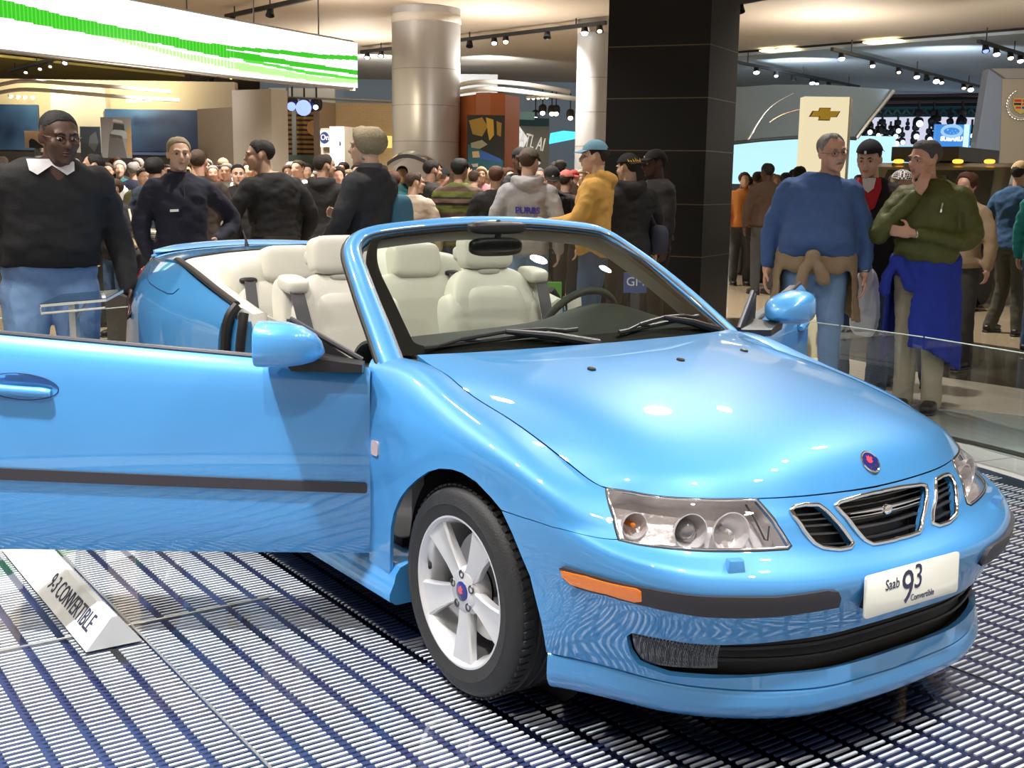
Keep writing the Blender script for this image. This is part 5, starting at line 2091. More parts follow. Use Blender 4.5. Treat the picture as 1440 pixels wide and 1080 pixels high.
CAPTAN = fabric((.50, .36, .17))
person('person in tan cap and blue jacket, back turned, beside the parked off-roader', 1409, 12.2, 1.77, 150, 'tan', CROP, CAPTAN, False, 'dark brown', fabric((.025, .085, .19)), fabric((.075, .075, .06)), wide=1.12, hem=.88, flare=.03,
       larm=((.0, .31, 1.15), (.10, .27, .95)), rarm=((.0, .30, 1.14), (.05, .28, .90)), legs=(((.06, .12, .47), (-.0, .20, .075)), ((-.02, -.10, .47), (-.08, -.16, .075))))
person('person in teal jacket and jeans at the right edge, back turned', 1455, 10.8, 1.70, 160, 'fair', SHORT, None, False, 'brown', fabric((.02, .28, .28)), DENIM_M, wide=1.15, hem=.86)

# ---------------- boy and others at the left
def x24(i):
    o = i['o']
    for s, S_, el, wr in i['arms']:
        mb = MB()
        n = (el - S_).normalized()
        off = Vector((0, s * .058, 0)) + Vector((.02, 0, .01))
        mb.tube([S_ + off + Vector((0, 0, .01)), el + off * .95, el.lerp(wr, .9) + off * .8], .013, 8)
        mb.build('sleeve_stripe', fabric((.75, .72, .62)), o)
    front_panel(i, 'chest_patch', fabric((.7, .7, .66)), [(.03, 1.22), (.09, 1.22), (.09, 1.33), (.03, 1.33)], off=.012)
person('short person in black tracksuit top with white sleeve stripe and chest patch', 172, 11.0, 1.475, -50, 'tan', dict(front=32, side=-8, back=-40, vol=.014), None, False, 'brown', fabric((.015, .014, .02)), DENIM_M, wide=.95, extra=x24, head=(-20, 4, 0), hem=.86)
person('person in dark clothes in profile facing left, just behind the black sweater', 146, 11.8, 1.71, -95, 'tan', SHORT_REC, None, False, 'black', fabric((.035, .03, .03)), fabric((.03, .03, .03)), wide=1.0)
person('person in dark teal top, back turned, left of the navy jacket', 229, 11.5, 1.68, 150, 'fair', LONG, None, False, 'black', fabric((.03, .05, .07)), DENIM_M, wide=.98)
person('person in brown leather jacket, back turned, just behind the navy jacket', 288, 10.8, 1.75, 175, 'ruddy', dict(front=70, side=8, back=-30, vol=.004), None, False, 'brown', fabric((.04, .028, .022)), fabric((.03, .03, .03)), wide=1.06)
person('person in black short sleeved tee facing the camera, left of the black shirt', 342, 12.6, 1.64, 4, 'fair', SHORT, None, False, 'black', fabric((.014, .013, .015)), DENIM_M, wide=1.0, sleeve=.3)

# ---------------- the crowd: copies with clothes and hair of their own
def crowd_proto(female, cap):
    o = person('crowd', None, 1, 1.75, 0, 'fair', (LONG if female == 2 else BOB if female else SHORT) if not cap else CROP, fabric((.1, .1, .1)) if cap else None, False, 'brown',
               fabric((.2, .2, .2)), fabric((.05, .05, .05)), wide=1.04 if not female else .94, fine=False, loc=(0, 0, 0), collar=None)
    return o


PROTO = {k: crowd_proto(*k) for k in ((0, False), (1, False), (2, False), (0, True))}
CLOTH = {'black': (.014, .014, .016), 'white': (.62, .62, .62), 'red': (.42, .03, .035), 'navy': (.015, .02, .05), 'grey': (.17, .17, .18), 'brown': (.07, .04, .025), 'tan': (.38, .28, .18),
         'blue': (.06, .14, .32), 'green': (.05, .11, .05), 'maroon': (.14, .015, .03), 'orange': (.55, .20, .04), 'pink': (.50, .22, .26), 'teal': (.03, .16, .18), 'yellow': (.55, .42, .06),
         'olive': (.09, .09, .035), 'purple': (.12, .05, .18)}
used = set()
PLACED = []


def crowd(px, depth, H, face, top, hairc, kind=(0, False), skin='fair', where=''):
    src = PROTO[kind]
    first = kind not in used
    used.add(kind)
    o = src if first else src.copy()
    if not first:
        COL.objects.link(o)
    r = AX_R * ((px - 720) / CAM_F) + AX_F
    fx = np.array([AX_F[0], AX_F[1]])
    fx /= np.linalg.norm(fx)
    depth *= 1.2
    H = 1.504 + (H - 1.504) * 1.15
    hx = r[:2] / (r[:2] @ fx) * depth
    for _ in range(12):
        if all(math.hypot(hx[0] - a, hx[1] - b) > .62 for a, b in PLACED):
            break
        hx = hx * 1.02
    PLACED.append((hx[0], hx[1]))
    o.location = (CAM_C[0] + hx[0], CAM_C[1] + hx[1], 0)
    o.rotation_euler = (0, 0, math.atan2(-hx[1], -hx[0]) + R_(face))
    o.scale = (H / 1.75,) * 3
    o['label'] = 'person in %s top%s %s' % (top, (' and %s cap' % hairc) if kind[1] else '', where)
    o['category'] = 'person'
    o['group'] = 'visitors in the crowd'
    for ch in list(src.children):
        if first:
            c = ch
        else:
            c = ch.copy()
            COL.objects.link(c)
            c.parent = o
        nm = ch.name.split('.')[0]
        m = SKM[skin] if nm == 'body' else fabric(CLOTH[top]) if nm in ('sweater', 'jacket') else (HRM.get(hairc) if nm == 'hair' else None)
        if nm == 'cap':
            m = fabric(CLOTH.get(hairc, (.05, .05, .05)))
        if nm == 'hair' and kind[1]:
            m = HRM['dark brown']
        if m is not None:
            c.material_slots[0].link = 'OBJECT'
            c.material_slots[0].material = m


F1, F2, CP = (1, False), (2, False), (0, True)
CROWD = [
    (6, 11.5, 1.70, 30, 'maroon', 'brown', (0, False), 'tan', "at the far left edge behind the black sweater"),
    (164, 12.5, 1.64, 0, 'white', 'brown', (0, False), 'ruddy', "behind the white striped tracksuit sleeve"),
    (181, 14.0, 1.68, 0, 'teal', 'white', F1, 'fair', "between the tracksuit top and the dark teal top"),
    (200, 13.0, 1.66, 160, 'navy', 'grey', (0, False), 'fair', "above the chrome engine"),
    (213, 11.6, 1.58, 20, 'olive', 'dark brown', (0, False), 'tan', "just left of the dark teal top"),
    (246, 15.5, 1.66, 0, 'red', 'black', (0, False), 'fair', "at the navy jacket's shoulder"),
    (308, 13.5, 1.64, 0, 'pink', 'grey', (0, False), 'ruddy', 'right of the brown leather jacket'),
    (318, 15.5, 1.66, 30, 'red', 'brown', F1, 'fair', 'behind the black tee'),
    (327, 12.8, 1.66, -20, 'white', 'grey', (0, False), 'ruddy', 'left of the black tee'),
    (356, 13.8, 1.69, 0, 'orange', 'brown', (0, False), 'fair', 'between the black tee and the black shirt'),
    (410, 16.0, 1.68, 0, 'white', 'auburn', F2, 'fair', "right of the black shirt's collar"),
    (424, 13.2, 1.71, -30, 'white', 'brown', (0, False), 'ruddy', 'right of the black shirt'),
    (436, 15.2, 1.69, 10, 'grey', 'black', F1, 'tan', 'left of the hooded black jacket'),
    (478, 11.4, 1.62, 10, 'red', 'dark brown', F1, 'ruddy', 'right of the hooded black jacket'),
    (494, 12.6, 1.60, -10, 'white', 'blond', F1, 'fair', "left of the grey collared jacket"),
    (504, 14.6, 1.69, 10, 'blue', 'black', (0, False), 'fair', "half behind the grey collared jacket"),
    (553, 10.2, 1.58, 170, 'black', 'auburn', F2, 'fair', 'left of the cream sweater'),
    (566, 13.2, 1.66, 0, 'teal', 'black', (0, False), 'tan', "under the dark car hatch"),
    (622, 12.2, 1.62, -20, 'blue', 'black', CP, 'ruddy', 'left of the striped sweater'),
    (664, 13.0, 1.62, 170, 'grey', 'brown', (0, False), 'fair', 'right of the striped sweater'),
    (674, 15.0, 1.68, 0, 'pink', 'blond', F1, 'fair', 'before the orange kiosk'),
    (710, 11.8, 1.64, 30, 'yellow', 'auburn', F2, 'fair', 'left of the grey brown cap'),
    (719, 12.4, 1.62, 150, 'black', 'black', F1, 'fair', 'behind the grey hoodie'),
    (752, 13.0, 1.66, 20, 'blue', 'grey', (0, False), 'fair', "behind the badged black cap"),
    (782, 12.2, 1.76, 170, 'brown', 'dark brown', (0, False), 'fair', 'below the poster with letters'),
    (800, 13.2, 1.64, 10, 'white', 'red', CP, 'fair', 'left of the yellow hoodie'),
    (812, 14.6, 1.66, -10, 'purple', 'blond', F1, 'fair', 'behind the yellow arm'),
    (846, 12.4, 1.68, 150, 'black', 'black', (0, False), 'dark', 'behind the yellow hood'),
    (1033, 14.8, 1.66, 10, 'orange', 'auburn', F2, 'fair', 'right of the black pillar'),
    (1040, 16.5, 1.62, 170, 'red', 'dark brown', (0, False), 'fair', 'at the pillar corner'),
    (1064, 13.6, 1.76, -150, 'brown', 'black', (0, False), 'dark', "walking past the pale lit screen"),
    (1052, 14.4, 1.68, 150, 'black', 'dark brown', (0, False), 'brown', "beside the walker in brown"),
    (1078, 15.5, 1.64, 0, 'tan', 'blond', F1, 'fair', 'right of the walker in brown'),
    (1090, 13.8, 1.66, 160, 'grey', 'black', (0, False), 'tan', 'left of the blue sweater'),
    (1100, 16.5, 1.72, 0, 'black', 'black', CP, 'tan', 'far behind the blue sweater'),
    (1190, 15.5, 1.66, 160, 'navy', 'brown', (0, False), 'fair', 'between the blue sweater and the black cap'),
    (1240, 11.0, 1.62, 0, 'black', 'black', F1, 'fair', 'right of the black cap'),
    (1338, 8.2, 1.613, -30, 'tan', 'auburn', F2, 'ruddy', 'right of the olive jacket'),
]
for c in CROWD:
    crowd(*c)
rnd = random.Random(4)
tops = ['black', 'white', 'grey', 'navy', 'red', 'brown', 'blue', 'tan', 'maroon', 'green']
hcs = ['black', 'brown', 'grey', 'blond', 'dark brown', 'auburn']
seen = set()
tops2 = tops + ['olive', 'purple', 'teal', 'pink', 'orange', 'yellow']
for n_, px in enumerate([22, 60, 120, 176, 206, 236, 256, 272, 300, 322, 352, 366, 416, 430, 446, 466, 486, 512, 540, 655, 684, 702, 760, 778, 806, 836, 1036, 1046, 1072, 1084, 1108]):
    near = 'far back under the display wall\'s blue panels' if px < 280 else 'far back before the slatted and stone walls' if px < 545 else 'far back before the column and orange kiosk' if px < 1000 else 'far back before the pale cyan screen'
    while True:
        t, h, kd = rnd.choice(tops2), rnd.choice(hcs), rnd.choice([(0, False), F1, F2])
        if (t, near) not in seen:
            break
    seen.add((t, near))
    crowd(px, 15.0 + (n_ * 7 % 5) * .55, rnd.uniform(1.60, 1.78), rnd.choice([0, 20, -30, 160, 180, 90]), t, h, kd, rnd.choice(['fair', 'ruddy', 'tan', 'fair']), near)
# ================================================================ the hall
FXH = np.array([AX_F[0], AX_F[1], 0.0])
FXH /= np.linalg.norm(FXH)
RXH = np.array([FXH[1], -FXH[0], 0.0])


def pd(px, py, dep):
    """surveyed point at a depth in front of the camera"""
    r = ray(px, py)
    return CAM_C + r * (dep / (r @ FXH))


def spot_xy(px, dep):
    p = pd(px, 250, dep)
    return float(p[0]), float(p[1])


def panel(name, px0, px1, y0, y1, d0, d1=None, th=.12, m=None, parent=None, floor=False, z0=None, smooth=False, build=True, **k):
    """upright slab spanned between two columns of the photograph at given depths"""
    d1 = d0 if d1 is None else d1
    a, b = pd(px0, y0, d0), pd(px1, y0, d1)
    zt = .5 * (a[2] + b[2])
    zb = 0.0 if floor else .5 * (pd(px0, y1, d0)[2] + pd(px1, y1, d1)[2])
    d = np.array([b[0] - a[0], b[1] - a[1], 0])
    d /= np.linalg.norm(d)
    n = np.array([-d[1], d[0], 0])
    if n @ FXH < 0:
        n = -n
    A0, B0 = np.array([a[0], a[1], 0]), np.array([b[0], b[1], 0])
    mb = MB()
    bot = [A0, B0, B0 + n * th, A0 + n * th]
    mb.ring_loft([[q + np.array([0, 0, zb]) for q in bot], [q + np.array([0, 0, zt]) for q in bot]], True, True)
    if not build:
        return mb, A0, B0, d, n, zb, zt
    o = mb.build(name, m, parent, smooth=smooth, **k)
    return o


def panel_frame(px0, px1, y0, y1, d0, d1=None):
    """matrix with x to the right, y up, z towards the camera, origin in the panel's middle, and its size"""
    d1 = d0 if d1 is None else d1
    a, b = pd(px0, y0, d0), pd(px1, y0, d1)
    zt, zb = .5 * (a[2] + b[2]), .5 * (pd(px0, y1, d0)[2] + pd(px1, y1, d1)[2])
    c = .5 * (a + b)
    c[2] = .5 * (zt + zb)
    d = b - a
    d[2] = 0
    return frame_matrix(c, d, (0, 0, 1)), float(np.linalg.norm(d)), float(zt - zb)


def flat(name, M, poly, m, parent=None, th=.02, z=0.0, holes=None, **k):
    mb = MB()
    mb.prism(poly, M @ Matrix.Translation((0, 0, z)), th)
    return mb.build(name, m, parent, smooth=False, **k)


def rect(w, h, cx=0, cy=0):
    return [(cx - w / 2, cy - h / 2), (cx + w / 2, cy - h / 2), (cx + w / 2, cy + h / 2), (cx - w / 2, cy + h / 2)]


def glow(name, c, s):
    return mat(name, (0, 0, 0), .5, emit=c, estr=s)


def tagthing(o, label, cat, group=None):
    _set(o, label=label, category=cat, group=group)
    return o


# ---- floor, ceiling, far walls
TCX, TCY, TR = -1.5, -.3, 3.42
HALLFLOOR = noisy('polished_hall_floor', (.46, .37, .25), (.40, .32, .21), 2.2, .22, .0, coat=.4)
mb = MB()
ring = lambda r, n=96: [(TCX + r * math.cos(2 * PI * j / n), TCY + r * math.sin(2 * PI * j / n)) for j in range(n)]
o_, i_ = [(TCX + 60 * math.cos(2 * PI * j / 96), TCY + 60 * math.sin(2 * PI * j / 96), 0) for j in range(96)], [(x, y, 0) for x, y in ring(3.95)]
mb.ring_loft([i_, o_], False, True)
mb.ring_loft([[(x, y, -.3) for x, y, z in o_], [(x, y, -.3) for x, y, z in i_], i_], False, True)
mb.build('floor', HALLFLOOR, kind='structure', smooth=False)

CEIL = noisy('ceiling_paint', (.56, .47, .37), (.53, .45, .35), .5, .7, 0)
mb = MB()
mb.box((-20, 6, 4.75), (52, 60, .3))
mb.build('ceiling', CEIL, kind='structure', smooth=False)
# ceiling beyond the flush lights, bluish lighting put into its colour
CEIL2 = noisy('blue_lit_ceiling', (.48, .53, .57), (.45, .50, .54), .5, .6, 0)
a, b = at(1000, 77, 'z', 4.6), at(1500, 36, 'z', 4.6)
a2, b2 = a + FXH * 22, b + FXH * 22 + RXH * 12
mb = MB()
mb.ring_loft([[(q[0], q[1], 4.52) for q in (a, b, b2, a2)], [(q[0], q[1], 4.598) for q in (a, b, b2, a2)]], True, True)
mb.build('ceiling_field', CEIL2, kind='structure', smooth=False)
BACKWALL = noisy('far_wall_paint', (.20, .25, .30), (.17, .22, .27), .4, .8, 0)
panel('wall_far', -300, 1800, 60, 0, 46, 46, .3, BACKWALL, floor=True, kind='structure')

# ---- turntable
tt = thing('turntable', 'round glass topped turntable with pale slats under the blue car', 'turntable', (0, 0, 0))
mb = MB()
mb.lathe([(0, -.06), (TR, -.06), (TR, -.12), (0, -.12)], 96, Matrix.Translation((TCX, TCY, 0)))
mb.build('base', mat('turntable_base', (.03, .04, .115), .5), tt, smooth=False)
verts, faces = [], []
PX, PY, BW, BL = .0268, .1155, .0092, .088
y_start = [-1.489 + PY * k for k in range(0, 42)] + [-1.591 - PY * k for k in range(0, 22)]
for ys in y_start:
    yc = ys + BL / 2
    dy = abs(yc - TCY) + BL / 2
    if dy > TR - .03:
        continue
    xr = math.sqrt((TR - .03) ** 2 - dy ** 2)
    for i in range(int((TCX - xr) / PX), int((TCX + xr) / PX) + 1):
        x = i * PX
        if not (TCX - xr < x < TCX + xr):
            continue
        k = len(verts)
        for z, g in ((-.013, 0), (-.008, .0)):
            verts += [(x - BW / 2, ys, z), (x + BW / 2, ys, z), (x + BW / 2, ys + BL, z), (x - BW / 2, ys + BL, z)]
        faces += [(k + 4, k + 5, k + 6, k + 7), (k, k + 1, k + 5, k + 4), (k + 1, k + 2, k + 6, k + 5), (k + 2, k + 3, k + 7, k + 6), (k + 3, k, k + 4, k + 7)]
me = bpy.data.meshes.new('slat_grate')
me.from_pydata(verts, [], faces)
link_mesh('slat_grate', me, mat('pale_slat', (.90, .91, .90), .4), tt, kind='stuff')
mb = MB()
mb.lathe([(0, 0), (TR, 0), (TR, -.006)], 96, Matrix.Translation((TCX, TCY, 0)))
mb.build('glass_top', thin_glass('floor_glass', (.93, .95, .97), 1.1), tt, smooth=False)
JOINT = mat('joint_aluminium', (.55, .56, .52), .35, .8)
for q in (((-4.5, -1.497), (1.2, -1.497)), ((-1.06, -2.9), (-1.06, -1.0))):
    mb = MB()
    mb.tube([(*q[0], -.001), (*q[1], -.001)], .004, 6)
    mb.build('panel_joint', JOINT, tt)
mb = MB()
mb.tube([(-4.2, .572, -.001), (1.4, .572, -.001)], .0035, 6)
mb.build('panel_joint', mat('joint_dark', (.05, .055, .07), .5), tt)
mb = MB()
mb.lathe([(TR + .004, -.2), (TR + .004, .0), (TR + .40, .0), (TR + .40, -.2)], 96, Matrix.Translation((TCX, TCY, 0)))
RINGT = noisy('white_floor_tile', (.60, .60, .57), (.56, .56, .53), 3, .2, 0, coat=.4)
mb.build('tile_ring', RINGT, tt, angle=20)
for a in np.arange(0, 2 * PI, 2 * PI / 36):
    mb = MB()
    u = Vector((math.cos(a + .02), math.sin(a + .02), 0))
    mb.tube([Vector((TCX, TCY, .0)) + u * (TR + .01), Vector((TCX, TCY, .0)) + u * (TR + .39)], .0025, 6)
    if 0 < a < 2.2:
        mb.build('tile_joint', mat('joint_grey', (.2, .2, .2), .6), tt)
mb = MB()
mb.lathe([(TR + .40, -.2), (TR + .40, .012), (TR + .47, .012), (TR + .47, -.2)], 96, Matrix.Translation((TCX, TCY, 0)))
mb.build('edge_strip', mat('bronze_strip', (.06, .055, .05), .3, .5), tt, angle=20)
mb = MB()
mb.lathe([(TR + .47, -.3), (TR + .47, .002), (3.96, .002), (3.96, -.3)], 96, Matrix.Translation((TCX, TCY, 0)))
mb.build('outer_ring', mat('grey_green_tile', (.33, .37, .35), .15, 0, .4), tt, angle=20)

# floor fields of the neighbouring stands (right)
def field(name, pix, m, z=.004):
    pts = [at(x, y, 'z', 0) for x, y in pix]
    mb = MB()
    mb.ring_loft([[(p[0], p[1], 0.0005) for p in pts], [(p[0], p[1], z) for p in pts]], True, True)
    return mb.build(name, m, kind='structure', smooth=False)
field('floor_tiles_grey', [(900, 560), (1180, 545), (1300, 570), (1600, 600), (1700, 720), (1400, 637), (1300, 607), (1000, 600)], mat('grey_green_tile2', (.36, .39, .36), .12, 0, .4), .003)
field('floor_tiles_pale', [(900, 500), (1190, 505), (1330, 532), (1600, 572), (1600, 603), (1300, 570), (1180, 545), (900, 545)], mat('pale_tile', (.55, .50, .42), .2, 0, .3), .006)
field('floor_dark', [(900, 445), (1180, 450), (1330, 476), (1600, 515), (1600, 575), (1330, 532), (1190, 505), (900, 500)], mat('dark_gloss_tile', (.075, .062, .045), .12, 0, .5), .004)

# ---- glass barriers
GL = thin_glass('barrier_glass', (.90, .94, .92), 1.0)
EDGE_M = mat('glass_edge', (.55, .68, .62), .15, 0, 1.0)
gb = thing('glass_barrier', 'low clear glass barrier in front of the four people at the right', 'glass barrier', (0, 0, 0))
arc = [(-2.25, 3.185), (-2.0, 3.195), (-1.385, 3.19), (-.695, 3.10), (.0, 2.93)]
for p, q in zip(arc[:-1], arc[1:]):
    p, q = Vector((*p, 0)), Vector((*q, 0))
    d = (q - p).normalized()
    p2, q2 = p + d * .008, q - d * .008
    mb = MB()
    mb.add([p2 + Vector((0, 0, .01)), q2 + Vector((0, 0, .01)), q2 + Vector((0, 0, .65)), p2 + Vector((0, 0, .65))], [(0, 1, 2, 3)])
    pn = mb.build('pane', GL, gb, smooth=False)
    mb = MB()
    mb.tube([p2 + Vector((0, 0, .65)), q2 + Vector((0, 0, .65))], .0035, 6)
    mb.build('pane_edge', EDGE_M, pn)
gb = thing('glass_barrier', 'low clear glass barrier behind the sloping sign stand at the left', 'glass barrier', (0, 0, 0))
p, q = at(-30, 450, 'z', .6), at(200, 429.5, 'z', .6)
p, q = Vector((p[0], p[1], 0)), Vector((q[0], q[1], 0))
ptL, qtL = p.copy(), q.copy()
for f0, f1 in ((0, .49), (.5, 1)):
    a_, b_ = p.lerp(q, f0), p.lerp(q, f1)
    mb = MB()
    mb.add([a_ + Vector((0, 0, .03)), b_ + Vector((0, 0, .03)), b_ + Vector((0, 0, .6)), a_ + Vector((0, 0, .6))], [(0, 1, 2, 3)])
    pn = mb.build('pane', GL, gb, smooth=False)
    mb = MB()
    mb.tube([a_ + Vector((0, 0, .6)), b_ + Vector((0, 0, .6))], .0035, 6)
    mb.build('pane_edge', EDGE_M, pn)
for f in (.12, .4, .6, .9):
    mb = MB()
    c = p.lerp(q, f)
    mb.rbox(c + Vector((0, 0, .05)), (.03, .03, .10), .5)
    mb.build('clamp', CHROME, gb)

# ---- sloping sign stand at the left
SC = pd(112, 440, 5.6)
st = thing('sign_stand', 'grey post with a sloping sign panel beside the man in black sweater', 'sign stand', (SC[0], SC[1], 0))
GREYST = mat('pale_grey_metal', (.62, .63, .60), .35, .3)
ST_M = np.array([SC[0], SC[1], 0])
def stp(px, py, dep):
    return pd(px, py, dep) - ST_M
pl = [stp(57, 432, 5.42), stp(150, 424, 5.42), stp(174, 411, 5.72), stp(88, 418, 5.72)]
nn = np.cross(pl[1] - pl[0], pl[3] - pl[0])
nn /= np.linalg.norm(nn)
if nn[2] < 0:
    nn = -nn
mb = MB()
mb.ring_loft([pl, [q + nn * .012 for q in pl]], True, True)
mb.build('sign_panel', GREYST, st, smooth=False)
mb = MB()
mb.ring_loft([[q + nn * .013 for q in pl], [q + nn * .016 for q in pl]], True, True)
mb.build('sign_sheet', mat('sign_blue_black', (.02, .05, .09), .2, 0, .5), st, smooth=False)
mb = MB()
top = .5 * (pl[0] + pl[2])
px_ = stp(104, 440, 5.57)
mb.box((px_[0], px_[1], (top[2] - .02) / 2), (.05, .03, top[2] - .02), (0, 0, CAM_YAW))
mb.box((px_[0], px_[1], .01), (.3, .25, .02), (0, 0, CAM_YAW))
mb.build('post', GREYST, st, smooth=False)
mb = MB()
mb.tube([stp(107, 450, 5.57), stp(126, 419, 5.60)], .007, 6)
mb.build('brace', GREYST, st)
mb = MB()
mb.tube([stp(58, 441, 5.43), stp(148, 433, 5.43)], .006, 6)
mb.tube([stp(57, 433, 5.42), stp(58, 441, 5.43)], .004, 6)
mb.build('lip', GREYST, st)

# ---- triangular name block on the floor
pa = [at(121, 919, 'z', 0), at(200, 902, 'z', 0)]
yl, yr = float(pa[0][1]), float(pa[1][1])
xf = float(pa[0][0])
hgt = .105
nb = thing('name_block', 'white triangular name block with dark letters on the slatted floor', 'name sign', (xf, .5 * (yl + yr), 0))
w2 = .5 * (yr - yl)
mb = MB()
ysl = -w2 * .02
prof = [(-w2, .004), (w2, .004), (w2 * .15, hgt), (-w2 * .05, hgt)]
mb.ring_loft([[(-1.25, y, z) for y, z in prof], [(-.0, y, z) for y, z in prof]], True, True)
block = mb.build('block', mat('satin_white', (.66, .68, .67), .3, 0, .5), nb, smooth=False)
sl = Vector((0, w2 * .95, hgt - .004)).normalized()
Mt = Matrix(((1, 0, 0, 0), (0, sl.y, -sl.z, 0), (0, sl.z, sl.y, 0), (0, 0, 0, 1)))
mid = Vector((0, -w2 * .52, .004 + hgt * .5))
tm = text_mesh('9-3 CONVERTIBLE', .105, .0006, align='RIGHT')
tm.transform(Matrix.Translation(Vector((-.085, mid.y - .0008, mid.z + .0005))) @ Mt @ Matrix.Diagonal((.62, .85, 1, 1)))
link_mesh('lettering', tm, mat('dark_blue_letters', (.03, .035, .07), .5), nb)

# ---------------------------------------------------------------- hanging screen with green ribbons
LED_PTS = [(-260, 13.4), (-120, 14.0), (0, 14.6), (100, 15.4), (200, 16.3), (300, 17.4), (400, 18.6), (504, 20.0)]
bx = np.array([pd(px, 250, d)[:2] for px, d in LED_PTS])
BXY = curve([(x, y, 0) for x, y in bx], 420)
ZB = 1.504 + (251 - 123) / 1647 * 20.0 + .0
top_px = lambda px: np.interp(px, [-300, 0, 180, 340, 510], [-62, -32, 0, 31, 62])
bot_px = lambda px: np.interp(px, [-300, 0, 80, 200, 300, 400, 497], [42, 68, 78, 92, 103, 114, 123])
led = thing('video_screen', 'long curved white video screen with green ribbons hanging under the ceiling', 'screen', (0, 0, 0))
NV = 56
rows_v = np.linspace(0, 1, NV + 1)
vv, ff, mi = [], [], []
zt_l, zb_l = [], []
for p in BXY:
    q = project((p[0], p[1], 3.4))
    px = float(q[0])
    dep = (np.array([p[0], p[1], 0]) - np.array([CAM_C[0], CAM_C[1], 0])) @ FXH
    zt_l.append(pd(px, float(top_px(px)), dep)[2])
    zb_l.append(pd(px, float(bot_px(px)), dep)[2])
sm = lambda a: np.polyval(np.polyfit(np.arange(len(a)), a, 3), np.arange(len(a)))
zt_l, zb_l = sm(np.array(zt_l)), sm(np.array(zb_l))
# ribbons: centre and half width as fractions of the screen height, against photo column
RIB = [
    ([-300, 0, 90, 160, 215, 270, 330, 400, 450, 510], [.34, .42, .50, .53, .54, .53, .50, .44, .42, .32], [.17, .13, .11, .095, .08, .05, .035, .045, .05, .05], 1.0),
    ([200, 260, 310, 360, 420, 510], [.52, .58, .62, .62, .64, .66], [.07, .07, .07, .06, .05, .05], 1.0),
    ([150, 200, 260, 340, 400, 450, 510], [.62, .68, .76, .82, .86, .90, .84], [.02, .035, .05, .07, .06, .05, .05], .45),
    ([340, 380, 430, 510], [.70, .72, .78, .80], [.02, .03, .035, .03], .7),
    ([120, 200, 300, 400, 470], [.60, .74, .88, .93, .94], [.02, .03, .035, .035, .02], .25),
]
for i, p in enumerate(BXY):
    for v in rows_v:
        vv.append((p[0], p[1], zt_l[i] + (zb_l[i] - zt_l[i]) * v))
cols = [float(project((p[0], p[1], 3.4))[0]) for p in BXY]
for i in range(len(BXY) - 1):
    for j in range(NV):
        v = (j + .5) / NV
        best = 0.0
        for xs, cs, ws, s_ in RIB:
            if xs[0] <= cols[i] <= xs[-1]:
                c, w = np.interp(cols[i], xs, cs), np.interp(cols[i], xs, ws)
                if abs(v - c) < w:
                    lines = 1.0 if (cols[i] > 330 or i % 3 != 0) else .55
                    best = max(best, s_ * lines)
        a = i * (NV + 1) + j
        ff.append((a, a + 1, a + NV + 2, a + NV + 1))
        mi.append(1 if best > .8 else 2 if best > .5 else 3 if best > .3 else 4 if best > 0 else 0)
me = bpy.data.meshes.new('screen_face')
me.from_pydata(vv, [], ff)
me.polygons.foreach_set('material_index', mi)
for c, s_ in (((1, 1, .98), 1.7), ((.045, .58, .02), 1.0), ((.10, .70, .05), 1.1), ((.45, .95, .28), 1.25), ((.75, 1, .62), 1.4)):
    me.materials.append(glow('screen_light', c, s_))
link_mesh('screen_face', me, None, led)
mb = MB()
bk = []
for i in range(0, len(BXY), 6):
    p = np.array([BXY[i][0], BXY[i][1], 0]) + FXH * .03
    bk.append([p + np.array([0, 0, zt_l[i] + .03]), p + FXH * .3 + np.array([0, 0, zt_l[i] + .03]), p + FXH * .3 + np.array([0, 0, zb_l[i] - .03]), p + np.array([0, 0, zb_l[i] - .03])])
mb.ring_loft(bk, True, True)
mb.build('housing', mat('screen_housing', (.35, .33, .30), .6), led, angle=20)
for i in range(20, len(BXY), 60):
    mb = MB()
    p = np.array([BXY[i][0], BXY[i][1], 0]) + FXH * .18
    mb.tube([p + np.array([0, 0, zt_l[i]]), p + np.array([0, 0, 4.59])], .012, 6)
    mb.build('suspension_rod', DARKMETAL, led)

# ---------------------------------------------------------------- columns
def round_column(px, w, dep, label, ytop):
    x, y = spot_xy(px, dep)
    r = w / 2 / CAM_F * dep
    o = thing('column', label, 'column', (x, y, 0))
    m = noisy('satin_steel_cladding', (.46, .46, .46), (.43, .43, .43), 1.5, .38, 0, metal=.35)
    mb = MB()
    mb.lathe([(r, 0), (r, 4.6)], 64)
    mb.build('cladding', m, o, angle=60)
    for z in (.9, 1.55, 2.2, 2.85, 3.5):
        mb = MB()
        mb.lathe([(r + .002, z - .006), (r + .002, z + .006)], 64)
        mb.build('seam', mat('seam', (.25, .24, .23), .5), o, angle=60)
    zt = pd(px, ytop, dep)[2]
    mb = MB()
    mb.lathe([(r, zt - .13), (r * 1.015, zt - .12), (r * 1.015, zt), (r, zt + .02)], 64)
    mb.build('collar', mat('column_collar', (.56, .52, .46), .5), o, angle=50)
round_column(599, 93, 22.4, 'thick round steel clad column left of the orange kiosk', 24)
round_column(835, 54, 23.6, 'thinner round steel clad column behind the black square pillar', 38)

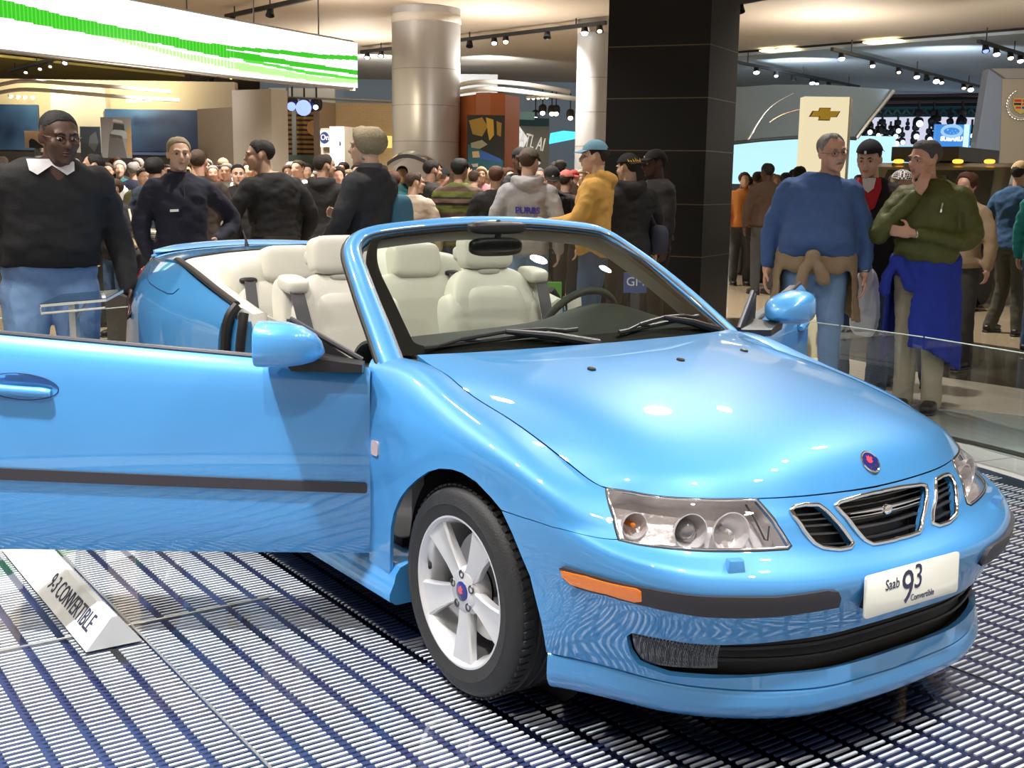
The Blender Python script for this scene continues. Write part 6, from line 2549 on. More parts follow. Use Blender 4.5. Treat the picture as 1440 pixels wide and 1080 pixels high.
# black square pillar
bp = thing('black_pillar', 'black square pillar with panel seams rising behind the blue car', 'pillar', (*spot_xy(945, 12.2), 0))
bx_, by_ = spot_xy(945, 12.2)
A, B_, C_ = pd(850, 250, 12.4)[:2], pd(991, 250, 12.0)[:2], pd(1030, 250, 12.75)[:2]
D_ = A + (C_ - B_)
mb = MB()
quad = [np.array([*q, 0]) - np.array([bx_, by_, 0]) for q in (A, B_, C_, D_)]
mb.ring_loft([quad, [q + np.array([0, 0, 4.62]) for q in quad]], True, True)
mb.build('cladding', mat('black_gloss_panel', (.008, .008, .008), .42, 0, 0, spec=.3), bp, smooth=False)
for yy in (62, 137, 212, 288, 362):
    z = pd(991, yy, 12.0)[2]
    mb = MB()
    c = sum(quad) / 4
    qo = [c + (q - c) * 1.004 for q in quad]
    mb.ring_loft([[q + np.array([0, 0, z - .005]) for q in qo], [q + np.array([0, 0, z + .005]) for q in qo]], False, True)
    mb.build('seam', mat('brass_seam', (.16, .12, .06), .35, .8), bp, smooth=False)

# ---------------------------------------------------------------- left stand: pale wall with blue panels and posters
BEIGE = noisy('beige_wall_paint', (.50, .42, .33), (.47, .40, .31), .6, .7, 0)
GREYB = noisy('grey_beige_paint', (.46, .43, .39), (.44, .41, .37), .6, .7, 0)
lw = thing('display_wall', 'long beige display wall with two dark blue panels behind the crowd at the left', 'display wall', (0, 0, 0))
panel('wall_slab', -140, 330, 112, 0, 27, 27, .3, BEIGE, lw, floor=True)
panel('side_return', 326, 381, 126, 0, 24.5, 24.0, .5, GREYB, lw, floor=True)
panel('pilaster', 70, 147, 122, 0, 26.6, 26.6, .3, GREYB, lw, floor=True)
panel('inner_wall', 277, 328, 152, 0, 26.4, 25.4, .2, mat('shaded_beige', (.30, .25, .20), .7), lw, floor=True)  # recess shade put into this darker beige
def blue_field():
    m = mat('deep_blue_panel', (.02, .06, .16), .35)
    nt = m.node_tree
    tc = nt.nodes.new('ShaderNodeTexCoord')
    n = nt.nodes.new('ShaderNodeTexNoise')
    n.inputs['Scale'].default_value = .9
    cr = nt.nodes.new('ShaderNodeValToRGB')
    cr.color_ramp.elements[0].color, cr.color_ramp.elements[0].position = (.008, .022, .075, 1), .3
    cr.color_ramp.elements[1].color, cr.color_ramp.elements[1].position = (.05, .12, .27, 1), .75
    nt.links.new(tc.outputs['Object'], n.inputs['Vector'])
    nt.links.new(n.outputs['Fac'], cr.inputs[0])
    nt.links.new(cr.outputs[0], nt.nodes['Principled BSDF'].inputs['Base Color'])
    return m
BLUEP = blue_field()
panel('blue_panel', -120, 52, 146, 210, 26.8, 26.8, .1, BLUEP, lw)
panel('blue_panel', 147, 277, 154, 213, 26.5, 26.5, .1, BLUEP, lw)
panel('dark_plinth', -140, 280, 214, 0, 26.2, 26.2, .3, mat('dark_plinth', (.05, .045, .04), .6), lw, floor=True)
panel('lit_shelf', 150, 240, 214, 218, 26.1, 26.1, .1, mat('shelf_blue', (.10, .16, .35), .4), lw)
# posters standing before it
def poster(px0, px1, y0, y1, dep, base, shapes, label, back=None):
    Mx, w, h = panel_frame(px0, px1, y0, y1, dep)
    o = thing('poster', label, 'poster', tuple(Mx.translation))
    Mx = Matrix.Translation(-Mx.translation) @ Mx
    b = flat('board', Mx, rect(w, h), base, o, .03, -.03)
    for nm, poly, m in shapes:
        flat(nm, Mx, [(x * w, y * h) for x, y in poly], m, o, .004, .001)
    # leg to the floor
    mb = MB()
    zc = .5 * (pd(px0, y0, dep)[2] + pd(px0, y1, dep)[2])
    mb.box((FXH[0] * .06, FXH[1] * .06, -zc / 2), (.08, .08, zc))
    mb.build('stand_leg', DARKMETAL, o, smooth=False)
    return o
GR = lambda v: mat('print_grey', (v, v, v * 1.03), .5)
poster(141, 183, 165, 222, 22.5, GR(.30), [('road', [(-.3, -.5), (.35, -.5), (.2, .05), (-.2, .1)], GR(.14)), ('car_body', [(-.15, .0), (.38, -.02), (.36, .14), (.2, .2), (-.05, .2), (-.17, .12)], mat('print_silver', (.40, .46, .47), .4)),
       ('car_windows', [(-.1, .2), (.3, .18), (.28, .33), (-.06, .36)], GR(.07)), ('roof_rack', [(-.1, .40), (.26, .36), (.22, .42), (-.06, .46)], GR(.6)), ('sand_slope', [(.34, -.4), (.5, -.45), (.5, .3), (.38, .2)], mat('print_ochre', (.45, .28, .12), .6))],
       'tall grey poster of a car, between black sweater and navy jacket')
poster(112, 140, 178, 222, 23.2, mat('print_slate', (.10, .14, .20), .5), [('cloud_shape', [(-.1, -.1), (.2, -.3), (.4, .0), (.3, .35), (.0, .2)], mat('print_mist', (.26, .32, .38), .6))], 'dark blue grey poster partly behind the tall car poster')
poster(34, 64, 184, 208, 22.8, mat('print_cream', (.62, .47, .33), .5), [('dark_shape', [(-.3, -.5), (.5, -.5), (.2, -.25), (-.05, .0), (-.2, .05), (-.3, -.1)], GR(.03))], 'small cream poster with a dark shape above the black sweater\'s shoulder')
# white curved suspended rails with small lamps
def rail(name, pts, m, r, label):
    P = [pd(*p) for p in pts]
    mb = MB()
    mb.tube(curve(P, 40), r, 8)
    o = mb.build(name, m, label=label, cat='ceiling rail')
    return o
WHITEM = mat('white_metal', (.62, .60, .56), .45)
rail('ceiling_rail', [(-60, 128, 22), (0, 119, 22), (30, 114, 22), (90, 117, 22.2), (160, 122, 22.6), (240, 129, 23.2)], WHITEM, .035, 'upper white curved ceiling rail over the left display wall')
rail('ceiling_rail', [(-60, 138, 22), (0, 130, 22), (30, 126, 22), (100, 130, 22.2), (170, 136, 22.6), (252, 141, 23.2)], WHITEM, .035, 'lower white curved ceiling rail over the left display wall')
rail('ceiling_rail', [(640, 121, 26), (682, 115, 25), (740, 119, 25.4), (800, 129, 26.5)], WHITEM, .05, 'upper pale curved ceiling rail over the orange kiosk')
rail('ceiling_rail', [(640, 131, 26), (690, 125, 25), (750, 131, 25.4), (812, 139, 26.5)], WHITEM, .05, 'lower pale curved ceiling rail over the orange kiosk')
WARM = glow('warm_lamp', (1, .78, .42), 6.0)
COOL = glow('cool_lamp', (.80, .86, 1.0), 6.0)
BLUEL = glow('blue_lamp', (.22, .30, 1.0), 2.2)
def downlights(pix, dep, label, group, m=WARM, r=.035):
    for k, (px, py) in enumerate(pix):
        p = pd(px, py, dep)
        o = thing('downlight', label, 'ceiling light', tuple(p), group=group)
        mb = MB()
        mb.lathe([(r * 1.6, .04), (r * 1.6, -.005), (r, -.01)], 16)
        mb.build('housing', WHITEM, o)
        mb = MB()
        mb.rbox((0, 0, -.01), (2 * r, 2 * r, .05), 1)
        mb.build('lamp', m, o)
downlights([(15, 136), (25, 137), (35, 137.5), (46, 138)], 26, 'small warm downlight above the leftmost blue panel', 'downlights above the leftmost blue panel')
downlights([(181, 142), (187, 142.5), (193, 142), (199, 141.5), (205, 141), (211, 140.5)], 26, 'small warm downlight above the blue panel right of the pilaster', 'downlights above the right blue panel')
downlights([(743, 138), (750, 138), (757, 137.5), (763, 137), (769, 137)], 27, 'small warm downlight right of the orange kiosk top', 'downlights right of the orange kiosk')
# ceiling cove between screen and wall, yellow light put into its gold colour
cv = [at(-40, 76, 'z', 4.2), at(260, 108, 'z', 4.2), at(225, 121, 'z', 4.2), at(-40, 98, 'z', 4.2)]
mb = MB()
mb.ring_loft([[(q[0], q[1], 4.2) for q in cv], [(q[0], q[1], 4.26) for q in cv]], True, True)
GOLD = noisy('yellow_lit_cove', (.62, .50, .16), (.42, .34, .12), 1.2, .6, 0)
tagthing(mb.build('ceiling_cove', GOLD, smooth=False), 'yellow lit ceiling panel under the left end of the video screen', 'ceiling panel')

# ---- tracks with spot lamps
def track(p0, p1, z, lamps, label, name='lighting_track', dark=None):
    a, b = at(*p0, 'z', z), at(*p1, 'z', z)
    o = thing(name, label, 'lighting track', tuple(a))
    mb = MB()
    d = Vector(b - a)
    up = Vector((0, 0, 1))
    mb.tube([Vector((0, 0, .0)), d], .05, 4)
    mb.build('rail', BLACK, o, smooth=False)
    for f in (0.1, .5, .9):
        mb = MB()
        mb.tube([d * f, d * f + Vector((0, 0, 4.6 - z))], .012, 6)
        mb.build('hanger', BLACK, o)
    for f, m, r in lamps:
        mb = MB()
        c = d * f + Vector((0, 0, -.10))
        dn = Vector((-.45 * FXH[0], -.45 * FXH[1], -1)).normalized()
        Mx = Matrix.Translation(c) @ dn.to_track_quat('Z', 'Y').to_matrix().to_4x4()
        mb.lathe([(0, -.12), (.05, -.11), (.065, 0), (.08, .06), (.075, .06)], 14, Mx)
        h = mb.build('lamp_head', BLACK, o)
        if m:
            mb = MB()
            mb.rbox(Mx @ Vector((0, 0, .05)), (1.15 * r, 1.15 * r, r * .7), 1, None, Mx.to_3x3(), 14, 8)
            mb.build('lamp', m, h)
    return o
track((508, 73), (852, 32), 4.45, [(.03, COOL, .10), (.10, COOL, .09), (.42, COOL, .08), (.50, None, 0), (.60, COOL, .10), (.645, WARM, .10), (.80, None, 0), (.93, COOL, .12), (.98, WARM, .08)], 'black lighting track passing behind the thick round column')
track((318, 23), (450, -6), 4.45, [(.07, COOL, .09), (.5, None, 0)], 'black lighting track above the video screen\'s right part')
track((14, 99), (96, 78), 4.05, [(.3, WARM, .07), (.55, WARM, .07), (.72, WARM, .06), (.95, COOL, .09)], 'black lighting track under the left end of the video screen')
track((262, 118), (338, 98), 4.05, [(.5, COOL, .09), (.85, WARM, .06)], 'black lighting track under the middle of the video screen')
track((1030, 86), (1208, 122), 4.3, [(.16, COOL, .13), (.30, COOL, .08), (.43, None, 0), (.58, COOL, .13), (.62, COOL, .08), (.72, None, 0), (.9, WARM, .06)], 'black lighting track in front of the grey arch wall')
track((1170, 69), (1378, 122), 4.3, [(.05, COOL, .12), (.22, COOL, .10), (.38, WARM, .08), (.50, COOL, .13), (.57, None, 0), (.64, COOL, .14), (.68, COOL, .10), (.86, WARM, .09), (.92, COOL, .14)], 'long black lighting track with bright lamps above the stage lights')
track((1376, 58), (1470, 86), 4.3, [(.1, BLUEL, .1), (.25, COOL, .12), (.45, WARM, .1), (.6, COOL, .12), (.72, WARM, .08)], 'black lighting track near the upper right corner')
track((1030, 5), (1110, -9), 4.45, [(.15, None, 0)], 'short black lighting track right of the black pillar top')
# flush ceiling strip at the field edge
a, b = at(1030, 74, 'z', 4.58), at(1480, 37, 'z', 4.58)
o = thing('ceiling_strip', 'thin dark strip with flush warm lights across the right ceiling', 'ceiling strip', tuple(a))
mb = MB()
mb.tube([(0, 0, 0), tuple(b - a)], .035, 4)
mb.build('strip', BLACK, o, smooth=False)
for f in (.145, .21, .50, .55):
    mb = MB()
    mb.rbox((b - a) * f + np.array([0, 0, -.03]), (.5, .5, .05), .8)
    mb.build('flush_lamp', WARM, o)

# ---------------------------------------------------------------- booth behind the black shirt: slatted wall with ring sign
sw_ = thing('slatted_wall', 'brown lit slatted wall with a round ring sign, left of the brick wall', 'display wall', (0, 0, 0))
SLATW = striped('wood_slats', [(0, (.34, .20, .08)), (.55, (.05, .03, .018)), (.8, (.05, .03, .018))], .11, 0)
panel('slat_field', 378, 452, 154, 232, 28, 28, .15, SLATW, sw_)
panel('glass_column', 410, 416, 152, 232, 27.6, 27.6, .05, mat('green_grey_post', (.25, .29, .27), .4), sw_)
panel('white_fascia', 378, 470, 124, 152, 28.4, 28.4, .2, mat('fascia_white', (.50, .53, .52), .5), sw_)
panel('lower_band', 378, 470, 218, 232, 27.4, 27.4, .1, mat('band_teal', (.12, .17, .17), .5), sw_)
panel('base', 378, 470, 231, 0, 27.9, 27.9, .2, mat('booth_base', (.06, .05, .045), .6), sw_, floor=True)
Mx, w, h = panel_frame(429, 457, 169, 191, 27.7)
mb = MB()
R0_ = h / 2
mb.lathe([(R0_, 0), (R0_, .06), (R0_ * .84, .06), (R0_ * .84, 0)], 40, Mx)
mb.lathe([(R0_ * .84, .02), (0, .02)], 40, Mx)
rs = mb.build('ring_sign', mat('brass_ring', (.75, .50, .22), .3, .7), sw_, angle=40)
put_text('sign_letter', 'E', R0_ * 1.5, Mx @ Matrix.Translation((0, 0, .04)), mat('cream_letter', (.75, .62, .40), .4), sw_, .02, shear=.3)
pipe = [pd(378, 150, 26), pd(470, 147, 26)]
for k, (px, py) in enumerate(((411, 146), (428, 148), (445, 147))):
    o = thing('stage_spotlight', ['small blue spotlight above the slatted wall, leftmost of three', 'brightest blue spotlight above the slatted wall, middle of three', 'dim spotlight above the slatted wall, rightmost of three'][k], 'spotlight', tuple(pd(px, py, 25)))
    mb = MB()
    mb.rbox((0, 0, 0), (.22, .22, .26), .6)
    mb.tube([(0, 0, .1), (0, 0, .35)], .02, 6)
    mb.build('body', BLACK, o)
    mb = MB()
    c = -FXH * .10 + np.array([0, 0, -.06])
    r = (.09, .16, .05)[k]
    mb.rbox(c, (2 * r, 2 * r, 2 * r), 1)
    mb.build('lamp', (BLUEL, BLUEL, COOL)[k], o)
P0 = [pd(378, 136, 25), pd(560, 143, 25)]
mb = MB()
mb.tube(P0, .025, 6)
mb.tube([pd(404, 112, 25), pd(404, 152, 25)], .03, 6)
tagthing(mb.build('lighting_pipe', mat('grey_pipe', (.2, .22, .22), .4, .6)), 'thin grey pipe carrying the blue spotlights above the slatted wall', 'pipe')

# brick wall and kiosk with round sign
bw_ = thing('brick_wall', 'yellowish lit stone wall with a glowing niche, left of the thick round column', 'display wall', (0, 0, 0))
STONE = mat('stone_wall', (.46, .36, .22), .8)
nt = STONE.node_tree
bk_ = nt.nodes.new('ShaderNodeTexBrick')
bk_.inputs['Scale'].default_value = 5.5
bk_.inputs['Color1'].default_value = (.50, .40, .25, 1)
bk_.inputs['Color2'].default_value = (.47, .375, .235, 1)
bk_.inputs['Mortar'].default_value = (.44, .345, .215, 1)
tc = nt.nodes.new('ShaderNodeTexCoord')
mp = nt.nodes.new('ShaderNodeMapping')
mp.inputs['Rotation'].default_value = (PI / 2, 0, 0)
nt.links.new(tc.outputs['Object'], mp.inputs[0])
nt.links.new(mp.outputs[0], bk_.inputs['Vector'])
nt.links.new(bk_.outputs['Color'], nt.nodes['Principled BSDF'].inputs['Base Color'])
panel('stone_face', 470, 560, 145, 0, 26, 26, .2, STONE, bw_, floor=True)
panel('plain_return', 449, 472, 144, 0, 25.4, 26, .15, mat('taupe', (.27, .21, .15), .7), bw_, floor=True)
panel('niche_glow', 533, 552, 191, 208, 25.8, 25.8, .05, glow('niche_light', (1.0, .72, .18), 1.1), bw_)
kk = thing('info_kiosk', 'grey and white information kiosk with a round blue logo, left of the thick round column', 'kiosk', (0, 0, 0))
panel('white_side', 484, 507, 179, 0, 21.8, 22.4, .3, mat('kiosk_white', (.80, .80, .80), .4), kk, floor=True)
panel('grey_front', 451, 484, 180, 0, 22.2, 21.9, .3, mat('kiosk_beige', (.42, .38, .33), .6), kk, floor=True)
Mx, w, h = panel_frame(452, 483, 183, 207, 22.1, 21.85)
flat('sign_board', Mx, rect(w, h), mat('sign_silver', (.42, .46, .50), .35), kk, .03, .01)
mb = MB()
mb.lathe([(0, .045), (h * .34, .045), (h * .36, .03)], 32, Mx @ Matrix.Translation((-w * .30, h * .05, .0)))
mb.build('round_logo', mat('logo_navy', (.02, .04, .16), .3), kk)
put_text('logo_text', 'On', h * .48, Mx @ Matrix.Translation((-w * .27, h * .06, .052)), mat('logo_white', (.8, .8, .82), .5), kk, .004)
put_text('sign_text', 'Star', h * .24, Mx @ Matrix.Translation((w * .12, h * .06, .05)), mat('sign_ink', (.10, .12, .18), .5), kk, .003)
mb = MB()
mb.lathe([(0, .05), (h * .16, .05), (h * .16, .03)], 24, Mx @ Matrix.Translation((w * .36, -h * .3, 0)))
mb.build('small_logo', mat('logo_navy', (.02, .04, .16), .3), kk)

# orange kiosk with dark poster, lettered screen
ok_ = thing('orange_kiosk', 'orange brown kiosk with a dark gold and blue picture, right of the thick round column', 'kiosk', (0, 0, 0))
ORG = noisy('orange_panel', (.40, .12, .035), (.34, .10, .03), .8, .5, 0)
panel('front', 645, 690, 133, 0, 22.5, 21.4, .3, ORG, ok_, floor=True)
panel('side', 690, 731, 133, 0, 21.4, 22.4, .3, noisy('orange_panel', (.36, .12, .05), (.30, .10, .04), .8, .5, 0), ok_, floor=True)
Mx, w, h = panel_frame(657, 710, 162, 241, 21.2)
flat('picture', Mx, rect(w, h), mat('picture_dark', (.015, .014, .012), .7), ok_, .04, .0)
pic = [('gold_shape', [(-.45, .40), (-.1, .46), (.05, .30), (-.1, .12), (-.35, .16)], (.30, .19, .03)), ('gold_shape', [(.0, .46), (.2, .42), (.22, .15), (.1, .05), (.05, .2)], (.48, .30, .04)),
       ('gold_shape', [(.28, .40), (.42, .36), (.40, .12), (.30, .15)], (.30, .18, .03)), ('teal_field', [(-.47, -.48), (.47, -.48), (.47, -.30), (.1, -.18), (-.47, -.02)], (.02, .10, .13)),
       ('pale_cloud', [(-.4, .0), (-.1, .06), (.05, -.02), (-.15, -.10), (-.38, -.08)], (.28, .27, .17)), ('blue_car', [(-.3, -.14), (.0, -.16), (.4, -.27), (.42, -.34), (.1, -.30), (-.28, -.26)], (.03, .10, .35)), ('yellow_hand', [(-.36, -.15), (-.18, -.14), (-.15, -.25), (-.34, -.26)], (.5, .36, .16)),
       ('headlight_row', [(-.45, -.38), (-.2, -.36), (-.2, -.42), (-.45, -.43)], (.4, .36, .34))]
for k, (nm, poly, c) in enumerate(pic):
    flat(nm, Mx, [(x * w, y * h) for x, y in poly], mat('picture_ink', c, .75), ok_, .004, .041 + .002 * k)
ls = thing('letter_screen', 'grey picture screen with big white letters, right of the orange kiosk', 'screen', (0, 0, 0))
panel('screen_slab', 711, 773, 165, 0, 22.6, 22.9, .15, mat('screen_grey', (.17, .19, .18), .3), ls, floor=True)
panel('top_band', 711, 772, 166, 177, 22.5, 22.8, .04, mat('teal_dark', (.012, .06, .09), .4), ls)
panel('sky_strip', 714, 752, 157, 168, 22.5, 22.65, .04, mat('sky_strip', (.20, .42, .50), .4), ls)
Mx, w, h = panel_frame(711, 772, 177, 236, 22.5, 22.8)
flat('bright_patch', Mx, [(-.5 * w, -.5 * h), (-.30 * w, -.5 * h), (-.12 * w, -.1 * h), (.02 * w, .2 * h), (-.2 * w, .5 * h), (-.5 * w, .5 * h)], glow('screen_white', (.85, .86, .82), .9), ls, .004, .004)
put_text('screen_letters', 'BEATL AI', h * .46, Mx @ Matrix.Translation((0, h * .14, .016)) @ Matrix.Rotation(R_(-13), 4, 'Z'), mat('letter_white', (.85, .86, .82), .5, emit=(.8, .8, .76), estr=.35), ls, .006, sx=.50)
flat('pale_glint', Mx, [(.05 * w, -.25 * h), (.28 * w, -.42 * h), (.32 * w, -.38 * h), (.10 * w, -.15 * h)], glow('screen_white', (.85, .86, .82), .7), ls, .004, .006)
# glowing cyan wedge, hanging spots, blue grey partition
Mx, w, h = panel_frame(772, 812, 184, 203, 30)
o = flat('light_wedge', Mx, [(-.5 * w, -.5 * h), (.5 * w, -.05 * h), (.5 * w, .42 * h), (.0, .5 * h), (-.45 * w, .3 * h)], glow('cyan_glow', (.08, .65, 1.0), 1.6), None, .1)
tagthing(o, 'glowing cyan wedge of light beside the thin round column', 'light sign')
for k, (px, py) in enumerate(((763, 154), (776, 155), (782, 155), (753, 162), (802, 161))):
    c = pd(px, py, 29)
    o = thing('hanging_spotlight', ['upper black hanging spotlight right of the orange kiosk', 'black hanging spotlight, left of the close pair', 'black hanging spotlight, right of the close pair', 'lowest lit hanging spotlight above the lettered screen', 'black hanging spotlight beside the thin round column'][k], 'spotlight', tuple(c))
    mb = MB()
    mb.rbox((0, 0, 0), (.18, .18, .26), .7)
    mb.tube([(0, 0, .1), (0, 0, .5)], .015, 6)
    mb.build('body', BLACK, o)
    mb = MB()
    mb.rbox(-FXH * .07 + np.array([0, 0, -.09]), (.12, .12, .10), 1)
    mb.build('lamp', COOL if k in (0, 3) else WARM, o)
panel('wall_partition', 365, 860, 98, 0, 38, 38, .2, noisy('blue_grey_paint', (.26, .31, .36), (.23, .28, .33), .5, .7, 0), floor=True, kind='structure')
panel('wall_beige_partition', 600, 700, 104, 0, 33, 33, .2, GREYB, floor=True, kind='structure')

# dark car with raised roof line behind the crowd
def tiny_car(o, m, L_=4.3, Wd=1.75, Hh=1.45, yaw=0.0, glassm=None):
    R = Matrix.Rotation(yaw, 4, 'Z')
    prof = [(-.5, .30), (-.5, .60), (-.46, .68), (-.30, .95), (-.05, 1.0), (.12, .98), (.28, .68), (.46, .60), (.5, .45), (.5, .30)]
    mb = MB()
    rings = []
    for y, k in ((-.5, .93), (-.42, 1), (.42, 1), (.5, .93)):
        rings.append([R @ Vector((x * L_ * (k if abs(x) > .4 else 1), y * Wd * (1 if z < .7 else .8), z * Hh * (k if z > .7 else 1))) for x, z in prof])
    mb.ring_loft(rings, True, True)
    mb.build('body', m, o, angle=30)
    for s in (-1, 1):
        mb = MB()
        mb.ring_loft([[R @ Vector((x * L_, s * Wd * k, z * Hh)) for x, z in ((-.36, .72), (-.28, .92), (-.05, .95), (.10, .93), (.22, .72))] for k in (.44, .46)], True, True)
        mb.build('side_window', glassm or mat('dark_glass', (.01, .012, .014), .05, 0, 1.0), o, smooth=False)
    for x in (-.30, .31):
        for s in (-1, 1):
            mb = MB()
            mb.lathe([(.0, .09), (.20, .09), (.31, .07), (.32, 0), (.31, -.1), (0, -.1)], 28, R @ Matrix.Translation((x * L_, s * Wd * .46, .32)) @ Matrix.Rotation(-s * PI / 2, 4, 'X'))
            mb.build('wheel', RUBBER, o)
mb = MB()
hp_ = curve([pd(*q) for q in ((550, 229, 15.9), (562, 221, 15.9), (580, 218, 15.9), (600, 225, 15.9), (617, 237, 15.9), (628, 252, 15.9))], 24)
mb.ring_loft([[p + FXH * .5 + np.array([0, 0, .05]), p + np.array([0, 0, .055]), p - FXH * .5 + np.array([0, 0, .0]), p - FXH * .5 - np.array([0, 0, .05]), p + FXH * .5 - np.array([0, 0, .03])] for p in hp_], True, True)
tagthing(mb.build('car_hatch', mat('dark_car_paint', (.02, .018, .016), .2, .3, 1.0), angle=40), 'raised dark car hatch above the crowd, left of the thick round column', 'car')

# chrome engine on a stand, left
en = thing('engine_display', 'chrome and dark engine on a stand between the tracksuit top and the navy jacket', 'engine', (*spot_xy(205, 10.2), 0))
rnd = random.Random(7)
mb = MB()
mb.box((0, 0, .25), (.6, .6, .5))
mb.build('stand', mat('engine_stand', (.03, .03, .035), .5), en, smooth=False)
mb = MB()
mb.rbox((0, 0, .68), (.46, .40, .38), .5)
mb.build('crankcase', mat('engine_dark', (.03, .03, .04), .35, .7), en)
for k in range(7):
    mb = MB()
    c = Vector((rnd.uniform(-.2, .2), rnd.uniform(-.2, .2), rnd.uniform(.66, 1.02)))
    mb.lathe([(0, .06), (.045, .06), (.05, .04), (.05, -.05), (0, -.06)], 16, Matrix.Translation(c) @ Euler((rnd.uniform(0, 3), rnd.uniform(0, 3), 0)).to_matrix().to_4x4())
    mb.build('chrome_cap', mat('warm_chrome', (.75, .70, .62), .2, 1.0), en)
for k in range(4):
    mb = MB()
    a_ = rnd.uniform(0, 6)
    mb.tube(curve([(.2 * math.cos(a_), .2 * math.sin(a_), .6), (.28 * math.cos(a_ + .4), .28 * math.sin(a_ + .4), .8), (.15 * math.cos(a_ + .8), .15 * math.sin(a_ + .8), .95)], 12), .022, 8)
    mb.build('pipe', CHROME, en)

# ---------------------------------------------------------------- right: grey arch wall, cream light box, stage
aw = thing('arch_wall', 'blue grey metallic arch wall with a bright swoosh reflection, right of the black pillar', 'display wall', (0, 0, 0))
ARCHM = noisy('blue_grey_metal', (.24, .31, .36), (.21, .28, .33), .5, .6, 0)
dA = 27.0
Mx, w, h = panel_frame(1020, 1255, 118, 200, dA)
def pxp(px, py):
    """photo pixel to the plane of frame Mx at depth dA"""
    q = Mx.inverted() @ Vector(pd(px, py, dA))
    return (q.x, q.y)
flat('arch_panel', Mx, [pxp(*q) for q in ((1015, 124), (1090, 119), (1160, 119), (1256, 126), (1203, 196), (1190, 194), (1150, 192), (1110, 194), (1070, 197), (1015, 204))], ARCHM, aw, .25, -.25)
mb = MB()
mb.tube([Mx @ Vector((*pxp(*q), .02)) for q in ((1256, 127), (1240, 148), (1222, 170), (1204, 194))], .05, 6)
mb.build('edge_trim', mat('edge_brushed', (.40, .38, .34), .3, .7), aw)
SW = mat('bright_reflection', (.75, .75, .74), .15, .9)
mb = MB()
mb.tube([Mx @ Vector((*pxp(*q), .0)) for q in curve([(1052, 197, 0), (1062, 180, 0), (1072, 164, 0), (1088, 147, 0), (1116, 131, 0)], 20)[:, :2]], [.035 - .0015 * k for k in range(20)], 6, flat=(Vector(-FXH), .3))
mb.build('swoosh_reflection', SW, aw)  # reflection on the metal, modelled as a bright strip
mb = MB()
mb.tube([Mx @ Vector((*pxp(*q), .0)) for q in curve([(1082, 172, 0), (1096, 163, 0), (1112, 157, 0), (1128, 153, 0)], 14)[:, :2]], [.02] * 14, 6, flat=(Vector(-FXH), .3))
mb.build('lower_reflection', mat('warm_reflection', (.55, .45, .36), .2, .8), aw)  # second reflection, modelled as a warm strip
mb = MB()
mb.tube([Mx @ Vector((*pxp(*q), .02)) for q in ((1015, 203), (1070, 197), (1110, 194), (1150, 192), (1204, 195))], .04, 6)
mb.build('lower_trim', mat('dark_trim', (.06, .07, .09), .4), aw)
cy = thing('lit_screen', 'pale cyan glowing screen under the grey arch wall', 'screen', (0, 0, 0))
panel('glow_panel', 1010, 1260, 190, 262, 29, 29, .1, glow('cyan_white_glow', (.50, .86, 1.0), 1.05), cy)
panel('panel_base', 1010, 1260, 260, 0, 28.9, 28.9, .2, mat('screen_base', (.05, .06, .07), .5), cy, floor=True)
# cream light box with a gold cross shaped emblem
lb = thing('light_box', 'tall cream lit sign pillar with a gold emblem above the blue sweater', 'sign', (0, 0, 0))
panel('lit_face', 1132, 1195, 136, 0, 22, 22, .35, glow('cream_glow', (1.0, .86, .55), .82), lb, floor=True)
panel('lit_edge', 1195, 1199, 138, 0, 22, 22.6, .1, mat('cream_side', (.6, .5, .33), .5), lb, floor=True)
Mx2, w, h = panel_frame(1139, 1180, 151, 170, 21.9)
bow = [(-.5, -.20), (-.40, .20), (-.20, .20), (-.17, .42), (.19, .42), (.17, .20), (.5, .20), (.40, -.20), (.20, -.20), (.17, -.44), (-.19, -.44), (-.17, -.20)]
flat('emblem_edge', Mx2, [(x * w * 1.06, y * h * 1.10) for x, y in bow], mat('emblem_dark', (.22, .12, .02), .3, .5), lb, .05, .0)
flat('gold_emblem', Mx2, [(x * w * .96, y * h * .96) for x, y in bow], mat('emblem_gold', (.80, .50, .05), .3, .6), lb, .03, .05)

# stage lights in the distance
sg = thing('stage_backdrop', 'white and blue lit stage backdrop far behind the black cap and olive jacket', 'backdrop', (0, 0, 0))
panel('white_drop', 1190, 1400, 164, 215, 40, 40, .1, glow('lilac_white', (.78, .80, 1.0), .80), sg)
panel('cyan_drop', 1190, 1400, 205, 262, 39.8, 39.8, .1, glow('stage_cyan', (.35, .80, 1.0), .95), sg)
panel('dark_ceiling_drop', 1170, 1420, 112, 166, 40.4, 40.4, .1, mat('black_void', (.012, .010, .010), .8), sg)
panel('base', 1190, 1400, 261, 0, 39.6, 39.6, .2, mat('stage_base', (.04, .05, .07), .5), sg, floor=True)
tr_ = thing('truss', 'teal lattice lighting truss high above the far stage', 'truss', (0, 0, 0))
TEAL = mat('truss_teal', (.05, .16, .18), .4, .4)
P = lambda px, py: pd(px, py, 38)
mb = MB()
for yy in (153, 163):
    mb.tube([P(1215, yy), P(1392, yy - 2)], .05, 6)
mb.build('chord', TEAL, tr_)
for px in range(1222, 1385, 13):
    mb = MB()
    mb.tube([P(px, 153), P(px + 7, 163)], .035, 6)
    mb.tube([P(px + 7, 163), P(px + 13, 153)], .035, 6)
    mb.build('lattice_bar', TEAL, tr_)
for k, py in enumerate((135, 144)):
    mb = MB()
    mb.tube([pd(1240 + 4 * k, py, 39), pd(1385, py - 2, 39)], .05, 6)
    tagthing(mb.build('ceiling_beam', mat('dull_red_pipe', (.10, .06, .05), .5)), ['upper dull pipe in the dark ceiling above the far stage', 'lower dull pipe in the dark ceiling above the far stage'][k], 'pipe')
rnd = random.Random(11)
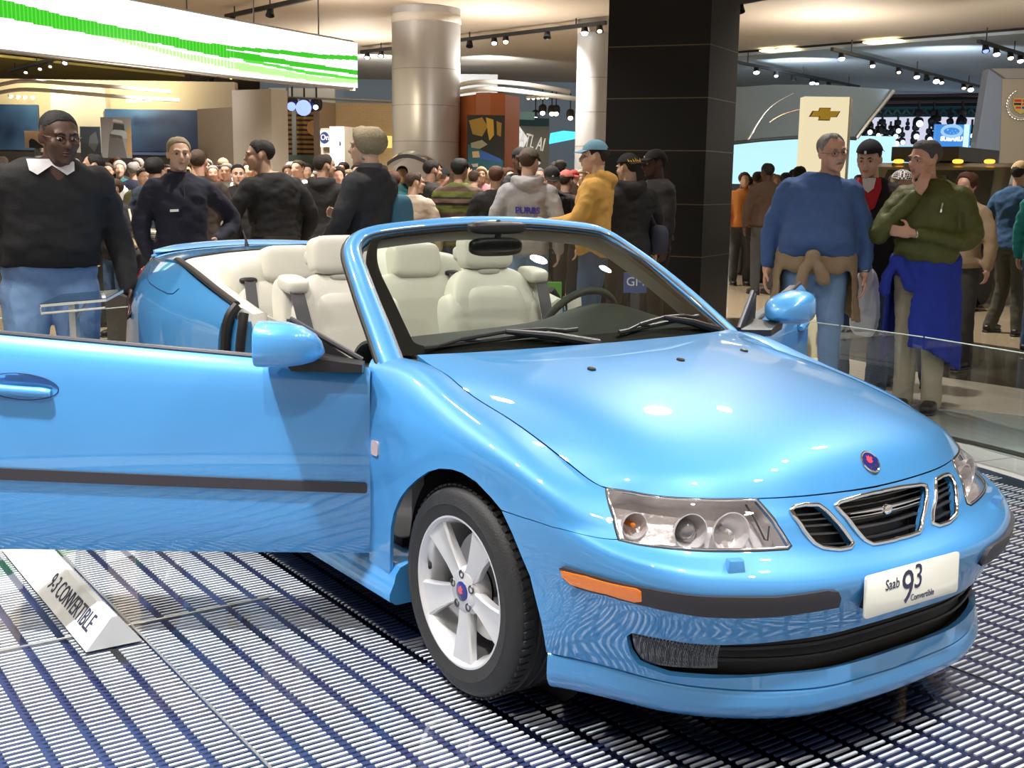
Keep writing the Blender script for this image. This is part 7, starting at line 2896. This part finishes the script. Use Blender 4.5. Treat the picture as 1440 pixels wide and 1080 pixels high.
spots = [(1291, 172, 1.5), (1312, 171, 1.4), (1318, 177, 1.2), (1352, 171, 1.5), (1222, 184, 1.1), (1226, 193, 1.0), (1234, 188, .9), (1240, 182, 1.2), (1244, 195, 1.1), (1252, 186, .8), (1258, 190, 1.1), (1262, 182, 1.1), (1259, 200, 1.2), (1247, 204, 1.1), (1268, 198, 1.0),
         (1276, 180, .7), (1287, 190, 1.2), (1285, 198, 1.0), (1306, 194, 1.1), (1315, 190, 1.2), (1316, 200, .9), (1216, 190, .9), (1230, 200, .9), (1336, 171, 1.0), (1366, 189, 1.1), (1366, 201, .8)]
for k, (px, py, s) in enumerate(spots):
    c = pd(px, py, 37.5)
    o = thing('stage_light', 'black moving head stage light hanging before the far lit stage', 'stage light', tuple(c), group='stage lights over the far stage')
    mb = MB()
    mb.rbox((0, 0, 0), (.20 * s, .20 * s, .22 * s), .7, None, (rnd.uniform(-.6, .6), rnd.uniform(-.6, .6), 0), 14, 8)
    mb.rbox((0, 0, .19 * s), (.10 * s, .24 * s, .16 * s), .6, None, None, 12, 8)
    mb.tube([(0, 0, .2 * s), (0, 0, .42 * s)], .035, 6)
    mb.build('housing', BLACK, o)
    if k % 2 == 0 or k in (11, 13, 19):
        mb = MB()
        mb.rbox(-FXH * .11 * s + np.array([0, 0, -.05]), (.14 * s, .14 * s, .14 * s), 1, None, None, 12, 8)
        mb.build('lens', glow('stage_lens', (.75, .82, 1), 2.2), o)
sb = thing('blue_sign', 'bright blue sign with oval star emblem and white name, far right of the stage', 'sign', (0, 0, 0))
panel('sign_face', 1317, 1366, 175, 0, 37, 37, .2, glow('sign_blue', (.06, .30, .85), .85), sb, floor=True)
panel('white_edge', 1357, 1364, 175, 236, 36.8, 36.8, .05, glow('sign_white', (.6, .9, 1.0), 1.1), sb)
Mx3, w, h = panel_frame(1325, 1352, 177, 192, 36.8)
mb = MB()
mb.tube([Mx3 @ Vector((w * .5 * math.cos(a), h * .5 * math.sin(a), .03)) for a in np.linspace(0, 2 * PI, 32, endpoint=False)], .05, 6, closed=True)
for (x, y, r) in ((-.22, .12, .08), (.02, .02, .045), (.18, .06, .045), (.10, -.20, .045), (.28, -.12, .045), (-.08, -.16, .04)):
    mb.rbox(Mx3 @ Vector((x * w, y * h, .04)), (r * w, r * w, r * w), 1)
mb.build('oval_emblem', glow('emblem_pale', (.35, .62, 1.0), 1.0), sb)
Mx3, w, h = panel_frame(1322, 1354, 191, 200, 36.8)
put_text('sign_lettering', 'SUBARU', h * .95, Mx3 @ Matrix.Translation((0, 0, .03)), glow('letters_white', (.95, .97, 1), 1.1), sb, .01, bold=.012)

# crest wall at the right edge
cw = thing('crest_wall', 'tan wall with wreath crest and slanted blue grey side at the right edge', 'display wall', (0, 0, 0))
dC = 23.0
Mx4, w, h = panel_frame(1362, 1560, 95, 260, dC)
def pxc(px, py):
    q = Mx4.inverted() @ Vector(pd(px, py, dC))
    return (q.x, q.y)
zfl = -pd(1460, 178, dC)[2]
flat('tan_face', Mx4, [pxc(*q) for q in ((1410, 110), (1600, 110), (1600, 345), (1402, 345))], noisy('tan_wall_paint', (.36, .31, .23), (.34, .29, .21), .7, .6, 0), cw, .3, -.3)
flat('slanted_side', Mx4, [pxc(*q) for q in ((1391, 97), (1412, 110), (1404, 345), (1362, 345), (1374, 200))], noisy('slant_blue_grey', (.22, .26, .33), (.19, .23, .30), .7, .4, 0), cw, .3, -.32)
flat('top_return', Mx4, [pxc(*q) for q in ((1391, 97), (1600, 97), (1600, 111), (1412, 111))], mat('return_grey', (.25, .24, .22), .5), cw, .5, -.4)
cc = Mx4 @ Vector((*pxc(1435, 147), .0))
Mc = Mx4.copy()
Mc.translation = cc
rw = 20 / 1647 * dC
mb = MB()
for k in range(26):
    a = R_(118 + 304 * k / 25)
    c = Vector((rw * math.cos(a), rw * math.sin(a), .05))
    mb.rbox(Mc @ c, (.085, .045, .05), .8, None, Mc.to_3x3() @ Matrix.Rotation(a + PI / 2 + .35, 3, 'Z'), 10, 6)
mb.tube([Mc @ Vector((rw * .9 * math.cos(R_(a)), rw * .9 * math.sin(R_(a)), .03)) for a in range(118, 424, 12)], .022, 6)
mb.build('wreath', mat('wreath_silver', (.80, .78, .70), .25, .8), cw)
shield = [(-.58, .42), (.58, .42), (.58, -.05), (.40, -.42), (0, -.66), (-.40, -.42), (-.58, -.05)]
flat('crest', Mc, [(x * rw, y * rw) for x, y in shield], mat('crest_gold', (.70, .55, .15), .3, .6), cw, .04, .01)
for cx_, cy_, ww, hh, c in ((-.28, .24, .50, .16, (.55, .03, .04)), (.28, .24, .50, .16, (.60, .05, .05)), (-.28, .02, .50, .14, (.015, .015, .015)), (.28, .02, .50, .14, (.6, .05, .05)), (-.22, -.22, .38, .14, (.55, .03, .04)), (.22, -.22, .38, .14, (.03, .06, .3))):
    flat('crest_field', Mc, rect(ww * rw, hh * rw, cx_ * rw, cy_ * rw), mat('crest_enamel', c, .25), cw, .01, .05)
dk = thing('dark_sign', 'small dark sign with an amber wedge left of the tan cap', 'sign', (0, 0, 0))
panel('sign_slab', 1372, 1405, 215, 240, 22.2, 22.2, .1, mat('sign_dark', (.015, .018, .035), .4), dk)
Mx5, w, h = panel_frame(1372, 1405, 215, 240, 22.18)
flat('amber_wedge', Mx5, [(-.28 * w, .28 * h), (.48 * w, -.02 * h), (.48 * w, -.32 * h), (-.28 * w, -.25 * h)], mat('amber_print', (.72, .42, .10), .5), dk, .01, .002)
mb = MB()
p0 = pd(1388, 240, 22.3)
mb.box((p0[0], p0[1], p0[2] / 2), (.08, .08, p0[2]))
mb.build('post', DARKMETAL, dk, smooth=False)

# grey green off-roader parked behind the olive jacket
of_xy = spot_xy(1336, 16.8)
orv = thing('off_roader', 'grey green off-roader with amber roof lamps behind the olive jacket', 'car', (*of_xy, 0), (0, 0, math.atan2(CAM_C[1] - of_xy[1], CAM_C[0] - of_xy[0]) - .30))
ORP = mat('grey_green_paint', (.24, .24, .18), .3, .3, .8)
mb = MB()
prof = [(-2.2, .55), (-2.2, 1.15), (-2.15, 1.78), (-1.9, 1.86), (.25, 1.84), (.42, 1.78), (.82, 1.24), (1.95, 1.14), (2.05, 1.08), (2.08, .6), (2.0, .5)]
mb.ring_loft([[(x, s * y_, z) for x, z in prof] for s, y_ in ((-1, .86), (-1, .95), (1, .95), (1, .86))], True, True)
mb.build('body', ORP, orv, angle=30)
mb = MB()
mb.ring_loft([[(.46 + k, -.72, 1.74), (.46 + k, .72, 1.74), (.80 + k, .78, 1.27), (.80 + k, -.78, 1.27)] for k in (.0, .03)], True, True)
mb.build('windscreen', mat('dark_glass2', (.02, .03, .028), .06, 0, 1.0), orv, smooth=False)
for y in (-.62, -.2, .2, .62, -.41, .41):
    if abs(y) in (.62, .2):
        mb = MB()
        mb.rbox((.36, y, 1.86), (.10, .14, .06), .7)
        mb.build('roof_lamp', glow('amber_lamp', (1.0, .42, .05), 2.2), orv)
mb = MB()
mb.box((2.09, 0, .86), (.06, 1.25, .34))
gr = mb.build('grille', mat('orv_grille', (.20, .21, .18), .35, .4), orv, smooth=False)
for k in range(7):
    mb = MB()
    mb.box((2.125, -.42 + .14 * k, .88), (.02, .05, .26))
    mb.build('grille_slot', BLACK, gr, smooth=False)
for s in (-1, 1):
    mb = MB()
    mb.lathe([(0, .03), (.09, .025), (.10, 0)], 20, Matrix.Translation((2.11, s * .72, .92)) @ Matrix.Rotation(PI / 2, 4, 'Y'))
    mb.build('headlamp', SILVER, orv)
    for x in (-1.4, 1.35):
        mb = MB()
        mb.lathe([(.0, .12), (.22, .12), (.40, .10), (.42, .02), (.41, -.12), (0, -.12)], 32, Matrix.Translation((x, s * .86, .42)) @ Matrix.Rotation(-s * PI / 2, 4, 'X'))
        mb.build('wheel', RUBBER, orv)
mb = MB()
mb.box((2.18, 0, .52), (.16, 1.8, .18))
mb.build('bumper', BLACK, orv, smooth=False)
mb = MB()
mb.box((-.9, -.35, 1.97), (2.0, .95, .20))
mb.build('roof_box', mat('roof_box_grey', (.06, .06, .055), .5), orv, smooth=False)
wv = thing('white_car', 'white car roof behind the tan cap at the right edge', 'car', (*spot_xy(1530, 19.5), 0), (0, 0, CAM_YAW + .2))
tiny_car(wv, mat('white_paint', (.70, .70, .66), .25, 0, 1.0), 4.6, 1.8, 1.62, 0)

# dark carrier bag with an oval ring emblem, white plastic bag
bg_xy = spot_xy(1350, 14.4)
bag = thing('carrier_bag', 'tall dark bag with oval ring emblem on the floor right of the royal blue jacket', 'bag', (*bg_xy, 0), (0, 0, math.atan2(CAM_C[1] - bg_xy[1], CAM_C[0] - bg_xy[0])))
zt, zb2 = pd(1350, 350, 14.4)[2], .0
mb = MB()
mb.ring_loft([[(-.12, -.17, zb2), (.05, -.17, zb2), (.05, .17, zb2), (-.12, .17, zb2)], [(-.13, -.18, zt), (.07, -.18, zt), (.07, .18, zt), (-.13, .18, zt)]], True, True)
mb.build('bag_body', mat('bag_black', (.035, .032, .033), .5), bag, smooth=False)
mb = MB()
cz = .5 * (zt + zb2) + .02
for a_, b_, in ((.075, .085),):
    mb.tube([(.072, .03 + .075 * math.cos(t) * .9, cz + .085 * math.sin(t)) for t in np.linspace(0, 2 * PI, 28, endpoint=False)], .006, 6, closed=True)
mb.tube([(.072, .03 + .06 * math.cos(t), cz + .03 * math.sin(t)) for t in np.linspace(0, 2 * PI, 28, endpoint=False)], .005, 6, closed=True)
mb.build('oval_emblem', mat('emblem_grey', (.40, .40, .40), .4), bag)
for y in (-.09, .09):
    mb = MB()
    mb.tube(curve([(0, y, zt - .02), (.0, y * .7, zt + .14), (0, y * .2, zt + .20)], 10), .006, 6)
    mb.build('handle', BLACK, bag)
wb_xy = spot_xy(1228, 8.15)
wb = thing('plastic_bag', 'white plastic carrier bag hanging beside the khaki trousers', 'bag', (*wb_xy, 0), (0, 0, math.atan2(CAM_C[1] - wb_xy[1], CAM_C[0] - wb_xy[0])))
zt, zb2 = pd(1228, 378, 8.15)[2], pd(1228, 472, 8.15)[2]
mb = MB()
mb.rbox((0, 0, .5 * (zt + zb2)), (.13, .20, zt - zb2), .6, .5, None, 28, 18, warp=lambda p: (p.x * (1 - .5 * max(0, p.z) / .25), p.y * (1 - 1.3 * max(0, p.z)), p.z))
me = mb.mesh('t')
wrinkle(me, .012, (12, 12, 12), 2)
link_mesh('bag_body', me, mat('white_plastic', (.72, .75, .78), .35), wb)
mb = MB()
mb.tube(curve([(0, -.03, zt - .03), (0, 0, zt + .09), (0, .03, zt - .03)], 12), .01, 6)
mb.build('handle', mat('white_plastic', (.72, .75, .78), .35), wb)

# small signs seen through the windscreen
def small_sign(px0, px1, y0, y1, dep, c, txt, label):
    Mx, w, h = panel_frame(px0, px1, y0, y1, dep)
    t = Mx.translation.copy()
    o = thing('info_sign', label, 'sign', (t.x, t.y, 0))
    Mx = Matrix.Translation((-t.x, -t.y, 0)) @ Mx
    flat('board', Mx, rect(w, h), mat('sign_colour', c, .4), o, .03, -.03)
    if txt:
        put_text('lettering', txt, h * .62, Mx @ Matrix.Translation((0, h * .05, .002)), mat('letter_pale', (.7, .72, .72), .5), o, .001)
    mb = MB()
    mb.box((0, 0, (t.z - h / 2) / 2), (.04, .04, t.z - h / 2))
    mb.box((0, 0, .01), (.3, .3, .02))
    mb.build('post', DARKMETAL, o, smooth=False)
small_sign(878, 910, 384, 412, 6.9, (.05, .09, .25), 'GM', 'small blue sign with two white letters seen through the windscreen')
small_sign(754, 790, 397, 422, 6.9, (.10, .28, .04), None, 'small green sign seen through the windscreen beside the steering wheel')

# ---------------------------------------------------------------- lights
EXPOSURE = 0.06
wd = bpy.data.worlds.new('hall_light')
scene.world = wd
wd.use_nodes = True
wd.node_tree.nodes['Background'].inputs[0].default_value = (1.0, .93, .84, 1)
wd.node_tree.nodes['Background'].inputs[1].default_value = .62


def lamp(kind, loc, target, energy, size=.1, color=(1, 1, 1), angle=60, blend=.6, name='spot_light'):
    l = bpy.data.lights.new(name, kind)
    l.energy = energy
    l.color = color
    o = bpy.data.objects.new(name, l)
    COL.objects.link(o)
    o.location = loc
    d = Vector(target) - Vector(loc)
    o.rotation_euler = d.to_track_quat('-Z', 'Y').to_euler()
    if kind == 'SPOT':
        l.spot_size = R_(angle)
        l.spot_blend = blend
        l.shadow_soft_size = size
    elif kind == 'AREA':
        l.shape = 'DISK'
        l.size = size
    return o


def highlight_lamp(q, z, energy, size, surf=HS, guess=(None, None), color=(1, 1, 1)):
    """ceiling spot placed where the photograph's reflection in the hood says it hangs"""
    u, v = surf.find(lambda X: project(X) - np.array(q, float), float(surf.u[7]) if guess[0] is None else guess[0], float(surf.v[4]) if guess[1] is None else guess[1])
    p, n = surf(u, v)[0], surf.normal(u, v)[0]
    if n[2] < 0:
        n = -n
    d = p - CAM_C
    d /= np.linalg.norm(d)
    r = d - 2 * (d @ n) * n
    if r[2] < .05:
        return
    L_ = p + r * ((z - p[2]) / r[2])
    lamp('SPOT', tuple(L_), tuple(p), energy, size, color, 70, .7)
    return L_


for q, e, sz in (((925, 578), 300, .11), ((1153, 630), 200, .09), ((690, 505), 150, .06)):
    highlight_lamp(q, 4.5, e, sz)
WARMW = (1, .93, .84)
for loc, tgt, e in (((2.0, -3.0, 4.5), (.3, -1.9, .0), 300), ((-.3, -2.4, 4.5), (-.5, -2.1, 0), 200), ((-3.0, -3.2, 4.5), (-2.4, -2.4, 0), 400), ((1.6, 1.6, 4.5), (1.3, 1.0, 0), 200), ((-1.5, -3.2, 4.5), (-1.2, -1.6, .6), 250), ((-3.0, -.5, 4.5), (-2.4, 0, 1), 130), ((.5, 2.4, 4.5), (-.6, .4, .8), 150), ((2.8, .8, 4.5), (.9, .3, .4), 200),
                    ((-3.6, 4.6, 4.5), (-2.4, 4.2, 1), 420), ((-5.2, 1.2, 4.5), (-5.4, .9, 1), 500), ((-6.5, 3.0, 4.5), (-6.8, 3, 1), 500), ((-4.6, -2.6, 4.5), (-3.0, -1.7, 1), 300), ((-8, 0, 4.5), (-8.5, 0, 1), 900), ((-8, 5, 4.5), (-8.5, 5, 1), 1000), ((-6, 8, 4.5), (-6, 8, 1), 1000), ((-12, 3, 4.5), (-12.5, 3, 1), 1400), ((-12, 8, 4.5), (-12, 8, 1), 1400), ((-16, 5, 4.5), (-17, 5, 1), 1700), ((-16, 11, 4.5), (-17, 12, 1), 1700)):
    lamp('SPOT', loc, tgt, e * 1.12, .09, WARMW, 110, .8)
lamp('SPOT', (-.35, -2.7, 4.5), (-.45, -2.3, 0), 1500, .09, (.95, .97, 1), 50, .6)  # added spot, brightens the slats left of the car
lamp('SPOT', (1.9, -.9, 4.5), (1.45, -.6, 0), 700, .09, (.95, .97, 1), 42, .7)  # added spot, brightens the slats in front of the car
lamp('SPOT', (-.2, 2.9, 4.5), (-.2, 2.4, 0), 500, .09, (.95, .97, 1), 60, .7)
# added uplights over kiosks and screen, unseen, brighten the ceiling
for px, py, dep, e in ((60, 10, 15.6, 160), (300, 40, 18.0, 160), (470, 60, 20.2, 140), (690, 128, 22.3, 260), (500, 140, 26.4, 260), (1165, 130, 22.2, 260)):
    p = pd(px, py, dep)
    lamp('SPOT', (p[0] + FXH[0] * .2, p[1] + FXH[1] * .2, min(p[2] + .06, 3.85)), (p[0] + FXH[0] * .4, p[1] + FXH[1] * .4, 6), e, .12, WARMW, 170, .5, 'ceiling_fill')
# added spots that brighten the stand walls and the ceiling behind them
for (px, py, dep), (tx, ty, td), e, c, an in (((60, 100, 22), (40, 150, 27), 240, WARMW, 100), ((230, 105, 22), (230, 150, 27), 240, WARMW, 100), ((50, 101, 25.5), (60, 84, 29), 220, (1, .9, .5), 160), ((170, 108, 25.5), (180, 95, 29), 220, (1, .9, .5), 160),
                                         ((1060, 100, 19), (1110, 165, 27), 110, (.85, .93, 1), 90), ((1220, 110, 22), (1210, 160, 27), 60, (.85, .93, 1), 90), ((1435, 90, 18), (1430, 170, 23), 600, WARMW, 90), ((500, 130, 20), (510, 190, 26), 170, (1, .85, .6), 80),
                                         ((700, 120, 18), (690, 170, 22), 90, WARMW, 70), ((690, 100, 30), (690, 150, 38), 500, (.8, .9, 1), 120), ((530, 110, 30), (530, 140, 40), 500, (.8, .9, 1), 120), ((1120, 112, 29), (1150, 60, 34), 260, (.75, .87, 1), 150), ((1330, 130, 26), (1330, 60, 33), 260, (.75, .87, 1), 150)):
    a_, b_ = pd(px, py, dep), pd(tx, ty, td)
    lamp('SPOT', (a_[0], a_[1], min(a_[2], 4.4)), tuple(b_), e, .08, c, an, .8, 'wall_fill')
# ================================================================ camera and picture settings
cam_d = bpy.data.cameras.new('camera')
cam = bpy.data.objects.new('camera', cam_d)
COL.objects.link(cam)
cam_d.sensor_fit = 'HORIZONTAL'
cam_d.sensor_width = 36.0
cam_d.lens = 36.0 * CAM_F / 1440.0
cam_d.clip_end = 200
cam.matrix_world = Matrix(((AX_R[0], AX_U[0], -AX_F[0], CAM_C[0]), (AX_R[1], AX_U[1], -AX_F[1], CAM_C[1]), (AX_R[2], AX_U[2], -AX_F[2], CAM_C[2]), (0, 0, 0, 1)))
scene.camera = cam
scene.view_settings.view_transform = 'Standard'
scene.view_settings.look = 'None'
scene.view_settings.gamma = 1.0
scene.view_settings.use_curve_mapping = False
scene.view_settings.exposure = EXPOSURE
scene.cycles.max_bounces = 10
scene.cycles.transparent_max_bounces = 16
scene.cycles.sample_clamp_indirect = 6.0
scene.cycles.caustics_reflective = False
scene.cycles.caustics_refractive = False
try:
    scene.cycles.use_denoising = True
    scene.cycles.denoiser = 'OPENIMAGEDENOISE'
except Exception:
    pass
